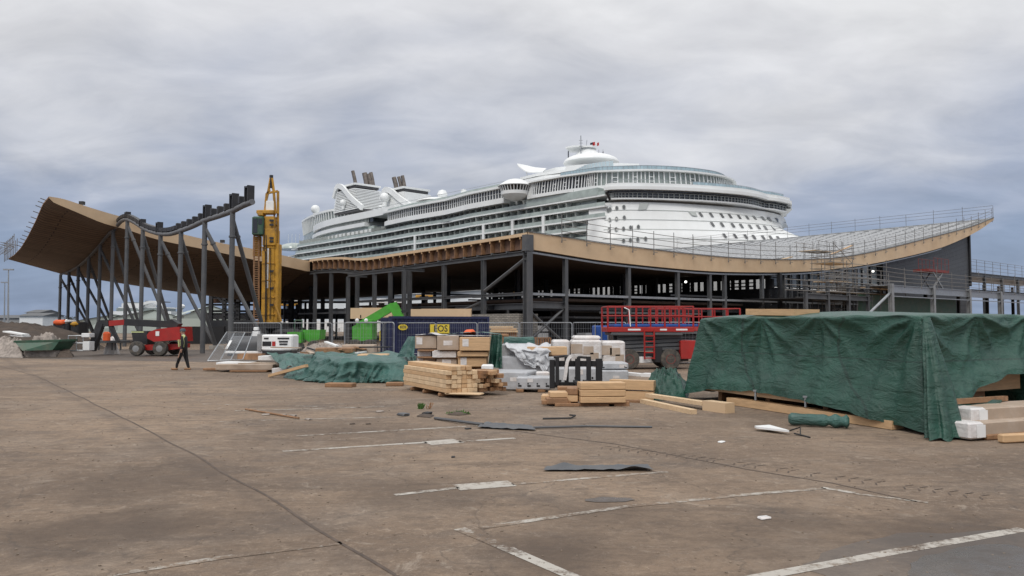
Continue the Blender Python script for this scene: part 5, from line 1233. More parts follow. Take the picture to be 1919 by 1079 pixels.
pk(1040, 1120, 690, 716, Y1+1.2, 1.2, 'grey_wrap', 'grey wrapped pack seen through the bars of the fork frame', gr=True, stripes=3, lab=[(.1, .3, .16, .16)])
pk(1005, 1030, 697, 705, Y1+.4, .5, 'white_wrap', 'folded white sheet left of the fork frame on the grey packs', nm='folded_sheet', cat='sheet', group=None)
pk(902, 924, 684, 693, Y1+.6, .6, 'white', 'small white block on the corner of the grey packs by the sawn timber', nm='white_block', cat='block', group=None)
for i, (x0, x1) in enumerate(((966, 982), (1005, 1022))): tag(MB().bb(((P(x0, 730, Y1).x+P(x1, 730, Y1).x)/2, Y1-.2, .05), (.22, .8, .1)).build('bearer', 'timber_dark'), ('left', 'right')[i]+' bearer under the small printed grey pack', 'bearer')
# crumpled grey sheet hanging over the big grey pack
def sheet(name, fn, nu, nv, m_, label, cat='sheet', amp=.06, fr=3, seed=0):
    mb = MB(); mb.grid(lambda u, v: V(fn(u, v))+V((amp*nz(u*fr*2+seed, v*fr, 1), -abs(amp*1.6*nz(u*fr*1.7, v*fr*1.7+seed, 2)), amp*nz(u*fr*2, v*fr*2, seed))), nu, nv)
    return tag(mb.build(name, m_, smooth=True), label, cat)
def gs(u, v):
    x0 = 943+40*v; x1 = 1035-10*v if v > .25 else 1035
    y0 = 645+ (0 if v < .1 else (v-.1)*42); y1 = 647+(v*52)
    return P(x0+(x1-x0)*u, 644+v*54*(.65+.35*u)+4*math.sin(u*7)*v, Y1+2.25+(1.1*(1-v*4) if v < .25 else 0)-.1*v)
sheet('crumpled_sheet', gs, 46, 36, 'grey_sheet', 'crumpled light grey sheet hanging over the large grey wrapped pack', amp=.13, fr=3.2, seed=3)
# white wrapped pallets
WP = 'white film wrapped pallets'
YP = 27.5
for i, (x0, x1, y0, y1, dY, lb) in enumerate(((1036, 1068, 637, 672, .5, 'left white film wrapped pallet, behind the timber block'), (1072, 1128, 637, 680, 0, 'large white film wrapped pallet of boxes beside the fence post'), (1129, 1172, 639, 684, .1, 'right white film wrapped pallet of cartons with white labels'), (1076, 1126, 629, 637, .4, 'low wrapped bundle lying on top of the large white pallet'))):
    o = pk(x0, x1, y0, y1, YP+dY, 1.3, 'white_wrap', lb, gr=i < 3, nm='wrapped_pallet', cat='pallet', group=WP, b=.06, lab=[(-.25, .2, .18, .3), (.3, -.1, .16, .26)] if i in (1, 2) else None)
    if i in (1, 2):
        a = P(x0, y0, YP+dY); c = P(x1, y1, YP+dY)
        for u, v, s_ in ((.15, .62, .42), (.55, .55, .36), (.75, .3, .3)): MB().box((a.x+(c.x-a.x)*u, YP+dY-.004, c.z+(a.z-c.z)*v), (s_, .02, s_*.8)).build('carton', 'carton', o)
# white sections right of the pallets
for i, (pa, pb, w_, h_, lb) in enumerate((((1180, 690), (1215, 692), .8, .25, 'white block of insulation right of the pallets'), ((1205, 705), (1262, 707), .5, .12, 'flat white panel behind the crumpled tarpaulin'), ((1150, 700), (1205, 705), .35, .1, 'white panel edge lying right of the wrapped packs'))):
    beam_between(pa, pb, w_, h_, 'white', 'insulation_board', lb, cat='panel', z=.3*(i == 0))
# ------------------------------------------------------------------ sawn timber bundle
TBd = thing('timber_bundle', 'neat bundle of pale sawn timbers on bearers in front of the green tarpaulin', 'timber bundle', G(830, 733))
a = G(757, 724); b = G(836, 735); dv = (b-a); dv.z = 0; Lb = dv.length; dv.normalize(); nv_ = V((-dv.y, dv.x, 0)); rzb = math.atan2(dv.y, dv.x)
# long faces run from left-back to the near end; the ends face right
Yb_ = G(838, 733).y; p0 = V((xat(757, 23.4), 23.4, .14)); p1 = V((xat(837, 20.4), 20.4, .14)); dv = (p1-p0).normalized(); nv_ = V((-dv.y, dv.x, 0)); rzb = math.atan2(dv.y, dv.x); Lb = (p1-p0).length
for r in range(6):
    for cidx in range(6 if r < 5 else 4):
        sh = random.uniform(-.06, .05); c = p0.lerp(p1, .5)+dv*(sh+(.03 if r == 5 else 0))+nv_*(.075+cidx*.15+(.12 if r == 5 else 0))+V((0, 0, .055+r*.118))
        MB().bb(c, (Lb, .142, .11), rzb, .006).build('timber', random.choice(['timber_pale', 'timber_pale', 'timber_pale', 'timber']), TBd)
for u in (.2, .5, .85): MB().bb(p0.lerp(p1, u)+nv_*.45+V((0, 0, -.08)), (.1, .95, .1), rzb).build('bearer', 'timber_dark', TBd)
TB2 = thing('timber_bundle', 'loose heap of short offcuts and dark sawn ends right of the neat timber bundle', 'timber bundle', G(900, 732))
q0_ = V((xat(842, 22.2), 22.2, .12)); q1_ = V((xat(912, 20.7), 20.7, .12)); dd = (q1_-q0_).normalized(); nn = V((-dd.y, dd.x, 0)); r2_ = math.atan2(dd.y, dd.x); random.seed(11)
for r in range(5):
    for cidx in range(6):
        L2 = random.uniform(.7, 1.15); c = q0_.lerp(q1_, .5)+dd*random.uniform(-.1, .28)+nn*(.05+cidx*.15)+V((0, 0, .05+r*.115))
        MB().bb(c, (L2, .13, .105), r2_+random.uniform(-.08, .08), .006, ry=random.uniform(-.05, .05)).build('timber', random.choice(['timber_end', 'timber_dark', 'timber', 'timber_pale']), TB2)
tag(MB().bb(V((xat(870, 20.3), 20.5, .12)), (1.0, .35, .05), -.3).build('board', 'timber_pale'), 'thin board leaning at the foot of the loose offcut heap', 'board')
# ------------------------------------------------------------------ stack of carton-coloured packs with draped tarps
YS = 26.0; CG = 'brown carton packs in the wooden stack'
rws = [((778, 818, 629, 653), (819, 860, 629, 656), (861, 918, 632, 657)), ((782, 808, 655, 668), (810, 855, 658, 670), (857, 915, 659, 668)), ((780, 816, 668, 678), (818, 856, 672, 684), (858, 912, 670, 687))]
nm_ = ('left', 'middle', 'right'); lv = ('top', 'middle', 'bottom')
for j, row in enumerate(rws):
    for i, (x0, x1, y0, y1) in enumerate(row):
        pk(x0, x1, y0, y1, YS-(.0 if i < 2 else .35)+.1*j-.3*i, 1.6, ['carton', 'carton', 'timber'][i] if j != 1 or i == 2 else 'white_wrap', '%s carton pack in the %s row of the brown stack beside the blue container' % (nm_[i], lv[j]), nm='carton_pack', group=CG, lab=[(-.3, .1, .2, .24)] if (i+j) % 2 == 0 else ([(0, 0, .3, .16)] if i == 1 else None), b=.012)
for i, (x0, x1) in enumerate(((781, 816), (818, 856), (858, 914))): pk(x0, x1, 690, 705, YS+.2, 1.6, 'carton', ('left', 'middle', 'right')[i]+' carton pack in the lowest hidden row of the brown stack', gr=True, nm='carton_pack', group=CG)
for j, (y0, y1) in enumerate(((655, 658), (668, 671), (686, 690))):
    o = MB().bb(V(((xat(782, YS)+xat(915, YS))/2, YS+.6, P(0, (y0+y1)/2, YS).z)), (2.35, 1.5, .06), 0); tag(o.build('bearer_board', 'timber_dark'), 'dark bearer boards below the %s row of the brown carton stack' % lv[j], 'bearer')
mb = MB(); mb.grid(lambda u, v: P(776+144*u, 629+2*u, YS-.5*u)+V((0, v*1.9, .03+.02*nz(u*9, v*5)+(.07*math.exp(-((u-.2)/.07)**2)))), 30, 8); tag(mb.build('top_sheet', 'white_wrap', smooth=True), 'white sheet lying on top of the brown carton stack', 'sheet')
def hang(name, tl, tr, bl, br__, Y0, Y1_, m_, label, seed, n=26, folds=5, amp=.09):
    def fn(u, v):
        a = V((tl[0]+(tr[0]-tl[0])*u, tl[1]+(tr[1]-tl[1])*u)); b_ = V((bl[0]+(br__[0]-bl[0])*u, bl[1]+(br__[1]-bl[1])*u)); p = a.lerp(b_, v)
        q = P(p.x, p.y, Y0+(Y1_-Y0)*u); return q+V((.5*amp*math.sin(u*folds*6.28*1.3+seed)*v, -amp*(math.sin(u*folds*6.28+seed)+1)*(.3+.7*v)-.12*v-amp*nz(u*4, v*3, seed), 0))
    mb = MB(); mb.grid(fn, n*2, n); return tag(mb.build(name, m_, smooth=True), label, 'tarpaulin')
hang('hanging_tarpaulin', (921, 627), (941, 627), (913, 687), (940, 689), 25.2, 25.4, 'tarp', 'folded dark green tarpaulin hanging down the right end of the brown carton stack', 1, folds=3)
hang('hanging_tarpaulin', (765, 630), (779, 630), (744, 668), (779, 668), 27.2, 26.2, 'tarp_faded', 'green tarpaulin slanting down the left end of the brown carton stack', 2, folds=2)
tag(lump('crumpled_tarpaulin', [(xat(x, y), y) for x, y in ((850, 27), (940, 26.5), (945, 29), (850, 29))], .1, 'tarp_faded', 2), 'grey green tarpaulin crumpled on the ground behind the brown carton stack', 'tarpaulin')
mb = MB(); mb.grid(lambda u, v: P(838+100*u, 627-4*math.sin(u*3.1)-3*abs(nz(u*7, v*3)), 26.5)+V((0, v*1.5, .0)), 40, 8); tag(mb.build('bunched_tarpaulin', 'tarp_faded', smooth=True), 'bunched grey green tarpaulin along the top back of the brown carton stack', 'tarpaulin')
o = drape('covered_pack', ccw([(xat(945, 29), 29), (xat(1000, 29), 29), (xat(1000, 30.5), 30.5), (xat(945, 30.5), 30.5)]), zat(632, 29), 'tarp_faded', hem=.8, flare=.03, fold=.02, seed=2, N=80, rings=6); tag(o, 'pack covered in faded green cloth behind the grey wrapped packs', 'tarpaulin')
tag(MB().bb(P(945, 628, 27.2), (.25, .8, .1), .1).build('timber_offcut', 'timber_dark'), 'brown timber end sticking out over the green tarpaulin knot', 'timber')
RC = thing('red_rag', 'crumpled bright red cloth bag on top of the brown carton stack', 'bag', P(880, 625, 27.5)); 
mb = MB(); mb.lathe(P(880, 624.5, 27.5), [(.02, -.07), (.2, -.05), (.22, .03), (.14, .12), (.02, .15)], 14)
for i, v in enumerate(mb.v): mb.v[i] = v+V((.07*nz(v.x*6, v.y*6, v.z*6), 0, .07*nz(v.x*7, v.z*9)))
mb.build('cloth', 'orange', RC, smooth=True)
# ------------------------------------------------------------------ low green tarpaulins and board piles at left
tag(drape('tarpaulin', ccw(gp((592, 712), (640, 718), (758, 716), (775, 700), (640, 692), (590, 694))), zat(671, 24.6), 'tarp_faded', hem=.02, flare=.3, fold=.42, freq=1.7, seed=9, N=460, rings=40, topn=.2, sag=.02, zf=lambda p: .76+.12*nz(p.x*.9, p.y*.9)+.05*nz(p.x*2.5, 1)), 'faded green tarpaulin heaped over a low pile in front of the board stack', 'tarpaulin')
tag(MB().bb(G(635, 726)+V((0, .25, .06)), (.9, .4, .13), -.2).build('bearer', 'timber_dark'), 'brown bearer under the left end of the low green tarpaulin', 'bearer'); tag(MB().bb(G(738, 724)+V((0, .2, .06)), (.55, .3, .12), .1).build('bearer', 'timber_dark'), 'brown bearer under the right end of the low green tarpaulin', 'bearer')
def t2(u, v):
    x = 500+95*u+ (1-u)*v*30; y = 659+ (6*u)+v*(26+18*u)+4*math.sin(u*9+v*3)*v; return P(x, y, 32.6-3.4*v-.6*u)
sheet('tarpaulin', t2, 50, 34, 'tarp_faded', 'rumpled faded green tarpaulin slipping off the left board pile', 'tarpaulin', amp=.2, fr=2.6, seed=8)
tag(lump('tarpaulin_end', gp((530, 708), (560, 712), (600, 716), (600, 698), (560, 692)), .5, 'tarp_faded', 6, rough_=.8, fr=2.4), 'crumpled end of faded tarpaulin on the ground by the slanting plank', 'tarpaulin')
BG = 'boards in the low pile at left'; rnd = random.Random(5)
for i, (x0, x1, y0, y1, Y, dep, m_, lb) in enumerate(((420, 520, 658, 662, 33.6, 1.4, 'white', 'white sheet board on top of the left board pile'), (445, 490, 663, 674, 33, 1.4, 'timber_dark', 'brown boxed pack under the white sheet board'), (484, 522, 667, 675, 32.6, 1.2, 'white', 'white wrapped end of the pack in the left board pile'),
        (405, 468, 679, 683, 32.2, 1.3, 'white', 'thin white board low at the left of the board pile'), (404, 512, 683, 693, 31.6, 1.5, 'carton', 'pale wide pallet of boards lowest in the left pile'), (446, 528, 680, 685, 32, 1.2, 'carton', 'bowed board in the middle of the left board pile'), (510, 560, 690, 700, 30.2, .8, 'white_wrap', 'pale wrapped bundle behind the slanting plank'), (380, 408, 690, 694, 32.2, .5, 'timber_dark', 'dark board end sticking out left of the board pile'), (430, 500, 694, 697, 31.4, .9, 'timber_dark', 'dark pallet runner under the left board pile'))):
    pk(x0, x1, y0, y1, Y, dep, m_, lb, rz=-.05+.04*rnd.random(), nm='board_pack', cat='boards', group=BG, b=.01)
a, b = G(505, 707), G(575, 696); tag(MB().bar(a+V((0, 0, .06)), P(575, 685, 27), .12, .1).build('plank', 'timber'), 'brown plank slanting up against the low green tarpaulin', 'plank')
# timber on the container side: big board packs behind tarps
for i, (x0, x1, y0, y1, Y, m_, lb) in enumerate(((668, 724, 664, 672, 29, 'timber', 'long timber lying on the tarpaulin before the blue container'), (640, 700, 646, 664, 33, 'carton', 'broken carton pack left of the blue container'), (590, 660, 652, 662, 32, 'timber_dark', 'brown broken boards behind the low tarpaulin'))):
    pk(x0, x1, y0, y1, Y, 1.0, m_, lb, nm='timber_pack', cat='timber', group=None, rz=.05)
for i in range(9):
    x = rnd.uniform(555, 690); y = rnd.uniform(648, 660); a = P(x, y, 31.5+rnd.random()*2); b = a+V((rnd.uniform(-1.3, 1.3), rnd.uniform(-.4, .4), rnd.uniform(-.1, .25)))
    tag(MB().bar(a, b, .2, .05).build('scrap_board', ['timber_dark', 'white', 'carton', 'steel_black'][i % 4]), ['brown', 'white', 'tan', 'black'][i % 4]+' strip of scrap in the heap between the generator and blue container', 'scrap', 'scrap strips between generator and container')
SCR = tag(lump('scrap_heap', [(xat(x, y), y) for x, y in ((540, 34), (690, 33), (690, 37), (550, 38))], 1.0, 'rubble', 3, rough_=.9, fr=2.5), 'low brown grey heap of scrap and dirt between the generator and blue container', 'scrap heap')

# ------------------------------------------------------------------ blue container, sign, machines
def rot2(v, a): return V((v.x*math.cos(a)-v.y*math.sin(a), v.x*math.sin(a)+v.y*math.cos(a), v.z))
YC = 42.0; cl = V((xat(731, 47.3), 47.3, 0)); cr = V((xat(914, 50), 50, 0)); ce = (cr-cl).normalized(); cn = V((ce.y, -ce.x, 0)); rzc = math.atan2(ce.y, ce.x); Lc = (cr-cl).length; hc = 2.45
CT = thing('shipping_container', 'dark blue corrugated shipping container with a yellow sign on its side', 'container', cl.lerp(cr, .5))
MB().box(cl.lerp(cr, .5)-cn*1.1+V((0, 0, hc/2)), (Lc, 2.1, hc-.1), rz=rzc).build('body', 'navy', CT)
mb = MB(); n = int(Lc/.28)
for i in range(n): 
    x = cl+ce*(Lc*(i+.5)/n); k = len(mb.v); w2 = .07
    mb.add([x-ce*w2-cn*.045+V((0, 0, .16)), x-ce*w2*.5+V((0, 0, .16)), x+ce*w2*.5+V((0, 0, .16)), x+ce*w2-cn*.045+V((0, 0, .16)), x-ce*w2-cn*.045+V((0, 0, hc-.12)), x-ce*w2*.5+V((0, 0, hc-.12)), x+ce*w2*.5+V((0, 0, hc-.12)), x+ce*w2-cn*.045+V((0, 0, hc-.12))], [(0, 1, 5, 4), (1, 2, 6, 5), (2, 3, 7, 6)])
mb.build('side_panel', 'navy', CT)
for z in (.08, hc-.06): MB().box(cl.lerp(cr, .5)+cn*.0+V((0, 0, z)), (Lc+.04, .14, .15), rz=rzc).build('side_rail', 'navy', CT)
for u in (0, 1): MB().box(cl.lerp(cr, u)+V((0, 0, hc/2)), (.16, .16, hc+.02), rz=rzc).build('corner_post', 'navy', CT)
# door end, left
mb = MB()
for k in range(8): mb.box(cl-ce*.03-cn*(.15+.26*k)+V((0, 0, hc/2)), (.06, .12, hc-.3), rz=rzc)
mb.build('door', 'navy', CT)
for z_ in (): pass
def on_c(px, py, off=.02): return onplane(px, py, cl+cn*off, cn)
sg = on_c(824, 616, .09); w_ = (on_c(842, 616)-on_c(806, 616)).length; h_ = (on_c(824, 608)-on_c(824, 625)).length
sgo = MB().box(sg, (w_, .03, h_), rz=rzc).build('sign_board', 'yellow_sign', CT); text_on('EOS', h_*.98, sg+cn*.02+ce*.06, R(90), rzc, 'black', CT, sx=.95)
ov = on_c(755, 613, .09); MB().lathe(ov, [(.30, -.02), (.30, .02)], 20, 'Y', Matrix.Rotation(rzc, 3, 'Z') @ Matrix.Diagonal((1, 1, .62))).build('sign_board', 'yellow_sign', CT)
text_on('EOS', .22, ov+cn*.03, R(90), rzc, 'navy', CT)
tl = onplane(712, 629, cl-ce*.09, ce); MB().box(tl, (.02, .22, .65), rz=rzc).build('label_plate', 'yellow_sign', CT)
# long timber boxes behind the container
LB = 'open timber boxes behind the container'
for i, (x0, x1, y0, y1, Y, lb) in enumerate(((657, 735, 577, 597, 57, 'left open timber roof box behind the green boom'), (770, 882, 579, 597, 56, 'right open timber roof box above the blue container'))):
    a, c = P(x0, y0, Y), P(x1, y1, Y); o = thing('timber_box', lb, 'timber box', ((a.x+c.x)/2, Y, c.z), LB); h = a.z-c.z
    for nm__, cc, sz in (('side', ((a.x+c.x)/2, Y, (a.z+c.z)/2), (c.x-a.x, .08, h)), ('side', ((a.x+c.x)/2+.3, Y+1.5, (a.z+c.z)/2+.05), (c.x-a.x-.6, .08, h)), ('end', (c.x-.04, Y+.78, (a.z+c.z)/2), (.08, 1.5, h)), ('end', (a.x+.04, Y+.78, (a.z+c.z)/2), (.08, 1.5, h)), ('base', ((a.x+c.x)/2, Y+.78, c.z+.05), (c.x-a.x-.2, 1.4, .08))): MB().box(cc, sz).build(nm__, 'glulam', o)
    for u in (.2, .8):
        t_ = MB().box((a.x+(c.x-a.x)*u, Y+.7, c.z/2), (.2, 1.2, c.z)); tag(t_.build('trestle', 'steel_black'), '%s trestle under the %s open timber box' % (('left', 'right')[u > .5], ('left', 'right')[i]), 'trestle')
# green telehandler boom
TH = thing('telehandler', 'bright green telehandler with its boom raised over the left end of the blue container', 'machine', (xat(690, 52), 52, 0))
YT = 52.5
MB().add([P(660, 642, YT), P(697, 636, YT), P(697, 600, YT), P(686, 597, YT), P(672, 606, YT), P(660, 612, YT)]+[p+V((0, 2, 0)) for p in (P(660, 642, YT), P(697, 636, YT), P(697, 600, YT), P(686, 597, YT), P(672, 606, YT), P(660, 612, YT))], [(0, 1, 2, 3, 4, 5), (11, 10, 9, 8, 7, 6)]+[(i, (i+1) % 6+0, (i+1) % 6+6, i+6) for i in range(6)]).build('body', 'green_machine', TH)
bmb = MB().bar(P(672, 612, YT+1), P(737, 574, YT+1), .5, .55).build('boom', 'green_machine', TH); MB().bar(P(728, 577, YT+1), P(745, 571, YT+1), .4, .45).build('boom_tip', 'green_machine', bmb)
MB().bar(P(738, 574, YT+.9), P(750, 596, YT+.9), .7, .6).build('carriage', 'green_machine', TH); MB().bar(P(752, 584, YT+.9), P(765, 583, YT+.9), .3, .15).bar(P(764, 580, YT+.9), P(765, 596, YT+.9), .12).build('fork', 'steel_black', TH)
for px_ in (666, 692):
    wl = MB().lathe(P(px_, 652, YT-.2), [(.4, -.2), (.58, -.16), (.6, 0), (.58, .16), (.4, .2)], 20, 'Y').build('wheel', 'rubber', TH, smooth='auto')
for px_ in (669, 686): MB().lathe(P(px_, 600, YT-.3), [(.03, -.05), (.13, .0), (.13, .04)], 12, 'Y').build('headlight', 'white', TH)
MB().bar(P(676, 596, YT), P(676, 590, YT), .06).build('beacon', 'black', TH)
# green dumper
DM = thing('dumper', 'small green site dumper parked behind the fence left of the blue container', 'machine', (xat(575, 50), 50, 0))
MB().add([P(563, 618, 50), P(600, 618, 50), P(598, 636, 50), P(580, 641, 50), P(568, 634, 50)]+[p+V((0, 1.6, 0)) for p in (P(563, 618, 50), P(600, 618, 50), P(598, 636, 50), P(580, 641, 50), P(568, 634, 50))], [(0, 1, 2, 3, 4), (9, 8, 7, 6, 5)]+[(i, (i+1) % 5, (i+1) % 5+5, i+5) for i in range(5)]).build('skip', 'green_machine', DM)
MB().box(P(556, 632, 50), (.9, 1.2, .7)).build('engine_cover', 'green_machine', DM)
for px_ in (557, 588): MB().lathe(P(px_, 651, 49.6), [(.3, -.15), (.45, -.1), (.46, .1), (.3, .15)], 18, 'Y').build('wheel', 'rubber', DM, smooth='auto')
mb = MB()
for px_ in (552, 566): mb.tube([P(px_, 630, 50), P(px_, 600, 50)], .04, 6)
mb.tube([P(552, 600, 50), P(566, 600, 50)], .04, 6); mb.build('roll_bar', 'green_dark', DM)
# generator and cable drum
YG = 33.5
GN = thing('generator', 'white box generator with dark labels standing behind the green tarpaulin', 'generator', (xat(515, YG), YG+.5, 0))
a, c = P(489, 627, YG), P(548, 657, YG); MB().bb(((a.x+c.x)/2, YG+.5, (a.z+c.z)/2), (c.x-a.x, 1, a.z-c.z), 0, .06).build('body', 'white', GN); MB().bb(((a.x+c.x)/2, YG+.5, c.z-.08), (c.x-a.x-.1, .95, .16)).build('skid', 'steel_black', GN)
a2, c2 = P(482, 626, YG), P(489, 657, YG); MB().box(((a2.x+c2.x)/2, YG+.4, (a2.z+c2.z)/2), (c2.x-a2.x, .8, a2.z-c2.z)).build('end_panel', 'steel_light', GN)
lb_ = P(500, 644, YG-.01); MB().box(lb_, (.38, .02, .2)).build('label_plate', 'black', GN); MB().box(P(513, 644, YG-.012), (.14, .02, .2)).build('label_plate', 'red', GN)
for (x, y, w2) in ((531, 634, .5), (531, 640, .38), (531, 645, .34), (499, 634, .2)): MB().box(P(x, y, YG-.01), (w2, .02, .07)).build('printed_mark', 'steel_black', GN)
CDm = thing('cable_drum', 'dark blue grey pipe drum lying left of the white generator', 'drum', (xat(462, 34.2), 34.2, 0)); 
MB().lathe(P(461, 645, 34.2), [(.35, -.62), (.37, -.6), (.37, .6), (.35, .62)], 28, 'X').build('drum', 'steel', CDm, smooth='auto')
tag(MB().bb(P(480, 631, 36), (.3, .3, .5)).bb(P(480, 628, 36)+V((0, 0, .3)), (.2, .2, .15)).build('white_canister', 'white'), 'small white canister behind the generator', 'canister')
# ------------------------------------------------------------------ fences
FG = 'mesh fence panels across the works'
def panel(A_, B_, label, lean=0, h=2.0):
    A_ = V((A_[0], A_[1], .05)); B_ = V((B_[0], B_[1], .05)); e = (B_-A_); L_ = e.length; e.normalize(); A_ += e*.04; B_ -= e*.04; U = V((0, 0, 1)); nrm = V((-e.y, e.x, 0)); U = (U*math.cos(lean)+nrm*math.sin(lean)).normalized()
    o = thing('mesh_fence', label, 'fence', A_.lerp(B_, .5)-V((0, 0, .05)), FG); r = .1
    fr_ = [A_, A_+U*(h-r)]+[A_+U*(h-r+r*math.sin(R(k)))+e*(r-r*math.cos(R(k))) for k in (30, 60, 90)]+[B_+U*(h-r+r*math.sin(R(k)))-e*(r-r*math.cos(R(k))) for k in (90, 60, 30)]+[B_+U*(h-r), B_]
    MB().tube(fr_, .024, 6).tube([A_+U*.12, B_+U*.12], .02, 6).build('frame', 'galv', o)
    mb = MB(); n = int(L_/.16)
    for i in range(1, n): p = A_+e*(L_*i/n); mb.bar(p+U*.12, p+U*h, .006)
    for z in (.5, .9, 1.3, 1.7): mb.bar(A_+U*z, B_+U*z, .006)
    mb.build('mesh', 'galv', o)
    return o
FP = [(8.9, 35.6), (5.45, 36.6), (3.08, 39.3), (.4, 41.8), (-2.0, 44.3), (-4.6, 46.6), (-8.0, 47.9), (-11.4, 48.8), (-14.8, 49.3), (-18.2, 49.6)]
where = ['before the red scissor lift, partly behind the big tarpaulin', 'right of the post beside the white pallets', 'behind the white wrapped pallets', 'in front of the dark crossed braces', 'in front of the stone wall', 'before the yellow sign of the blue container', 'before the middle of the blue container', 'before the green telehandler body', 'before the small green dumper', 'before the foot of the yellow rig']
for i in range(len(FP)-1): panel(FP[i], FP[i+1], 'grey mesh fence panel '+where[i])
for i, p in enumerate(FP[:-1]):
    o = MB().bb((p[0], p[1], .07), (.22, .7, .14), .6+.1*i, .03).build('rubber_block', 'rubber'); tag(o, 'rubber fence foot under the join '+where[i], 'fence foot', 'fence feet')
MB_ = MB().tube([V((5.5, 36.5, 1.6)), V((7.2, 33.5, .1))], .03, 6).build('fence_brace', 'galv'); tag(MB_, 'slanting grey tube brace propping the fence beside the white pallets', 'brace')
panel((xat(645, 36), 36), (xat(740, 35), 35), 'nearer mesh fence panel standing before the left end of the container'); 
o = panel((xat(394, 30.5), 30.5), (xat(440, 30.8), 30.8), 'mesh panel leaning back beside the pipe drum', lean=-.0)
# make that one a leaning spare panel
for ch in list(o.children): bpy.data.objects.remove(ch)
a = P(389, 676, 29.8); b = P(432, 675, 30); c = P(459, 623, 31.6); d = P(425, 622, 31.5); mb = MB().tube([a, b, c, d, a], .022, 6); mb.tube([a+V((.3, .5, 0)), b+V((.3, .5, 0)), c+V((.15, .5, 0)), d+V((.15, .5, 0)), a+V((.3, .5, 0))], .022, 6); mb.build('frame', 'galv', o)
mb = MB()
for i in range(1, 14): mb.bar(a.lerp(b, i/14), d.lerp(c, i/14), .005)
for i in range(1, 24): mb.bar(a.lerp(d, i/24), b.lerp(c, i/24), .005)
mb.build('mesh', 'galv', o); MB().bar(a.lerp(c, .5)+V((0, -.03, -.1)), a.lerp(c, .62)+V((0, -.03, .1)), .12, .01).build('label_plate', 'white', o)
# ------------------------------------------------------------------ red scissor lifts
def scissor(loc, L_=5.0, W=2.0, rz=0, label='', far=False):
    o = thing('scissor_lift', label, 'scissor lift', loc, 'red scissor lifts'); 
    m3 = Matrix.Rotation(rz, 3, 'Z'); B0 = V(loc)
    def T_(x, y, z): return B0+m3 @ V((x, y, z))
    def bx_(x0, x1, y0, y1, z0, z1, m_, nm, par=o, b=.02): return MB().bb(T_((x0+x1)/2, (y0+y1)/2, (z0+z1)/2), (x1-x0, y1-y0, z1-z0), rz, b).build(nm, m_, par)
    bx_(0.3, L_-.2, -W/2+.25, W/2-.25, .35, .72, 'steel_black', 'chassis')
    for x in (.95, L_-1.05):
        for y in (-W/2+.1, W/2-.1):
            wl = MB().lathe(T_(x, y, .45), [(.26, -.16), (.42, -.15), (.45, -.08), (.45, .08), (.42, .15), (.26, .16)], 24, 'Y', m3).build('wheel', 'rubber', o, smooth='auto')
            MB().lathe(T_(x, y, .45), [(.05, -.12), (.2, -.165), (.25, -.14), (.25, .14), (.2, .165), (.05, .12)], 20, 'Y', m3).build('rim', 'red_dull', wl, smooth='auto')
    bx_(2.05, 2.4, -W/2+.0, -W/2+.3, .3, .95, 'black', 'battery_box'); bx_(L_-.6, L_+.1, -W/2+.02, W/2-.1, .45, 1.25, 'red', 'engine_cover')
    for k in range(5):
        z = .8+k*.17
        for y in (-W/2+.35, W/2-.35): MB().bar(T_(.5, y, z), T_(L_-.5, y, z+.12), .1, .12).bar(T_(.5, y+.1, z+.12), T_(L_-.5, y+.1, z), .1, .12).build('scissor_arm', 'steel', o)
    zd = 1.62
    bx_(0, L_, -W/2, W/2, zd, zd+.22, 'red', 'platform'); bx_(.15, L_-.5, -W/2-.01, W/2, zd-.14, zd-.02, 'steel', 'platform_beam'); bx_(.3, L_-.3, -W/2+.06, W/2-.06, zd+.23, zd+.36, 'blue', 'load_sheet')
    zt_ = zd+1.12; n = 6
    for y in (-W/2+.04, W/2-.04):
        for z in (zt_, zd+.72): MB().tube([T_(.03, y, z), T_(L_-.03, y, z)], .028, 6).build('guard_rail', 'red', o)
        for i in range(n+1): MB().bar(T_(.03+(L_-.06)*i/n, y, zd+.2), T_(.03+(L_-.06)*i/n, y, zt_), .045 if i % 2 else .08, .045).build('rail_post', 'red', o)
    for x in (.03, L_-.03):
        for z in (zt_, zd+.72): MB().tube([T_(x, -W/2+.04, z), T_(x, W/2-.04, z)], .028, 6).build('guard_rail', 'red', o)
    if not far:
        for x in (1.6, 2.02): MB().bar(T_(x, -W/2-.1, .45), T_(x, -W/2-.1, 1.75), .05).build('ladder_stile', 'red', o)
        for i in range(6): MB().bar(T_(1.6, -W/2-.1, .5+.24*i), T_(2.02, -W/2-.1, .5+.24*i), .045).build('ladder_rung', 'red', o)
        for x0, w2 in ((.9, .55), (2.3, .3), (3.0, .5)): MB().box(T_(x0+w2/2, -W/2-.004, zd+.11), (w2, .008, .07), rz=rz).build('printed_mark', 'white', o)
        MB().tube([T_(.75, -W/2+.02, zt_-.05), T_(.95, -W/2-.05, zt_-.15), T_(1.0, -W/2-.05, zd+.25)], .025, 6).build('handle', 'white', o)
    return o
x0 = xat(1137, 33.5); scissor((x0, 34.4, 0), L_=3.8, W=1.9, rz=.02, label='large red scissor lift with a ladder, nearest one behind the fence')
scissor((xat(1225, 38.5), 38.8, 0), L_=4.2, W=1.9, rz=.05, label='red scissor lift with raised rails behind the nearest one', far=True)
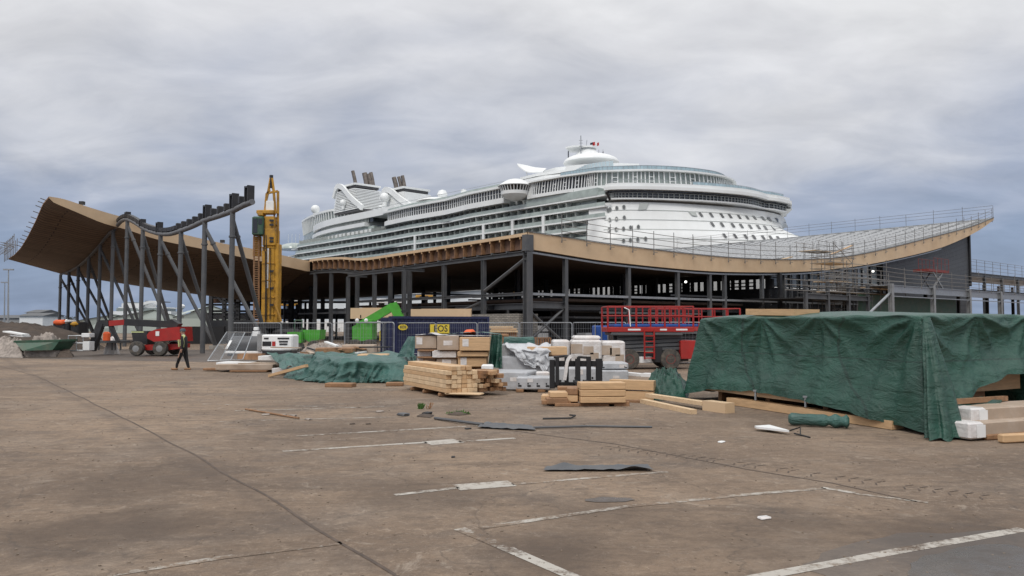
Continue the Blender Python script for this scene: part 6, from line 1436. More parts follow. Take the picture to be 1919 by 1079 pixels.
# blue bin behind pallets
o = thing('blue_bin', 'blue steel bin behind the white wrapped pallets left of the scissor lift', 'bin', (xat(1147, 36.8), 37, 0)); a, c = P(1113, 610, 36.5), P(1185, 650, 36.5)
MB().bb(((a.x+c.x)/2, 37, .55), (c.x-a.x, 1.0, 1.1), 0, .04).build('body', 'blue', o); MB().bb((a.x+.35, 37, 1.5), (.7, .9, .8), 0, .04).build('tank', 'blue', o)
for k in range(3): MB().bar((a.x+.05+.3*k, 36.4, .3), (a.x+.05+.3*k, 36.4, 1.95), .04).build('rib', 'galv', o)
# red scissor lift standing on the raised walkway
US = thing('raised_scissor_lift', 'red scissor lift platform raised on crossed grey arms against the grey clad wall', 'scissor lift', TQ(on_q(1745, 560, -2)[0], -2, wz))
tc_ = on_q(1745, 500, -2)[0]; zp0, zp1 = zat(507, TQ(tc_, -2).y), zat(485, TQ(tc_, -2).y)
def U_(t, q, z): return TQ(tc_+t, -2+q, z)
rzE = math.atan2(ET.y, ET.x)
MB().box(U_(0, 0, zp0-.1), (6.6, 2, .35), rz=rzE).build('platform', 'red_dull', US)
for q in (-1, 1):
    for z in (zp1, (zp0+zp1)/2+.1): MB().tube([U_(-1.6, q, z), U_(3.2, q, z)], .028, 5).build('guard_rail', 'red_dull', US)
    for i in range(5): MB().bar(U_(-1.6+1.2*i, q, zp0), U_(-1.6+1.2*i, q, zp1), .045).build('rail_post', 'red_dull', US)
for q in (-.8, .8): MB().bar(U_(-1.6, q, wz+.6), U_(1.6, q, zp0-.25), .18).bar(U_(1.6, q, wz+.6), U_(-1.6, q, zp0-.25), .18).build('scissor_arm', 'steel_light', US)
MB().box(U_(0, 0, wz+.4), (4, 1.8, .5), rz=rzE).build('chassis', 'steel_black', US)
# people on that lift, tiny
# ------------------------------------------------------------------ red boom lift at left
BL = thing('boom_lift', 'red boom lift on four chunky wheels parked under the slanted tubes', 'boom lift', (xat(285, 48), 48, 0)); YB = 47.5
for i, px_ in enumerate((257, 301)):
    for dy in (0, 2.0):
        wl = MB().lathe(P(px_, 653, YB)+V((0, dy, 0)), [(.22, -.2), (.41, -.19), (.45, -.1), (.45, .1), (.41, .19), (.22, .2)], 24, 'Y').build('wheel', 'rubber', BL, smooth='auto')
        MB().lathe(P(px_, 653, YB)+V((0, dy, 0)), [(.06, -.22), (.2, -.2), (.23, -.1), (.23, .1), (.06, .22)], 18, 'Y').build('rim', 'steel_light', wl, smooth='auto')
def pb(poly, Y, dep, m_, nm, par=BL):
    a = [P(x, y, Y) for x, y in poly]; n = len(a); MB().add(a+[p+V((0, dep, 0)) for p in a], [tuple(range(n-1, -1, -1)), tuple(range(n, 2*n))]+[(i, (i+1) % n, (i+1) % n+n, i+n) for i in range(n)]).build(nm, m_, par)
pb([(275, 628), (279, 622), (292, 617), (305, 615), (336, 612), (338, 640), (330, 637), (288, 640), (276, 634)], YB-.1, 1.9, 'red', 'counterweight_body'); pb([(270, 646), (340, 644), (340, 652), (318, 656), (270, 656)], YB+.3, 1.3, 'red', 'chassis')
pb([(246, 620), (276, 620), (276, 645), (250, 645)], YB+.6, .9, 'steel_black', 'engine_bay'); MB().box(P(258, 622, YB), (.75, .1, .06)).build('strip', 'hivis', BL)
MB().box(P(295, 625, YB-.12), (.22, .02, .28)).build('label_plate', 'white', BL)
bo = MB().bar(P(325, 608, YB+.8), P(235, 603.5, YB+.8), .35, .42).build('boom', 'steel_black', BL); MB().bar(P(235, 603.5, YB+.8), P(205, 606, YB+.8), .3, .34).build('boom_end', 'red', bo)
MB().bar(P(206, 605, YB+.8), P(186, 606, YB+.8), .3, .4).build('knuckle', 'steel_black', bo); MB().bar(P(190, 604, YB+.8), P(172, 656, YB+.8), .38, .4).build('jib', 'steel_black', BL)
MB().bar(P(205, 606, YB+.8), P(222, 640, YB+.8), .2).bar(P(320, 604, YB+.8), P(335, 613, YB+.8), .6, .5).build('link', 'steel_black', BL)
# basket
mb = MB(); 
def bkt(x0, x1, y0, y1, Y):
    for x in (x0, x1):
        for dy in (0, .9): mb.tube([P(x, y0, Y)+V((0, dy, 0)), P(x, y1, Y)+V((0, dy, 0))], .03, 5)
    for y in (y0, (y0+y1)/2, y1):
        q = [P(x0, y, Y), P(x1, y, Y), P(x1, y, Y)+V((0, .9, 0)), P(x0, y, Y)+V((0, .9, 0)), P(x0, y, Y)]; mb.tube(q, .03, 5)
bkt(128, 156, 629, 657, 47.5); mb.build('basket', 'galv', BL)
MB().bb(P(165, 628, 47.6), (.5, .6, .25)).bb(P(166, 648, 47.6), (.42, .6, .55)).build('control_box', 'white', BL)
# second machine with orange guard and table
MM = thing('trailer', 'low grey flat trailer on short legs carrying an orange barrier and white sacks', 'trailer', (xat(205, 50), 50, 0))
MB().box(P(205, 640, 50), (2.0, 1.4, .14)).build('bed', 'steel', MM)
for x in (185, 210, 216, 226): MB().bar(P(x, 642, 49.5), P(x, 656, 49.5), .09).build('leg', 'steel', MM)
oo = thing('safety_barrier', 'bright orange barrier standing on the flat trailer', 'barrier', P(200, 638, 49.6)); MB().bb(P(200, 631, 49.6), (.42, .3, .62), 0, .08).bb(P(200, 623, 49.6), (.24, .24, .1)).build('body', 'orange', oo)
tag(lump('white_sacks', [(xat(196, 50.3), 50.2), (xat(216, 50.3), 50.2), (xat(216, 50.3), 51), (xat(196, 50.3), 51)], 1.3, 'white_wrap', 2), 'pile of white sacks behind the orange barrier', 'sacks')
# ------------------------------------------------------------------ yellow piling rig
RG = thing('piling_rig', 'tall yellow piling rig with a green cab box hung on its mast', 'rig', (xat(505, 60), 60, 0)); YR = 60
def rb(x0, x1, y0, y1, m_, nm, Y=YR, dep=1.0, b=.05, par=RG): a, c = P(x0, y0, Y), P(x1, y1, Y); return MB().bb(((a.x+c.x)/2, Y+dep/2, (a.z+c.z)/2), (c.x-a.x, dep, a.z-c.z), 0, b).build(nm, m_, par)
mast = rb(491, 512, 462, 612, 'yellow', 'mast', dep=1.0); rb(494, 513, 405, 462, 'yellow', 'mast_section', dep=1.1, b=.03); rb(492, 515, 428, 460, 'yellow', 'mast_collar', Y=YR-.12, dep=1.3); rb(507, 520, 456, 606, 'yellow', 'mast_side', Y=YR+.1, dep=.9)
rb(501, 502.5, 465, 540, 'white', 'guide_strip', Y=YR-.03, dep=.03, b=.002)
cb = rb(472, 493, 405, 440, 'green_dark', 'cab_box', Y=YR-.3, dep=1.2, b=.08); rb(474, 482, 409, 436, 'ship_dark', 'cab_window', Y=YR-.33, dep=.03, b=.005, par=cb); rb(484, 491, 409, 420, 'ship_dark', 'cab_window', Y=YR-.33, dep=.03, b=.005, par=cb)
rb(480, 512, 393, 400, 'yellow', 'top_beam', Y=YR-.1, dep=.8); rb(482, 492, 398, 404, 'yellow', 'winch', Y=YR-.2, dep=.8); rb(498, 513, 376, 398, 'white', 'head_box', Y=YR+.2, dep=.6, b=.03)
mb = MB()
for x, y, x2, y2 in ((496, 404, 500, 362), (500, 362, 521, 358), (508, 330, 503, 358), (509, 330, 513, 358), (503, 358, 498, 378), (513, 358, 516, 400), (521, 358, 521, 400), (505, 355, 500, 365)): mb.bar(P(x, y, YR+.3), P(x2, y2, YR+.3), .16)
mb.build('mast_head', 'yellow', RG); MB().bar(P(508.5, 328, YR+.3), P(508, 352, YR+.3), .22).build('sheave', 'steel_black', RG)
for y_ in (462, 492, 524, 556, 588): rb(490, 514, y_, y_+2, 'yellow', 'flange', Y=YR-.06, dep=1.15, b=.01)
for x_, a_, b_ in ((497, 470, 606), (499, 440, 600), (506, 464, 598), (494.5, 405, 470)): MB().tube([P(x_, a_, YR-.1), P(x_+.6, (a_+b_)/2, YR-.22), P(x_, b_, YR-.1)], .035, 6).build('hose', 'black', RG)
for y_ in (413, 421, 446, 452, 508, 540, 571): MB().box(P(509, y_, YR-.14), (.3, .1, .16)).build('clamp', 'steel_black', RG)
mb = MB(); mb.bar(P(521, 380, YR+.5), P(521, 612, YR+.5), .14); mb.bar(P(514, 400, YR+.5), P(514, 520, YR+.5), .1)
for i in range(26): y = 412+i*7.2; mb.bar(P(514, y, YR+.5), P(521, y+(7 if i % 2 else -7), YR+.5), .07)
mb.build('lattice', 'yellow', RG)
mb = MB(); mb.bar(P(476, 440, YR+.2), P(476, 610, YR+.2), .1); mb.bar(P(485, 440, YR+.2), P(485, 610, YR+.2), .1)
for i in range(40): y = 442+i*4.2; mb.bar(P(476, y, YR+.2), P(485, y, YR+.2), .05)
mb.build('ladder', 'timber_dark', RG); rb(474, 488, 443, 480, 'yellow', 'ladder_guard', Y=YR+.4, dep=.3, b=.02)
rb(484, 524, 604, 616, 'steel_black', 'carriage', Y=YR-.2, dep=2.6); 
for x0, x1 in ((470, 500), (508, 540)): rb(x0, x1, 616, 634, 'black', 'track', Y=YR-.6, dep=4, b=.25)
MB().tube([P(527, 602, YR), P(516, 572, YR)], .09, 8).build('mast_stay', 'yellow', RG)
# ------------------------------------------------------------------ left: spoil heap, skip, lamps, far things
tag(lump('spoil_heap', [(xat(x, y), y) for x, y in ((-260, 52), (-60, 49), (110, 53), (200, 62), (150, 80), (-260, 85))], 2.7, 'soil', 4, rough_=.35, fr=.35), 'long dark brown heap of dug soil at the left edge', 'soil heap')
tag(lump('rubble_heap', [(xat(x, y), y) for x, y in ((-10, 46), (45, 45), (60, 50), (20, 52), (-20, 50))], 1.1, 'rubble', 8, rough_=.9, fr=1.6), 'grey rubble heap with white scraps left of the green skip', 'rubble heap')
tag(lump('sand_heap', [(xat(x, y), y) for x, y in ((108, 45.5), (138, 45.5), (140, 48), (112, 49))], .5, 'soil', 3), 'small reddish brown dirt pile right of the green skip', 'soil heap')
SKp = thing('skip', 'low green metal skip full of rubble in front of the soil heap', 'skip', (xat(75, 46), 46, 0)); 
def q_(x, y, Y): return P(x, y, Y)
a = [q_(27, 640, 45.5), q_(112, 638, 46), q_(98, 656, 45.8), q_(42, 657, 45.3)]; b_ = [p+V((0, 1.8, 0)) for p in a]
MB().add(a+b_, [(3, 2, 1, 0), (4, 5, 6, 7), (0, 4, 7, 3), (1, 2, 6, 5), (2, 3, 7, 6)]).build('body', 'green_dark', SKp); MB().bar(a[0], a[1], .12).bar(b_[0], b_[1], .12).bar(a[0], b_[0], .12).bar(a[1], b_[1], .12).build('rim', 'green_dark', SKp)
tag(lump('skip_rubble', [(p.x, p.y) for p in (a[0]+V((.3, .2, 0)), a[1]+V((-.3, .2, 0)), b_[1]+V((-.3, -.2, 0)), b_[0]+V((.3, -.2, 0)))], 1.55, 'rubble', 1, rough_=.6, fr=1.4), 'rubble heaped in the green skip', 'rubble')
for i, (x0, y0, x1, y1) in enumerate(((12, 621, 48, 627), (26, 628, 50, 630))): tag(MB().bar(P(x0, y0, 48), P(x1, y1, 47.5), .5, .08).build('white_board', 'white'), ('upper', 'lower')[i]+' white board lying on the rubble left of the green skip', 'board')
for i, (px_, y0, Y) in enumerate(((15, 505, 190), (8, 529, 260))):
    o = thing('lamp_mast', ('taller', 'shorter')[i]+' floodlight mast standing far off at the left edge', 'lamp mast', P(px_, 608, Y)); MB().tube([P(px_, 612, Y), P(px_+1, y0, Y)], [.28, .12], 8).build('pole', 'galv', o); MB().box(P(px_+1, y0, Y), (2.4, .6, .35)).build('lamp_head', 'galv', o)
# far trees and low buildings
rt_ = random.Random(3); TG = 'trees on the far shore'
for i in range(26):
    px_ = -14+i*6.2; Y = 420+rt_.uniform(-20, 20); h = (604-rt_.uniform(583, 594))*Y/F+2; c = P(px_, 608, Y); c.z = -1.2
    o = thing('tree', 'bare grey brown tree in the far tree line at the left edge', 'tree', c, TG); MB().tube([c, c+V((0, 0, h*.5))], [.35, .15], 5).build('trunk', 'timber_dark', o)
    mb = MB(); 
    for k in range(150):
        a = rt_.uniform(0, 6.28); r = rt_.random()**.5*h*.46; z = h*.22+rt_.random()*h*.78; r *= math.sqrt(max(.05, 1-((z/h-.55)/.5)**2)); p = c+V((r*math.cos(a), r*math.sin(a), z)); s_ = rt_.uniform(.3, .75)
        mb.add([p, p+V((s_, rt_.uniform(-.3, .3), s_*.5)), p+V((rt_.uniform(-.2, .2), .2, s_))], [(0, 1, 2)])
    mb.build('crown', 'foliage', o)
for i, (x0, x1, y0, Y, m_, lb) in enumerate(((-10, 70, 596, 400, 'far_building', 'long low grey building before the far trees at the left edge'), (58, 100, 592, 390, 'white', 'pale low building with bright roof before the far trees'), (70, 92, 586, 405, 'far_building', 'grey block with sloping roof among the far trees'))):
    o = thing('far_building', lb, 'building', P((x0+x1)/2, 608, Y)); a = P(x0, y0, Y); c = P(x1, 608, Y); hh = a.z-1; MB().box(((a.x+c.x)/2, Y, a.z/2-.7), (c.x-a.x, 18, a.z+1.4)).build('wall', m_, o)
    MB().add([(a.x-1, Y-10, a.z), (c.x+1, Y-10, a.z), (c.x+1, Y, a.z+1.6), (a.x-1, Y, a.z+1.6), (a.x-1, Y+10, a.z), (c.x+1, Y+10, a.z)], [(0, 1, 2, 3), (3, 2, 5, 4), (0, 3, 4), (1, 5, 2)]).build('roof', 'steel', o)
# warehouses with pale green roofs
WH = 'pale green warehouse sheds'
def shed(x0, xr, x1, ye, yr, Y, lb):
    o = thing('warehouse', lb, 'warehouse', P((x0+x1)/2, 608, Y), WH); e0, e1_ = P(x0, ye, Y), P(x1, ye+1, Y); r_ = P(xr, yr, Y+2); D_ = V((-30, 60, 0))
    MB().add([e0, V((e0.x, Y, 0)), V((e1_.x, Y, 0)), e1_, r_], [(0, 1, 2, 3, 4)]).build('gable_wall', 'warehouse_side', o)
    MB().add([e0-V((.5, .5, 0)), r_-V((0, .5, 0)), r_+D_, e0+D_, e1_-V((-.5, .5, 0)), e1_+D_], [(0, 1, 2, 3), (1, 4, 5, 2)]).build('roof', 'warehouse', o)
    MB().add([e0, V((e0.x, Y, 0)), V((e0.x, Y, 0))+D_, e0+D_], [(0, 3, 2, 1)]).build('side_wall', 'warehouse_side', o)
shed(345, 398, 450, 590, 572, 140, 'pale green shed with a wide gable, nearest behind the boom lift'); shed(210, 290, 345, 595, 580, 170, 'long pale green shed roof left of the nearer gable'); shed(150, 215, 300, 600, 589, 210, 'lowest pale green roof seen far left under the canopy')
tag(MB().box(P(350, 610, 120), (20, 3, 2.2)).build('white_panel_wall', 'warehouse'), 'pale low wall with orange marks behind the black cabin', 'wall')
# far white ship with arch
S2 = thing('distant_ship', 'small white ship with an arched funnel deck far behind the slanted tubes', 'ship', P(260, 608, 300)); YY = 300
def s2(x0, x1, y0, y1, m_, nm, dep=14): a, c = P(x0, y0, YY), P(x1, y1, YY); MB().box(((a.x+c.x)/2, YY+dep/2, (a.z+c.z)/2), (c.x-a.x, dep, a.z-c.z)).build(nm, m_, S2)
s2(205, 320, 583, 612, 'ship_white', 'hull'); s2(218, 300, 577, 583, 'ship_glass', 'deck'); s2(222, 305, 575, 577, 'ship_white', 'deck'); s2(228, 262, 568, 575, 'ship_white', 'house'); s2(233, 250, 566, 568, 'ship_glass', 'house')
ar = catmull([P(262, 580, YY), P(270, 570, YY), P(285, 566, YY), P(297, 569, YY), P(308, 578, YY)], 6); mb = MB()
for i in range(len(ar)-1): mb.bar(ar[i], ar[i+1], 2, 1.1)
mb.build('arch', 'ship_white', S2); s2(272, 290, 563.5, 565, 'steel', 'platform'); MB().lathe(P(341, 575.5, YY), [(.3, -2), (.5, -.6), (1.1, -.2), (1.2, .5), (.6, 1.1), (.05, 1.2)], 14).build('radome', 'ship_white', S2)
# far yellow and orange machines, vans seen through the terminal
for i, (x, y, w_, h_, m_, lb) in enumerate(((118, 604, 22, 10, 'orange', 'orange machine body far behind the leftmost tubes'), (146, 607, 14, 9, 'yellow', 'yellow machine body right of the orange one behind the leftmost tubes'), (132, 602, 8, 8, 'white', 'white cab between the orange and yellow machines'))):
    Y = 68; a = P(x, y, Y); o = thing('site_machine', lb, 'machine', (a.x, Y, 0)); s_ = Y/F; MB().bb(a, (w_*s_, 1.5, h_*s_), 0, .15).build('body', m_, o); MB().bb((a.x, Y+.2, 1.1), (w_*s_*1.1, 1.6, 2.2), 0, .1).build('chassis', 'steel_black', o)
VG = 'vehicles beyond the open terminal'
def van(x, Y, m_, lb, L_=6, h=2.6):
    c = V((xat(x, Y), Y, 0)); o = thing('van', lb, 'van', c, VG)
    MB().add([c+V(p) for p in ((-L_/2, 0, .5), (L_/2, 0, .5), (L_/2, 0, 1.3), (L_/2-.5, 0, 1.4), (L_/2-1.2, 0, h), (-L_/2, 0, h), (-L_/2, 2, .5), (L_/2, 2, .5), (L_/2, 2, 1.3), (L_/2-.5, 2, 1.4), (L_/2-1.2, 2, h), (-L_/2, 2, h))], [(0, 1, 2, 3, 4, 5), (11, 10, 9, 8, 7, 6)]+[(i, i+6, (i+1) % 6+6, (i+1) % 6) for i in range(6)]).build('body', m_, o)
    MB().box(c+V((L_/2-1.6, -.02, 1.9)), (1.1, .04, .6)).build('window', 'ship_dark', o)
    for dx in (-L_/2+1, L_/2-1): MB().lathe(c+V((dx, -.02, .4)), [(.2, -.1), (.4, -.08), (.4, .1), (.2, .12)], 14, 'Y').build('wheel', 'rubber', o)
for i, (x, Y, m_, nmm) in enumerate(((538, 150, 'white', 'white'), (560, 165, 'yellow', 'yellow'), (600, 150, 'white', 'white'), (650, 155, 'white', 'white'), (700, 150, 'white', 'white'), (760, 160, 'white', 'white'))):
    van(x, Y, m_, nmm+' van seen through the open terminal '+('right beside the yellow rig', 'second right of the yellow rig', 'left of the timber boxes', 'just above the left timber box', 'behind the tip of the green boom', 'over the right timber box')[i], L_=7)
for i, (x0, x1, y0, y1, m_, lb) in enumerate(((524, 560, 560, 570, 'white', 'white stacked cabin beyond the open terminal right of the rig'), (526, 560, 565, 573, 'yellow', 'yellow boom arm beyond the open terminal right of the rig'), (780, 812, 553, 561, 'yellow', 'yellow block beyond the middle of the terminal'), (700, 730, 560, 568, 'white', 'white cabin with window beyond the terminal'), (740, 760, 560, 568, 'white', 'white cabin beside the previous one beyond the terminal'), (960, 975, 545, 552, 'yellow', 'yellow lit panel deep in the terminal by the corner column'))):
    Y = 175; a, c = P(x0, y0, Y), P(x1, y1, Y); o = thing('stacked_cabin' if i != 1 else 'crane_boom', lb, 'cabin' if i != 1 else 'boom', ((a.x+c.x)/2, Y, 0), None)
    MB().bb(((a.x+c.x)/2, Y, (a.z+c.z)/2), (c.x-a.x, 3, a.z-c.z), 0, .1).build('body', m_, o); MB().bar(((a.x+c.x)/2, Y, 0), ((a.x+c.x)/2, Y, c.z), 1.0).build('support', 'steel_black', o); MB().box(((a.x+c.x)/2, Y-1.52, (a.z+c.z)/2), ((c.x-a.x)*.5, .05, (a.z-c.z)*.4)).build('window', 'ship_dark', o)
# ------------------------------------------------------------------ bits on the tarmac
mb = MB()
def sheetflat(poly, name, m_, label, cat, h=.03, curl=.05, seed=0):
    a = [G(*p) for p in poly]; mb = MB(); mb.grid(lambda u, v: a[0].lerp(a[1], u).lerp(a[3].lerp(a[2], u), v)+V((0, 0, h+curl*max(0, nz(u*3+seed, v*2))+.02*nz(u*9, v*4, seed))), 24, 6); return tag(mb.build(name, m_, smooth=True), label, cat)
sheetflat([(1018, 884), (1225, 884), (1212, 874), (1025, 877)], 'felt_sheet', 'steel', 'dark grey roofing felt strip lying flat on the tarmac in the foreground', 'sheet', curl=.09, seed=1)
sheetflat([(895, 803), (1005, 808), (995, 800), (910, 793)], 'felt_strip', 'steel', 'narrow grey felt strip with a tail on the tarmac beyond the felt sheet', 'strip', curl=.04, seed=5)
tag(MB().tube([G(1000, 804)+V((0, 0, .03)), G(1100, 801)+V((0, 0, .03)), G(1222, 802)+V((0, 0, .02))], .022, 6).tube([G(815, 786)+V((0, 0, .03)), G(860, 794)+V((0, 0, .05)), G(905, 798)+V((0, 0, .03))], .03, 6).build('cable', 'steel'), 'long thin grey cable lying across the tarmac through the felt strip', 'cable')
o = thing('white_paddle', 'white plastic panel with a bent black wire lying before the rolled tarpaulin', 'panel', G(1455, 812)); a, b = G(1418, 808), G(1478, 815); MB().plate([a+V((0, .0, .05)), b+V((0, -.03, .05)), b+V((0, .14, .05)), a+V((.3, .2, .06)), a+V((0, .12, .05))], (0, 0, .035)).build('panel', 'white', o)
MB().tube([b+V((0, .05, .06)), G(1500, 811)+V((0, 0, .1)), G(1500, 817)+V((0, 0, .02)), b+V((.1, 0, .03)), G(1518, 821)+V((0, 0, .015))], .014, 6).build('wire', 'black', o)
tag(MB().tube([G(1017, 786)+V((0, 0, .02)), G(1070, 786)+V((0, 0, .03)), G(1078, 783)+V((0, 0, .05)), G(1068, 781)+V((0, 0, .04))], .018, 6).build('bent_bar', 'black'), 'bent black steel bar on the tarmac before the stacked beams', 'bar')
tag(MB().tube([G(460, 768)+V((0, 0, .02)), G(560, 786)+V((0, 0, .03))], .02, 6).build('thin_rod', 'timber_dark'), 'thin dark rod lying on the tarmac in the middle left', 'rod')
rq = random.Random(4)
for i, (x, y, s_, m_, lb) in enumerate(((1352, 829, .05, 'white', 'small white scrap on the tarmac below the bent wire panel'), (1432, 972, .05, 'white_wrap', 'pale crumpled foil scrap in the right foreground'), (800, 776, .10, 'black', 'black scrap beside the small weed'), (712, 772, .07, 'rubble', 'pale stone left of the small weed'), (498, 778, .07, 'rubble', 'pale stone by the thin rod, leftmost'), (530, 779, .07, 'rubble', 'pale stone by the middle of the thin rod'), (549, 780, .07, 'rubble', 'pale stone right of the middle of the thin rod'), (578, 787, .07, 'rubble', 'pale stone by the right tip of the thin rod'), (756, 779, .12, 'steel', 'flat grey slab scrap near the small weed'), (877, 804, .05, 'black', 'black pebble just below the felt strip'), (849, 857, .035, 'black', 'single black pebble in the mid foreground'), (660, 795, .04, 'soil', 'brown clod in the middle of the tarmac'), (690, 795, .04, 'soil', 'dark clod right of the brown clod'), (1575, 800, .05, 'black', 'black chip right of the rolled tarpaulin'))):
    p = G(x, y); mb = MB().bb(p+V((0, 0, s_*.25)), (s_*2.2, s_*1.3, s_*.5), rq.random()*3, s_*.12)
    for k, v in enumerate(mb.v): mb.v[k] = v+V((nz(k, 1.5)*s_*.3, nz(k, 2.5)*s_*.3, 0))
    tag(mb.build('scrap' if 'stone' not in lb and 'pebble' not in lb else 'stone', m_), lb, 'scrap' if 'stone' not in lb and 'pebble' not in lb else 'stone')
def tuft(px, py, h, m_, lb, n=60, w_=.12, nm='weed'):
    p = G(px, py); mb = MB()
    for i in range(n):
        a = rq.random()*6.28; r = rq.random()*w_; q = p+V((r*math.cos(a), r*math.sin(a), 0)); t = q+V((rq.uniform(-.07, .07), rq.uniform(-.07, .07), h*rq.uniform(.4, 1))); mb.add([q, q+V((.014, .005, 0)), t+V((.02, 0, -.02)), t], [(0, 1, 2, 3)])
    return tag(mb.build(nm, m_), lb, 'weed')
tuft(787, 766, .14, 'grass', 'small bright green weed growing through the tarmac', w_=.07)
tuft(857, 775, .07, 'grass', 'flat patch of green and dead weed right of the small weed', 90, .28); tuft(803, 766, .16, 'timber_dark', 'few dry brown stalks beside the small weed', 8, .05)
tag(lump('dirt_patch', gp((780, 781), (805, 783), (815, 779), (790, 776)), .05, 'soil', 1), 'thin dark dirt patch at the start of the grey cable', 'dirt')
tag(lump('dirt_clump', gp((838, 777), (860, 779), (878, 777), (860, 772)), .06, 'soil', 1), 'dark dirt clump under the flat weed patch', 'dirt')
# ------------------------------------------------------------------ person walking
def person():
    ft = G(343, 693); X, Y = ft.x, ft.y; root = thing('person', 'person in black work clothes and a yellow edged vest walking left past the boom lift', 'person', (X, Y, 0))
    J = {}; 
    def j(n, x, y, z, r): J[n] = (V((X+x, Y+y, z)), r)
    j('pel', .02, 0, .95, .15); j('bel', .015, 0, 1.1, .15); j('che', .0, 0, 1.3, .175); j('nck', -.02, 0, 1.47, .07); j('hd0', -.045, 0, 1.56, .075); j('hd1', -.05, 0, 1.66, .095); j('hd2', -.045, 0, 1.73, .055)
    j('hl', .0, -.09, .92, .11); j('kl', -.12, -.09, .52, .075); j('al', -.26, -.09, .13, .055); j('tl', -.40, -.09, .045, .042); j('el', -.24, -.09, .05, .05)
    j('hr', .03, .09, .92, .11); j('kr', .10, .09, .50, .075); j('ar', .20, .09, .10, .055); j('tr', .08, .09, .04, .042); j('er', .23, .09, .05, .048)
    j('sl', .0, -.19, 1.40, .075); j('ell', .07, -.25, 1.12, .06); j('wl', .03, -.25, .90, .04); j('ml', .01, -.25, .84, .038)
    j('sr', .0, .19, 1.40, .075); j('elr', .02, .26, 1.12, .06); j('wr', -.12, .24, .93, .04); j('mr', -.16, .24, .88, .038)
    ed = ['pel bel', 'bel che', 'che nck', 'nck hd0', 'hd0 hd1', 'hd1 hd2', 'pel hl', 'hl kl', 'kl al', 'al tl', 'al el', 'pel hr', 'hr kr', 'kr ar', 'ar tr', 'ar er', 'che sl', 'sl ell', 'ell wl', 'wl ml', 'che sr', 'sr elr', 'elr wr', 'wr mr']
    for side, c0, sy in (('l', 'ml', -1), ('r', 'mr', 1)):
        base = J[c0][0]-V((X, Y, 0))
        for k in range(4): dx = -.03+.02*k; L_ = (.075, .085, .08, .06)[k]; j('f%s%d' % (side, k), base.x+dx, base.y, base.z-.05, .009); j('g%s%d' % (side, k), base.x+dx-.01, base.y-.01*sy, base.z-.05-L_*.6, .008); ed += ['%s f%s%d' % (c0, side, k), 'f%s%d g%s%d' % (side, k, side, k)]
        j('t%s' % side, base.x-.045, base.y, base.z-.01, .011); j('u%s' % side, base.x-.06, base.y, base.z-.05, .01); ed += ['w%s t%s' % (side, side), 't%s u%s' % (side, side)]
    names = list(J); me = bpy.data.meshes.new('body'); me.from_pydata([tuple(J[n][0]-V((X, Y, 0))) for n in names], [tuple(names.index(k) for k in e.split()) for e in ed], [])
    o = bpy.data.objects.new('body', me); C.objects.link(o); o.parent = root; sk_ = o.modifiers.new('Skin', 'SKIN'); me.skin_vertices or None
    if not me.skin_vertices:
        bpy.context.view_layer.objects.active = o
    for i, n in enumerate(names): me.skin_vertices[0].data[i].radius = (J[n][1], J[n][1]*(1.0 if n not in ('che', 'bel', 'pel') else 1.0))
    me.skin_vertices[0].data[0].use_root = True; sk_.use_smooth_shade = True; s_ = o.modifiers.new('Sub', 'SUBSURF'); s_.levels = 2; s_.render_levels = 2
    m = M['cloth_black'].copy(); M['person'] = m; nt = m.node_tree; b = nt.nodes['Principled BSDF']; old = b.inputs['Base Color'].links[0].from_socket
    tc = nt.nodes.new('ShaderNodeTexCoord'); sx_ = nt.nodes.new('ShaderNodeSeparateXYZ'); nt.links.new(tc.outputs['Object'], sx_.inputs[0])
    def gt(s, v, op='GREATER_THAN'): k = nt.nodes.new('ShaderNodeMath'); k.operation = op; nt.links.new(s, k.inputs[0]); k.inputs[1].default_value = v; return k.outputs[0]
    up = gt(sx_.outputs[2], 1.5); hd = nt.nodes.new('ShaderNodeMath'); hd.operation = 'MULTIPLY'; nt.links.new(gt(sx_.outputs[2], .905, 'LESS_THAN'), hd.inputs[0]); ab = nt.nodes.new('ShaderNodeMath'); ab.operation = 'ABSOLUTE'; nt.links.new(sx_.outputs[1], ab.inputs[0]); nt.links.new(gt(ab.outputs[0], .205), hd.inputs[1])
    mxm = nt.nodes.new('ShaderNodeMath'); mxm.operation = 'MAXIMUM'; nt.links.new(up, mxm.inputs[0]); nt.links.new(hd.outputs[0], mxm.inputs[1])
    mc = nt.nodes.new('ShaderNodeMix'); mc.data_type = 'RGBA'; nt.links.new(mxm.outputs[0], mc.inputs['Factor']); nt.links.new(old, mc.inputs[6]); mc.inputs[7].default_value = (.38, .22, .16, 1); nt.links.new(mc.outputs[2], b.inputs['Base Color']); me.materials.append(m)
    B0 = V((X, Y, 0))
    MB().lathe(B0+V((-.045, 0, 1.66)), [(.112, -.01), (.118, .02), (.112, .07), (.08, .115), (.02, .13)], 18).build('cap', 'cap', root, smooth='auto'); 
    MB().tube([B0+V((-.135, 0, 1.64)), B0+V((-.165, 0, 1.61)), B0+V((-.14, 0, 1.6))], .014, 6).build('nose', 'skin', root)
    for sy in (-1, 1): MB().lathe(B0+V((-.135, .035*sy, 1.65)), [(.004, -.008), (.012, 0), (.004, .008)], 8).build('eye', 'black', root); MB().lathe(B0+V((-.045, .1*sy, 1.64)), [(.01, -.03), (.022, 0), (.01, .03)], 8).build('ear', 'skin', root)
    MB().tube([B0+V((-.137, -.025, 1.575)), B0+V((-.142, 0, 1.573)), B0+V((-.137, .025, 1.575))], .006, 5).build('mouth', 'timber_dark', root)
    MB().tube([B0+V((-.02, 0, 1.49)), B0+V((.0, 0, 1.53))], [.085, .08], 12).build('hood', 'steel_light', root)
    mb = MB()
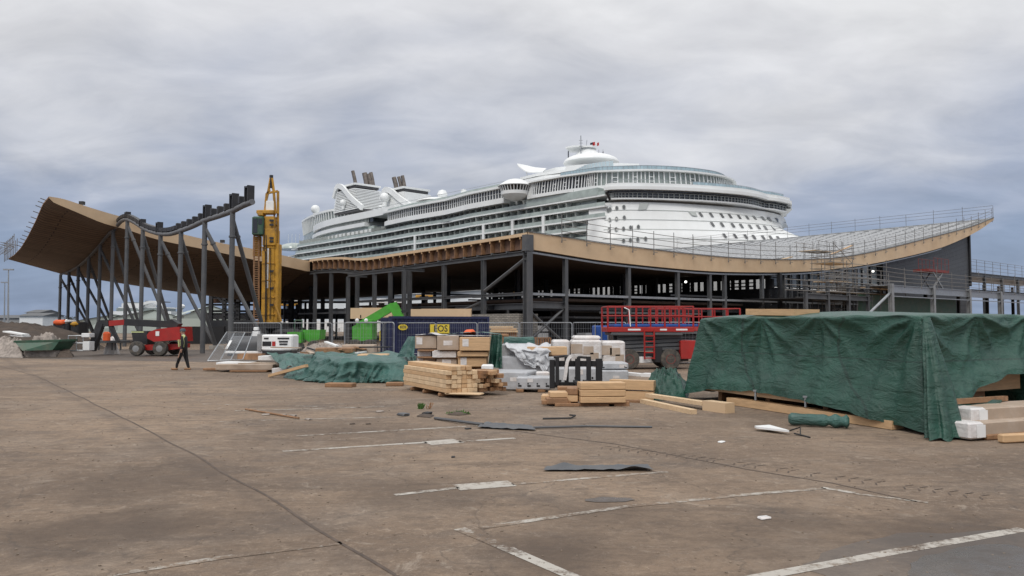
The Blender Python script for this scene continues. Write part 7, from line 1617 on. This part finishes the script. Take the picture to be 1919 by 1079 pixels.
    for sy in (-1, 1):
        for (x_, w_) in ((-.165, .045),): mb.bar(B0+V((x_, .08*sy, 1.02)), B0+V((x_-.02, .09*sy, 1.30)), .045, .03)
    pts = [B0+V((.06, -.175, .98)), B0+V((.08, -.19, 1.2)), B0+V((.05, -.2, 1.40)), B0+V((-.02, -.13, 1.475))]
    for i in range(3): mb.bar(pts[i], pts[i+1], .06, .03, V((0, 1, 0)))
    pts = [B0+V((.02, -.12, 1.49)), B0+V((.12, -.17, 1.42)), B0+V((.15, -.1, 1.36))]; mb.bar(pts[0], pts[1], .09, .03, V((0, 1, 0)))
    mb.bar(B0+V((-.14, -.12, .98)), B0+V((-.17, -.13, 1.3)), .03, .02); mb.build('vest_strip', 'hivis', root)
    for (c_, d_) in (((-.33, -.09, .045), 1), ((.15, .09, .04), 1)): MB().bb(B0+V(c_), (.29, .105, .09), 0, .03).build('boot', 'timber_dark', root)
person()

# ------------------------------------------------------------------ clutter behind the fence and lit site lamps
m = bpy.data.materials.new('lamp_glow'); m.use_nodes = True; b = m.node_tree.nodes['Principled BSDF']; b.inputs['Emission Color'].default_value = (1, .98, .92, 1); b.inputs['Emission Strength'].default_value = 1.6; M['lamp_glow'] = m
for (x, y, r, p0_, lb) in ((1285, 528, 2.8, (36, 10), 'bright site lamp deep inside the terminal under the low point of the roof'), (1203, 557, 2, (8, 2), 'small site lamp on the floor beam right of the corner column'), (1636, 508, 2.6, (72, 1.4), 'bright site lamp beside the glazing left of the grey wall')):
    p = onplane(x, y, TQ(*p0_), DQ); k = p.y/F; o = thing('site_lamp', lb, 'lamp', p); MB().lathe(p, [(.02, -.12), (r*k*.8, -.08), (r*k*.8, .06), (.02, .1)], 14, 'Y').build('lens', 'lamp_glow', o); MB().lathe(p+V((0, .14, 0)), [(r*k*.9, -.06), (r*k*.95, .12), (.05, .2)], 14, 'Y').build('housing', 'steel_black', o)
    MB().bar(p+V((0, .2, 0)), p+V((0, .2, 1.2)), .05).build('bracket', 'steel_black', o)
RK = thing('brown_rack', 'small rusty brown rack of thin bars behind the fence by the crossed braces', 'rack', (xat(1018, 43), 43, 0)); mb = MB(); a, c = P(1000, 633, 43), P(1032, 662, 43)
for i in range(8): x = a.x+(c.x-a.x)*i/7; mb.bar((x, 43, .05), (x, 43, a.z), .06)
for z in (.3, .8, a.z): mb.bar((a.x, 43, z), (c.x, 43, z), .06)
mb.build('frame', 'timber_dark', RK)
for i, (x0, x1, y, lb) in enumerate(((915, 962, 613, 'uppermost of the pale timbers piled before the stone wall'), (920, 968, 617, 'middle one of the pale timbers piled before the stone wall'), (918, 970, 621, 'lowest of the pale timbers piled before the stone wall'))):
    tag(MB().bb(((xat(x0, 52)+xat(x1, 52))/2, 52, zat(y, 52)), (xat(x1, 52)-xat(x0, 52), .4, .13), .03*i).build('timber_beam', ('timber_pale', 'timber', 'timber_pale')[i]), lb, 'timber beam')
tag(MB().bb(((xat(945, 52.1)), 52.3, .72), (1.7, .5, 1.4)).build('timber_pack', 'timber_dark'), 'dark pack of timber under the pale timbers before the stone wall', 'timber pack')
o = thing('notice_stand', 'white notice boards on a stand seen behind the crossed braces', 'notice', TQ(6, 5)); p = TQ(6, 5); MB().box(p+V((0, 0, 1.6)), (1.1, .08, .5)).box(p+V((0, 0, 1.0)), (1.1, .08, .4)).build('board', 'white', o); MB().bar(p, p+V((0, 0, 2.4)), .08).build('post', 'steel', o)
for i in range(5):
    t, q = ((10, 3), (16, 5), (22, 3.5), (26, 6), (14, 9))[i]
    tag(MB().bb(TQ(t, q, .6), (2.2, 1.2, 1.2), .69, .05).build('pallet_load', ('grey_wrap', 'carton', 'steel', 'white_wrap', 'timber_dark')[i]), ('grey', 'brown', 'dark steel', 'white', 'dark timber')[i]+' pallet load standing on the shaded ground floor of the terminal', 'pallet load')
